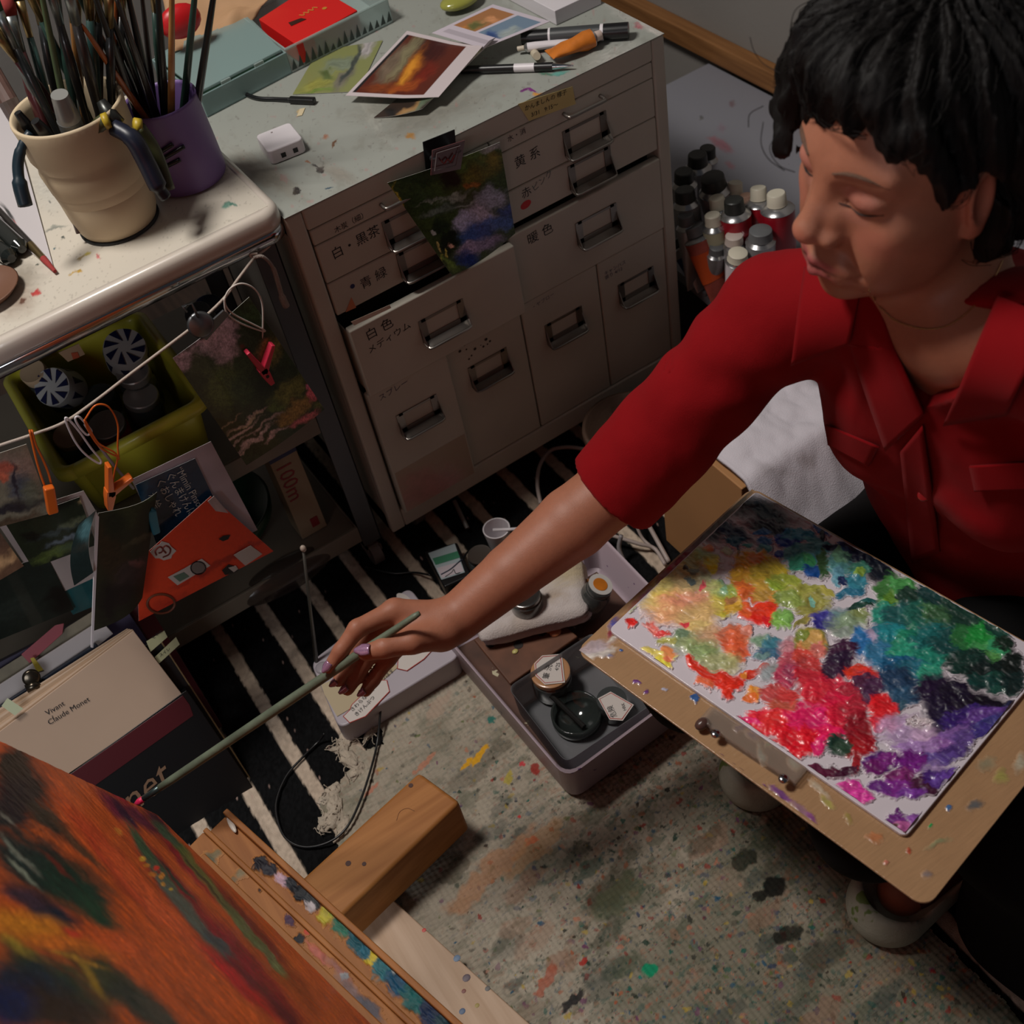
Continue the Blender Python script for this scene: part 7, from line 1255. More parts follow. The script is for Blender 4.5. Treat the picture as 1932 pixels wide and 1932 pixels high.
def surface(sd, lo, hi, h, post=None, blk=14, margin=.012):
    """surface nets over the blocks the surface passes through"""
    lo = np.array(lo, float); nb = np.ceil((np.array(hi) - lo) / (h * blk)).astype(int); bs = h * blk; rad = bs * .87
    c = np.stack(np.meshgrid(*[lo[i] + (np.arange(nb[i]) + .5) * bs for i in range(3)], indexing='ij'), -1); dc = sd.ev(c); act = np.argwhere(np.abs(dc) < rad + margin)
    N = nb * blk + 4; K = []; VP = []; Q = []
    ar = np.arange(-1, blk + 2); 
    cor = np.array([(i, j, k) for i in (0, 1) for j in (0, 1) for k in (0, 1)])
    for b_ in act:
        g0 = b_ * blk; cc = lo + (g0 + blk / 2) * h; pr = sd.near(cc, rad + 2 * h + margin)
        if not pr: continue
        ax = [lo[i] + (g0[i] + ar) * h for i in range(3)]; P = np.stack(np.meshgrid(*ax, indexing='ij'), -1); D = sd.ev(P, pr=pr)
        if post is not None: D = post(P, D)
        S = D < 0
        if S.all() or not S.any(): continue
        n = len(ar) - 1
        cs = [S[i:i + n, j:j + n, k:k + n] for i, j, k in cor]; cnt = sum(x.astype(int) for x in cs); cells = np.argwhere((cnt > 0) & (cnt < 8))
        if not len(cells): continue
        acc = np.zeros((len(cells), 3)); w_ = np.zeros(len(cells)); ci, cj, ck = cells.T
        for a_, b2 in ((0, 1), (2, 3), (4, 5), (6, 7), (0, 2), (1, 3), (4, 6), (5, 7), (0, 4), (1, 5), (2, 6), (3, 7)):
            A_, B_ = cor[a_], cor[b2]; da = D[ci + A_[0], cj + A_[1], ck + A_[2]]; db = D[ci + B_[0], cj + B_[1], ck + B_[2]]; m_ = (da < 0) != (db < 0); t = np.where(m_, da / (da - db + 1e-12), 0)
            acc += m_[:, None] * (A_ + t[:, None] * (B_ - A_)); w_ += m_
        own = ((cells >= 1) & (cells < blk + 1)).all(1); gid = cells + g0 + 1   # shift so ids are positive
        key = (gid[:, 0] * N[1] + gid[:, 1]) * N[2] + gid[:, 2]; pos = lo + (g0 - 1 + cells + acc / w_[:, None]) * h
        K.append(key[own]); VP.append(pos[own])
        for axn in range(3):
            o1, o2 = [(1, 2), (2, 0), (0, 1)][axn]; sh = [0, 0, 0]; sh[axn] = 1
            A_ = S[1:blk + 1, 1:blk + 1, 1:blk + 1]; B_ = S[1 + sh[0]:blk + 1 + sh[0], 1 + sh[1]:blk + 1 + sh[1], 1 + sh[2]:blk + 1 + sh[2]]; e_ = np.argwhere(A_ != B_)
            if not len(e_): continue
            fl = A_[e_[:, 0], e_[:, 1], e_[:, 2]]; e_ = e_ + 1 + g0 + 1; u1 = np.zeros(3, int); u1[o1] = 1; u2 = np.zeros(3, int); u2[o2] = 1
            kk = lambda q: (q[:, 0] * N[1] + q[:, 1]) * N[2] + q[:, 2]
            qd = np.stack([kk(e_ - u1 - u2), kk(e_ - u2), kk(e_), kk(e_ - u1)], -1); qd[~fl] = qd[~fl][:, ::-1]; Q.append(qd)
    K = np.concatenate(K); V = np.concatenate(VP); Q = np.concatenate(Q); o = np.argsort(K); K = K[o]; V = V[o]; ix = np.clip(np.searchsorted(K, Q), 0, len(K) - 1); ok = (K[ix] == Q).all(1); return V, ix[ok]
def mesh_np(name, V, Q, m, parent, col=None, smooth=True):
    me = bpy.data.meshes.new(name); o0 = wl(parent); V = V - o0
    me.vertices.add(len(V)); me.vertices.foreach_set('co', V.astype(np.float32).ravel()); me.loops.add(len(Q) * 4); me.loops.foreach_set('vertex_index', Q.astype(np.int32).ravel())
    me.polygons.add(len(Q)); me.polygons.foreach_set('loop_start', np.arange(0, len(Q) * 4, 4, dtype=np.int32)); me.update(calc_edges=True); me.validate()
    me.polygons.foreach_set('use_smooth', [smooth] * len(me.polygons)); me.materials.append(m)
    if col is not None:
        at = me.color_attributes.new('Col', 'FLOAT_COLOR', 'POINT'); c = np.ones((len(V), 4), np.float32); c[:, :3] = col; at.data.foreach_set('color', c.ravel())
    o = bpy.data.objects.new(name, me); COL.objects.link(o); o.parent = parent; return o
def relax(V, Q, it=2, lam=.5):
    for _ in range(it):
        acc = np.zeros_like(V); n = np.zeros(len(V))
        for a, b in ((0, 1), (1, 2), (2, 3), (3, 0)):
            np.add.at(acc, Q[:, a], V[Q[:, b]]); np.add.at(acc, Q[:, b], V[Q[:, a]]); np.add.at(n, Q[:, a], 1); np.add.at(n, Q[:, b], 1)
        V = V * (1 - lam) + lam * acc / np.maximum(n, 1)[:, None]
    return V
def march(sd, px, py, t0=.6, t1=2., post=None):
    d = ray(px, py); nd = np.linalg.norm(d); t = t0
    for _ in range(160):
        p = CAM + d * t; e_ = float(sd.ev(p[None])[0]); 
        if post is not None: e_ = float(post(p[None], np.array([e_]))[0])
        if e_ < .0003: return p
        t += max(e_ * .7, .0004) / nd
        if t > t1: break
    return None
# ------------------------------------------------------------------ the painter
HS = .0095; HC = CAM + (A(.3346, -.6199, .8397) - CAM) * .95
Fh = nrm(A(-.9867, .1488, -.0662)); Lh = nrm(A(-.1475, -.9888, -.0233)); Uh = nrm(np.cross(Fh, Lh)); Uh = Uh if Uh[2] > 0 else -Uh; HM_ = np.array([Lh, Fh, Uh])
def hp(s_, f, u): return HC + HS * (s_ * Lh + f * Fh + u * Uh)
body = SDF()
def HE(c, r, k=1., op='u', rot_=None):
    M = HM_ if rot_ is None else rot_ @ HM_
    body.ell(hp(*c), np.array(r) * HS, M, k * HS, op)
def HCn(a, b, ra, rb, k=1., op='u'): body.cone(hp(*a), hp(*b), ra * HS, rb * HS, k * HS, op)
def rx(a): a = math.radians(a); return np.array([[1, 0, 0], [0, math.cos(a), math.sin(a)], [0, -math.sin(a), math.cos(a)]])
def rz_(a): a = math.radians(a); return np.array([[math.cos(a), math.sin(a), 0], [-math.sin(a), math.cos(a), 0], [0, 0, 1]])
HE((0, -1.6, 3.2), (7.2, 9.2, 8.0)); HE((0, 2.6, 1.0), (6.5, 6.0, 7.0), 2.); HE((0, 2.6, -4.6), (5.7, 5.5, 7.6), 2.)
HE((0, 4.2, -8.3), (4.0, 4.0, 3.1), 1.6); HE((0, 6.6, -10.2), (1.7, 1.6, 1.4), 1.6)
for s_ in (-1, 1):
    HE((s_ * 4.2, 4.7, -2.7), (2.4, 2.4, 1.9), 1.8); HE((s_ * 4.0, 2.2, -6.8), (2.0, 3.8, 2.6), 2.2); HE((s_ * 5.0, 2.2, -3.2), (1.7, 3.6, 3.6), 2.2); HE((s_ * 3.3, 5.5, -5.8), (2.3, 2.2, 2.8), 1.8)
    HCn((s_ * 1.5, 7.35, 2.35), (s_ * 4.9, 6.0, 2.4), .75, .6, 1.6)
HE((0, 8.2, -7.0), (3.0, 1.2, 1.9), 1.3)
for s_ in (-1, 1): HE((s_ * 3.35, 8.75, .45), (1.75, 1.5, 1.15), 1.2, 's')
HCn((0, 7.6, 1.2), (0, 9.1, -1.8), .80, .95, 1.2); HE((-1.2, 8.0, -2.6), (1.1, 1.2, 1.7), .8); HE((1.2, 8.0, -2.6), (1.1, 1.2, 1.7), .8); HCn((0, 9.0, -1.6), (0, 9.85, -2.9), .9, 1.1, .6); HE((0, 9.95, -3.2), (1.25, 1.0, 1.0), .7)
for s_ in (-1, 1):
    HE((s_ * 1.65, 8.65, -3.7), (.80, 1.2, .80), .7); HCn((s_ * .6, 9.6, -4.95), (s_ * .9, 9.0, -4.95), .26, .3, .25, 's')
    HE((s_ * 3.35, 6.40, .40), (1.95, 1.50, 1.25), .5)                     # closed lids over the eyes
    HCn((s_ * 1.7, 7.5, -.30), (s_ * 3.35, 8.0, -.62), .14, .17, .3, 's'); HCn((s_ * 3.35, 8.0, -.62), (s_ * 5.2, 6.8, -.25), .17, .12, .3, 's')
    HCn((s_ * 1.9, 7.6, 1.35), (s_ * 3.35, 7.9, 1.60), .10, .12, .3, 's'); HCn((s_ * 3.35, 7.9, 1.60), (s_ * 5.2, 6.6, 1.2), .12, .1, .3, 's')
    0
    HCn((s_ * 2.6, 8.3, -4.3), (s_ * 3.7, 7.2, -7.0), .13, .10, 1.1, 's'); HCn((s_ * 3.6, 6.9, -7.8), (s_ * 3.2, 6.3, -9.2), .14, .10, .6, 's')
HCn((-2.5, 8.3, -6.6), (0, 9.45, -6.35), .26, .46, .3); HCn((0, 9.45, -6.35), (2.5, 8.3, -6.6), .46, .26, .3); HCn((-2.1, 8.35, -7.4), (0, 9.25, -7.5), .36, .60, .3); HCn((0, 9.25, -7.5), (2.1, 8.35, -7.4), .60, .36, .3)
HCn((-3.0, 7.9, -7.0), (0, 9.9, -6.88), .12, .13, .2, 's'); HCn((0, 9.9, -6.88), (3.0, 7.9, -7.0), .13, .12, .2, 's'); HCn((-1.2, 9.0, -8.55), (1.2, 9.0, -8.55), .35, .35, .8, 's')
HCn((0, 9.95, -5.3), (0, 9.75, -6.0), .16, .2, .4, 's')
for s_ in (-1, 1):  # ears
    R_ = rz_(-s_ * 28); HE((s_ * 7.0, -.9, -1.3), (.85, 1.9, 3.1), .5, 'u', R_ @ np.eye(3)); HE((s_ * 7.9, -.5, -1.0), (.7, 1.15, 2.1), .3, 's', R_ @ np.eye(3)); HE((s_ * 7.1, -.3, -4.0), (.6, .9, .9), .4)
# neck, torso, arms, legs
SR = atd(1450, 590, 1.120); SL = atd(2080, 680, .90); EL = atd(1168, 915, 1.252); WR = atd(858, 1170, 1.255)
MID = (SR + SL) / 2
lean = nrm(MID + A(.05, 0, 0) - A(.52, -.66, .26)); lt_ = nrm(SL - SR); lt_ = nrm(lt_ - lean * (lt_ @ lean)); T3 = np.array([lt_, nrm(np.cross(lt_, lean)), lean]); T3[1] = T3[1] if T3[1][0] < 0 else -T3[1]
body.cone(hp(0, -3.2, -6.5), MID + A(.034, 0, .02), .050, .048, .02); body.cone(hp(0, -.8, -8.0), MID + A(.012, 0, .0), .034, .040, .03)
body.cone(MID + A(.012, .045, .02), SR + A(.014, -.02, .004), .042, .038, .03); body.cone(MID + A(.012, -.045, .02), SL + A(.01, .02, .012), .045, .044, .03)
body.ell(A(.395, -.680, .585), (.140, .090, .15), T3, .03); body.ell(A(.46, -.67, .42), (.130, .100, .15), T3, .04); body.ell(A(.52, -.66, .27), (.15, .12, .11), T3, .04)
body.cone(A(.345, -.615, .575), A(.335, -.615, .55), .045, .045, .03); body.cone(A(.365, -.755, .590), A(.355, -.755, .565), .045, .045, .03)
body.cone(SR, EL, .043, .037, .03); body.chain([EL, EL * .72 + WR * .28, EL * .35 + WR * .65, WR], [.0365, .0385, .0310, .0255], .012)
ELl = A(.40, -1.0, .42); WL_ = A(.25, -.88, .320); body.cone(SL, ELl, .043, .036, .03); body.chain([ELl, WL_], [.036, .026], .012)
def J(px, py, t): return atd(px, py, t)
def finger(pts, rs, k=.004): body.chain([J(*p) for p in pts], rs, k)
# right hand: back of the hand, then five fingers
for (p, r0, r1) in (((745, 1152, 1.240), .020, .0130), ((742, 1166, 1.252), .020, .0128), ((755, 1180, 1.262), .019, .0120), ((778, 1190, 1.268), .018, .0112)): body.cone(J(845, 1172, 1.252), J(*p), r0, r1, .010)
finger([(745, 1152, 1.240), (674, 1186, 1.222), (643, 1228, 1.222), (621, 1260, 1.226)], [.0118, .0096, .0082, .0068], .006)
finger([(742, 1166, 1.252), (676, 1212, 1.252), (652, 1258, 1.252), (638, 1285, 1.248)], [.0115, .0094, .0080, .0066], .005)
finger([(755, 1180, 1.262), (700, 1232, 1.262), (672, 1275, 1.262), (656, 1301, 1.256)], [.0112, .0092, .0082, .0070], .005)
finger([(778, 1190, 1.268), (732, 1244, 1.270), (704, 1282, 1.272), (690, 1304, 1.266)], [.0105, .0086, .0076, .0066], .005)
finger([(835, 1195, 1.238), (778, 1211, 1.212), (726, 1222, 1.206), (690, 1232, 1.209)], [.0170, .0125, .0108, .0086], .010)
body.cone(J(825, 1192, 1.245), J(770, 1196, 1.235), .019, .012, .012)
# left hand under the board: palm and fingers curled on its edge
body.cone(WL_, A(.195, -.850, .333), .024, .016, .01)
for k in range(4): body.chain([A(.190, -.861 + .017 * k, .333), A(.150, -.855 + .018 * k, .335), A(.125, -.85 + .018 * k, .336), A(.108, -.845 + .018 * k, .337)], [.0095, .0085, .0075, .0065], .004)
body.chain([A(.21, -.89, .333), A(.18, -.905, .335), A(.155, -.91, .337)], [.012, .010, .008], .008)
LEG = [([A(.50, -.585, .24), A(.10, -.600, .278)], [.085, .055]), ([A(.10, -.600, .278), A(.275, -.628, .075)], [.054, .036]), ([A(.50, -.745, .24), A(.13, -.835, .278)], [.085, .055]), ([A(.13, -.835, .278), A(.285, -.838, .075)], [.054, .036])]
for P_, r_ in LEG: body.cone(P_[0], P_[1], r_[0] * .86, r_[1] * .86, .03)
FT = [(A(.290, -.628, .046), A(.182, -.624, .030)), (A(.300, -.838, .046), A(.188, -.842, .030))]
for a, b in FT: body.cone(a, b + A(.008, 0, 0), .032, .027, .02)
def skinpost(P, D): return D
Vb, Qb = surface(body, (-.29, -1.06, -.01), (.70, -.36, 1.02), .0027, margin=.004)
Vb = relax(Vb, Qb, 1, .5)
loc = (Vb - HC) @ HM_.T / HS
s_, f_, u_ = loc.T
skin = np.ones((len(Vb), 3)) * linv((162, 105, 81))
skin *= (1 + .08 * fbm(Vb[:, 0] * 60, Vb[:, 1] * 60, Vb[:, 2] * 60, s=3) + .05 * vn(Vb[:, 0] * 400, Vb[:, 1] * 400, Vb[:, 2] * 400, s=9))[:, None]
def blob(c, r, rgb, op):
    global skin
    q = np.sqrt((((loc - np.array(c)) / np.array(r)) ** 2).sum(1)); m_ = (op * (1 - sst(.5, 1.1, q)))[:, None]; skin = skin * (1 - m_) + linv(rgb) * m_
for sg in (-1, 1):
    blob((sg * 3.35, 7.4, .7), (2.1, 1.4, 1.1), (176, 112, 100), .6); blob((sg * 4.4, 6.6, -3), (2.4, 2, 2), (190, 116, 96), .5); blob((sg * 7.2, -.8, -1.5), (1.6, 2.5, 3.5), (180, 104, 84), .6)
    blob((sg * 3.2, 7.6, -1.2), (1.6, 1.2, .6), (160, 104, 90), .5)
blob((0, 10.2, -3.4), (1.6, 1.6, 1.3), (196, 118, 100), .6); blob((0, 8.4, -6.45), (3.2, 3.2, .55), (150, 74, 76), .9); blob((0, 8.2, -7.5), (2.9, 3.2, .75), (160, 82, 84), .9); blob((0, 8.4, -6.95), (3.5, 3.5, .16), (70, 26, 28), .9)
PB = thing('person', 'woman in red collared shirt with short dark hair, eyes lowered, reaching out with a brush', 'person', (.42, -.70, 0))
SKIN = mat('skin', (190, 140, 110), rough=.50, vcol=True, sss=.12, bump=.12, bscale=900, spec=.4)
mesh_np('body', Vb, Qb, SKIN, PB, np.clip(skin, 0, 1))
# facial hair lines
HAIRM = mat('dark_hair', (15, 12, 11), rough=.65, spec=.2, bump=.25, bscale=400, aniso=(1, 1, .15))
def onskin(px, py, off=.0008):
    p = march(body, px, py); return None if p is None else p - nrm(ray(px, py)) * off
def hline(name, pts, rs, m, flat=.5):
    P_ = [onskin(*p) for p in pts]; P_ = [p for p in P_ if p is not None]
    if len(P_) < 2: return
    sp = spline(P_, 5); build(name, G().tube(sp, np.interp(np.linspace(0, 1, len(sp)), np.linspace(0, 1, len(rs)), rs), 6, flat=flat), m, PB, smooth=True)
BROW = mat('eyebrow', (92, 64, 48), rough=.8, bump=.6, bscale=500)
def local_line(name, pts, rs, m, lift=.05, flat=.5):
    """points in head space, dropped onto the skin from the front"""
    out = []
    for (a, c) in pts:
        f = 14.
        for _ in range(80):
            d_ = float(body.ev(hp(a, f, c)[None])[0])
            if d_ < .0003: break
            f -= max(d_ / HS * .7, .02)
        out.append(hp(a, f + lift, c))
    sp = spline(out, 5); build(name, G().tube(sp, np.interp(np.linspace(0, 1, len(sp)), np.linspace(0, 1, len(rs)), rs), 6, flat=flat), m, PB, smooth=True)
for sg in (-1, 1):
    local_line('eyebrow', [(sg * 1.5, 2.5), (sg * 2.7, 2.95), (sg * 4.0, 2.9), (sg * 5.6, 2.3)], [.0028, .0042, .0036, .0010], BROW, -.16, .3)
    local_line('eyelashes', [(sg * 1.7, -.32), (sg * 2.5, -.56), (sg * 3.4, -.68), (sg * 4.3, -.54), (sg * 5.2, -.25)], [.0004, .0009, .0012, .0012, .0005], mat('lash', (26, 18, 16), rough=.8), .05)
# nails
NAIL = mat('glitter_lilac_nail', (158, 118, 150), rough=.18, coat=.8, metal=.25, speck=((230, 210, 230), .66, 1400))
def nail(px, py, t, ax_px, w_, l_, lab=None):
    p = march(body, px, py, 1.0, 1.4)
    if p is None: return
    e_ = 1e-3; n_ = nrm([float(body.ev((p + A(*(e_ if i == j else 0 for i in range(3))))[None])[0]) - float(body.ev((p - A(*(e_ if i == j else 0 for i in range(3))))[None])[0]) for j in range(3)])
    q2 = march(body, px + ax_px[0], py + ax_px[1], 1.0, 1.4); X_ = nrm((q2 if q2 is not None else p + A(-.01, 0, 0)) - p); X_ = nrm(X_ - n_ * (X_ @ n_)); Y_ = np.cross(n_, X_)
    P = np.zeros((10, 8, 3))
    for i in range(10):
        for j in range(8):
            u = i / 9; v = j / 7 * 2 - 1; ww = w_ * (1 - .55 * max(0, u - .55) / .45 * 1.2) * (.85 + .3 * min(1, u * 4) * .5); P[i, j] = p + X_ * (u - .35) * l_ + Y_ * v * ww * .5 + n_ * (.0012 + .0008 * (1 - v * v) - .0002 - .0010 * abs(v) ** 3 + .0004 * u)
    g = G(); g.grid(P); build('fingernail', g, NAIL, PB, smooth=True, solid=.0006)
nail(688, 1226, 1.2, (-14, 3), .0120, .0170); nail(618, 1256, 1.2, (-6, 10), .0085, .0130); nail(631, 1288, 1.2, (-4, 10), .0070, .0100); nail(650, 1300, 1.2, (-4, 10), .0075, .0110); nail(684, 1306, 1.2, (-4, 10), .0070, .0100)
# necklace
P_ = [onskin(*p, .0012) for p in ((1640, 548), (1650, 566), (1664, 583), (1684, 602), (1712, 614), (1745, 621), (1780, 617), (1812, 600), (1840, 575), (1862, 548), (1880, 518), (1892, 492))]; P_ = [p for p in P_ if p is not None]
if len(P_) > 3: build('necklace', G().tube(spline(P_, 8), .0007, 6), mat('gold_chain', (226, 190, 140), rough=.25, metal=1., bump=1., bscale=2500), PB, smooth=True)
# ------------------------------------------------------------------ shirt
sh = SDF()
sh.cone(MID + A(.016, .05, .014), SR + A(.012, -.02, .004), .054, .050, .03); sh.cone(MID + A(.016, -.05, .014), SL + A(.006, .02, .010), .056, .056, .03)
sh.ell(A(.395, -.680, .585), (.156, .104, .165), T3, .03); sh.ell(A(.46, -.67, .42), (.148, .116, .165), T3, .04); sh.ell(A(.51, -.66, .29), (.16, .13, .11), T3, .04)
sh.cone(A(.350, -.615, .575), A(.345, -.615, .52), .058, .058, .04); sh.cone(A(.370, -.755, .590), A(.360, -.755, .53), .058, .058, .04)
ua = nrm(EL - SR); sleeve_end = EL + ua * .012
sh.cone(SR + A(.006, -.004, -.004), EL + ua * .05, .054, .053, .035); ual = nrm(ELl - SL); sh.cone(SL, ELl + ual * .02, .060, .052, .035)
cutn = nrm(ua * .9 + nrm(WR - EL) * .35); hol = SDF().cone(SR + ua * .1, EL + ua * .1, .043, .047, .001)
# neck opening: wedge in front, ring around the neck
vA = march(sh, 1744, 772); vL = atd(1640, 556, 1.03); vR = atd(1890, 575, .98)
if vL is None: vL = MID + A(-.03, .05, .03)
if vR is None: vR = MID + A(-.03, -.06, .03)
fw = -T3[1] if T3[1][0] > 0 else T3[1]
nL = nrm(np.cross(fw, vL - vA)); nR = nrm(np.cross(fw, vR - vA)); cen = (vL + vR) / 2
nL = nL if nL @ (cen - vA) > 0 else -nL; nR = nR if nR @ (cen - vA) > 0 else -nR

nbase = MID + A(.012, 0, .025); ntop = hp(0, -3.2, -6.5); nax = nrm(ntop - nbase)
def shpost(P, D):
    w_ = .0045 * fbm(P[..., 0] * 9 + P[..., 2] * 5, P[..., 1] * 9, P[..., 2] * 7, s=51) + .0022 * fbm(P[..., 0] * 30, P[..., 1] * 30, P[..., 2] * 22, s=57)
    # folds radiating from the armpit and across the sleeve
    t = (P - SR) @ ua; w_ = w_ + .0014 * np.sin(t * 80 + 4 * vn(P[..., 0] * 12, P[..., 1] * 12, P[..., 2] * 12, s=5)) * sst(-.06, .02, t) * (1 - sst(.14, .22, t))
    D = D - w_
    D = np.maximum(D, (P - sleeve_end) @ cutn * 1.0 * (np.linalg.norm(P - EL, axis=-1) < .12) + -1. * (np.linalg.norm(P - EL, axis=-1) >= .12))
    near = np.linalg.norm(P - EL, axis=-1) < .16
    if near.any(): D = np.where(near, np.maximum(D, -hol.ev(P)), D)
    wd = np.maximum(np.maximum(-(P - vA) @ nL, -(P - vA) @ nR), -((P - MID) @ fw) + .0)
    r_ = np.linalg.norm(np.cross(P - nbase, nax), axis=-1) - .056; cut = np.minimum(wd, np.maximum(r_, -((P - nbase) @ nax) - .004))
    return np.maximum(D, -cut)
Vs, Qs = surface(sh, (-.10, -1.10, .16), (.72, -.40, .80), .0034, post=shpost, margin=.012); Vs = relax(Vs, Qs, 1, .5)
REDS = mat('red_shirt', (136, 5, 14), rough=.85, bump=.35, bscale=1400, spec=.15, sheen=.03, var=.12, vscale=14)
mesh_np('shirt', Vs, Qs, REDS, PB)
def patch(name, quad, m, n1=16, n2=10, off=(.006, .010, .006, .010), th=.0022, sd=sh, ps=None):
    """cloth panel lying over the shirt; quad of photo points, off = lift at its four corners"""
    P = np.zeros((n1, n2, 3)); ok = np.ones((n1, n2), bool)
    for i in range(n1):
        for j in range(n2):
            u, v = i / (n1 - 1), j / (n2 - 1); w4 = ((1 - u) * (1 - v), u * (1 - v), (1 - u) * v, u * v); x = sum(w * q_[0] for w, q_ in zip(w4, quad)); y = sum(w * q_[1] for w, q_ in zip(w4, quad)); p = march(sd, x, y)
            if p is None: p = P[i - 1, j] if i else atd(x, y, 1.)
            P[i, j] = p - nrm(ray(x, y)) * sum(w * o_ for w, o_ in zip(w4, off))
    for _ in range(3):
        P[1:-1] = P[1:-1] * .4 + (P[:-2] + P[2:]) * .3; P[:, 1:-1] = P[:, 1:-1] * .4 + (P[:, :-2] + P[:, 2:]) * .3
    g = G(); g.grid(P); return build(name, g, m, PB, smooth=True, solid=th)
patch('collar', ((1520, 505), (1492, 688), (1622, 560), (1604, 646)), REDS, 18, 14, (.012, .026, .018, .022))
patch('lapel', ((1618, 560), (1600, 650), (1652, 552), (1690, 660)), REDS, 14, 8, (.016, .014, .008, .008))
patch('lapel', ((1602, 645), (1672, 850), (1688, 655), (1745, 780)), REDS, 20, 8, (.014, .006, .008, .007))
patch('collar', ((1885, 560), (1780, 800), (1990, 600), (1900, 780)), REDS, 18, 12, (.012, .010, .012, .012))
patch('pocket_flap', ((1560, 800), (1565, 838), (1660, 842), (1640, 878)), REDS, 16, 8, (.004, .006, .004, .006)); patch('pocket_flap', ((1830, 878), (1840, 925), (1960, 870), (1970, 920)), REDS, 16, 8, (.004, .006, .004, .006))
patch('placket', ((1700, 850), (1722, 1060), (1742, 800), (1775, 1040)), REDS, 20, 6, (.004,) * 4)
p = march(sh, 1743, 934)
if p is not None: build('button', G().lathe([(0, 0), (.0055, 0), (.006, .001), (.0045, .0018), (0, .0014)], p - nrm(ray(1743, 934)) * .0065, -nrm(ray(1743, 934)), n=20), mat('red_button', (150, 26, 30), rough=.3, coat=.4), PB, smooth=True)
# ------------------------------------------------------------------ trousers, apron, socks, slippers
tr_ = SDF()
for P_, r_ in LEG: tr_.cone(P_[0], P_[1], r_[0] * .92, r_[1] * .98, .03)
tr_.ell(A(.50, -.66, .24), (.16, .12, .10), T3, .03)
def trp(P, D): return D - .004 * fbm(P[..., 0] * 14, P[..., 1] * 14, P[..., 2] * 10, s=91)
V_, Q_ = surface(tr_, (-.02, -1.0, .03), (.70, -.44, .40), .006, post=lambda P, D: np.maximum(trp(P, D), P[..., 2] - .350)); BLK = mat('black_cloth', (16, 15, 16), rough=.95, bump=.3, bscale=600, spec=.15)
mesh_np('trousers', V_, Q_, BLK, PB)
ap = SDF().cone(A(.25, -.905, .265), A(.55, -.90, .25), .060, .07, .03).cone(A(.25, -.915, .25), A(.265, -.945, .04), .060, .045, .05).cone(A(.262, -.945, .04), A(.262, -1.08, .04), .045, .045, .05).cone(A(.25, -.915, .24), A(.26, -1.06, .18), .055, .05, .05).ell(A(.40, -.99, .15), (.16, .10, .14), None, .05)
V_, Q_ = surface(ap, (.12, -1.12, .002), (.72, -.84, .40), .006, post=lambda P, D: np.maximum(np.maximum(D - .006 * np.sin(P[..., 0] * 60 + 2 * vn(P[..., 0] * 9, P[..., 2] * 9, s=3)), P[..., 2] - .352), .005 - P[..., 2])); mesh_np('apron', V_, Q_, BLK, PB)
SOCK = mat('dark_red_sock', (92, 22, 30), rough=.9, bump=.4, bscale=500)
for a, b in FT:
    so = SDF().cone(a + A(.0, 0, .0), b + A(.026, 0, .002), .036, .031, .02).cone(a, a + A(-.01, 0, .07), .036, .042, .02)
    V_, Q_ = surface(so, a - A(.2, .1, .05), a + A(.1, .1, .14), .004, post=lambda P, D: np.maximum(D, .006 - P[..., 2])); mesh_np('sock', V_, Q_, SOCK, PB)
SLP = mat('slipper_cream', (176, 176, 160), rough=.7, bump=.4, bscale=300, var=.25, vscale=22, speck=((110, 130, 70), .62, 26))
for a, b in FT:
    so = SDF().cone(a * A(1, 1, 0) + A(.02, 0, .026), b * A(1, 1, 0) + A(-.012, 0, .026), .040, .047, .02)
    hl = SDF().cone(a * A(1, 1, 0) + A(.02, 0, .055), b * A(1, 1, 0) + A(.004, 0, .062), .036, .042, .02)
    def sp_(P, D, hl=hl, b=b): return np.maximum(np.maximum(D, -hl.ev(P)), np.maximum(.005 - P[..., 2], P[..., 2] - .055))
    V_, Q_ = surface(so, a - A(.22, .1, .05), a + A(.12, .1, .12), .0036, post=sp_); mesh_np('slipper', V_, Q_, SLP, PB)
# ------------------------------------------------------------------ hair
hr = SDF()
def HH(c, r, k=1., op='u'): hr.ell(hp(*c), np.array(r) * HS, HM_, k * HS, op)
def HT(pts, rs, k=1.): hr.chain([hp(*p) for p in pts], [r * HS for r in rs], k * HS)
HH((0, -2.0, 4.0), (8.6, 10.2, 9.0)); HH((0, -5.6, -2.6), (7.6, 5.6, 7.2), 2.); HH((0, 4.4, 8.6), (6.6, 4.4, 3.4), 2.)
HT([(-6.4, 3.6, 8.0), (-8.0, 5.0, 4.6), (-8.1, 6.2, 1.6), (-7.0, 7.2, -.8), (-6.3, 7.4, -2.0)], [2.6, 1.7, 1.3, .8, .2]); HT([(-7.6, 1.5, 4.0), (-8.0, 1.5, -1.0), (-7.0, 1.6, -3.0)], [1.8, 1.2, .5])
HT([(5.8, 5.0, 6.8), (7.1, 3.6, 3.8), (7.4, 2.2, 1.4), (7.0, 1.6, -.8)], [2.0, 1.4, 1.1, .4]); HT([(7.0, -3.2, 3.0), (7.6, -3.6, -2.0), (7.0, -3.2, -6.0), (6.2, -2.0, -8.0)], [2.2, 2.0, 1.6, .5], 1.5); HT([(-7.0, -3.2, 3.0), (-7.6, -3.6, -2.0), (-7.0, -3.2, -6.0)], [2.2, 2.0, 1.4], 1.5)
HH((0.2, 10.5, .6), (5.6, 5.6, 5.6), 1.2, 's'); HH((3.4, 8.6, .6), (3.9, 6.0, 5.6), 1., 's')
HH((8.0, -.7, -1.5), (1.8, 1.9, 3.0), .6, 's')
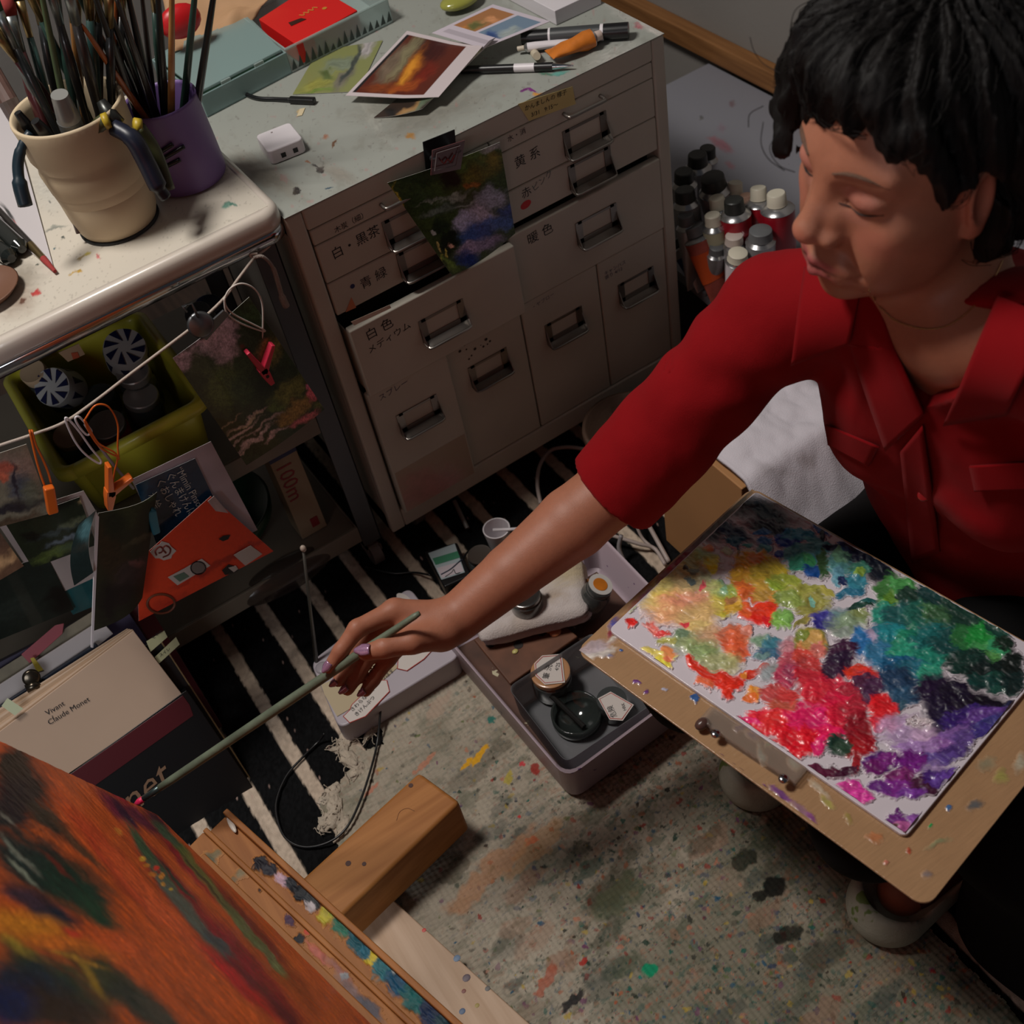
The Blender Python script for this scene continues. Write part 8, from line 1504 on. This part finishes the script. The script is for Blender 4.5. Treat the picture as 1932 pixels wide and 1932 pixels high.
def hpost(P, D):
    l = (P - HC) @ HM_.T / HS; a = np.arctan2(l[..., 0], l[..., 1] + 2); r = l[..., 2]
    return D - HS * (.45 * np.sin(a * 22 + 2.5 * vn(l[..., 0] * .5, l[..., 1] * .5, r * .3, s=3) + r * .5) + .55 * fbm(l[..., 0] * .35, l[..., 1] * .35, r * .25, s=7) + .14 * np.sin(a * 80 + 3 * vn(r * .5, a * 3, s=4)))
Vh, Qh = surface(hr, HC - .16, HC + .17, .0026, post=hpost, margin=.012)
mesh_np('hair', Vh, Qh, HAIRM, PB)
# loose strands combed over the hair mass
rnd = random.Random(11); idx_ = np.array([rnd.randrange(len(Vh)) for _ in range(1500)]); g = G(); crown = hp(.8, -4., 12.)
Lv = (Vh - HC) @ HM_.T / HS
for i in idx_:
    p = Vh[i].copy(); l = Lv[i]
    if l[2] < -7 or (l[1] > 2.5 and l[2] < 6.5) or (l[1] > -1 and l[2] < 2): continue
    dirn = p - crown; L_ = rnd.uniform(.02, .055); n_ = 6; pts = []; ph = rnd.uniform(0, 6.28)
    for k in range(n_):
        dd = float(hr.ev(p[None])[0]); e_ = 2e-3; gr = nrm([float(hr.ev((p + A(*(e_ if a_ == j else 0 for a_ in range(3))))[None])[0]) - dd for j in range(3)])
        p = p - gr * (dd - .0045 * (.3 + .7 * rnd.random())); pts.append(p.copy()); t_ = p - crown; t_ = nrm(t_ - gr * (t_ @ gr)); side = np.cross(gr, t_)
        p = p + (t_ + side * .35 * math.sin(ph + k * .9)) * L_ / n_
    g.tube(np.array(pts), np.linspace(.0004, .00015, n_), 4, cap=False)
build('hair_strands', g, HAIRM, PB, smooth=True)
g = G()
for pts in (((1470, 250, .86), (1452, 280, .86), (1470, 312, .86), (1500, 325, .86)), ((1475, 140, .87), (1440, 120, .88), (1422, 95, .88), (1415, 70, .88)), ((1440, 200, .87), (1415, 215, .88), (1412, 240, .88)), ((1508, 20, .87), (1545, -5, .87), (1590, -15, .87)), ((1490, 60, .87), (1500, 20, .87), (1530, 0, .87)), ((1440, 230, .87), (1436, 270, .87), (1450, 300, .87), (1480, 322, .86)), ((1836, 470, .9), (1860, 492, .9), (1890, 485, .9)), ((1800, 478, .92), (1830, 500, .92), (1870, 500, .92))):
    g.tube(spline([atd(*p) for p in pts], 6), .00035, 4)
build('loose_hairs', g, HAIRM, PB, smooth=True)
# stool she sits on
stl = thing('low_stool', 'low dark wooden stool under the seated woman', 'stool', (.52, -.66, 0)); STW = wood('stool_wood', (92, 64, 44), (66, 44, 30), axis=1)
build('seat', G().lathe([(0, 0), (.15, 0), (.155, .006), (.155, .018), (.15, .022), (0, .022)], (.53, -.66, .135), n=36), STW, stl, smooth=True)
for k in range(4):
    a = math.pi / 4 + k * math.pi / 2; build('leg', G().cyl((.53 + .12 * math.cos(a), -.66 + .12 * math.sin(a), .0), (.53 + .10 * math.cos(a), -.66 + .10 * math.sin(a), .137), .014, .014), STW, stl)
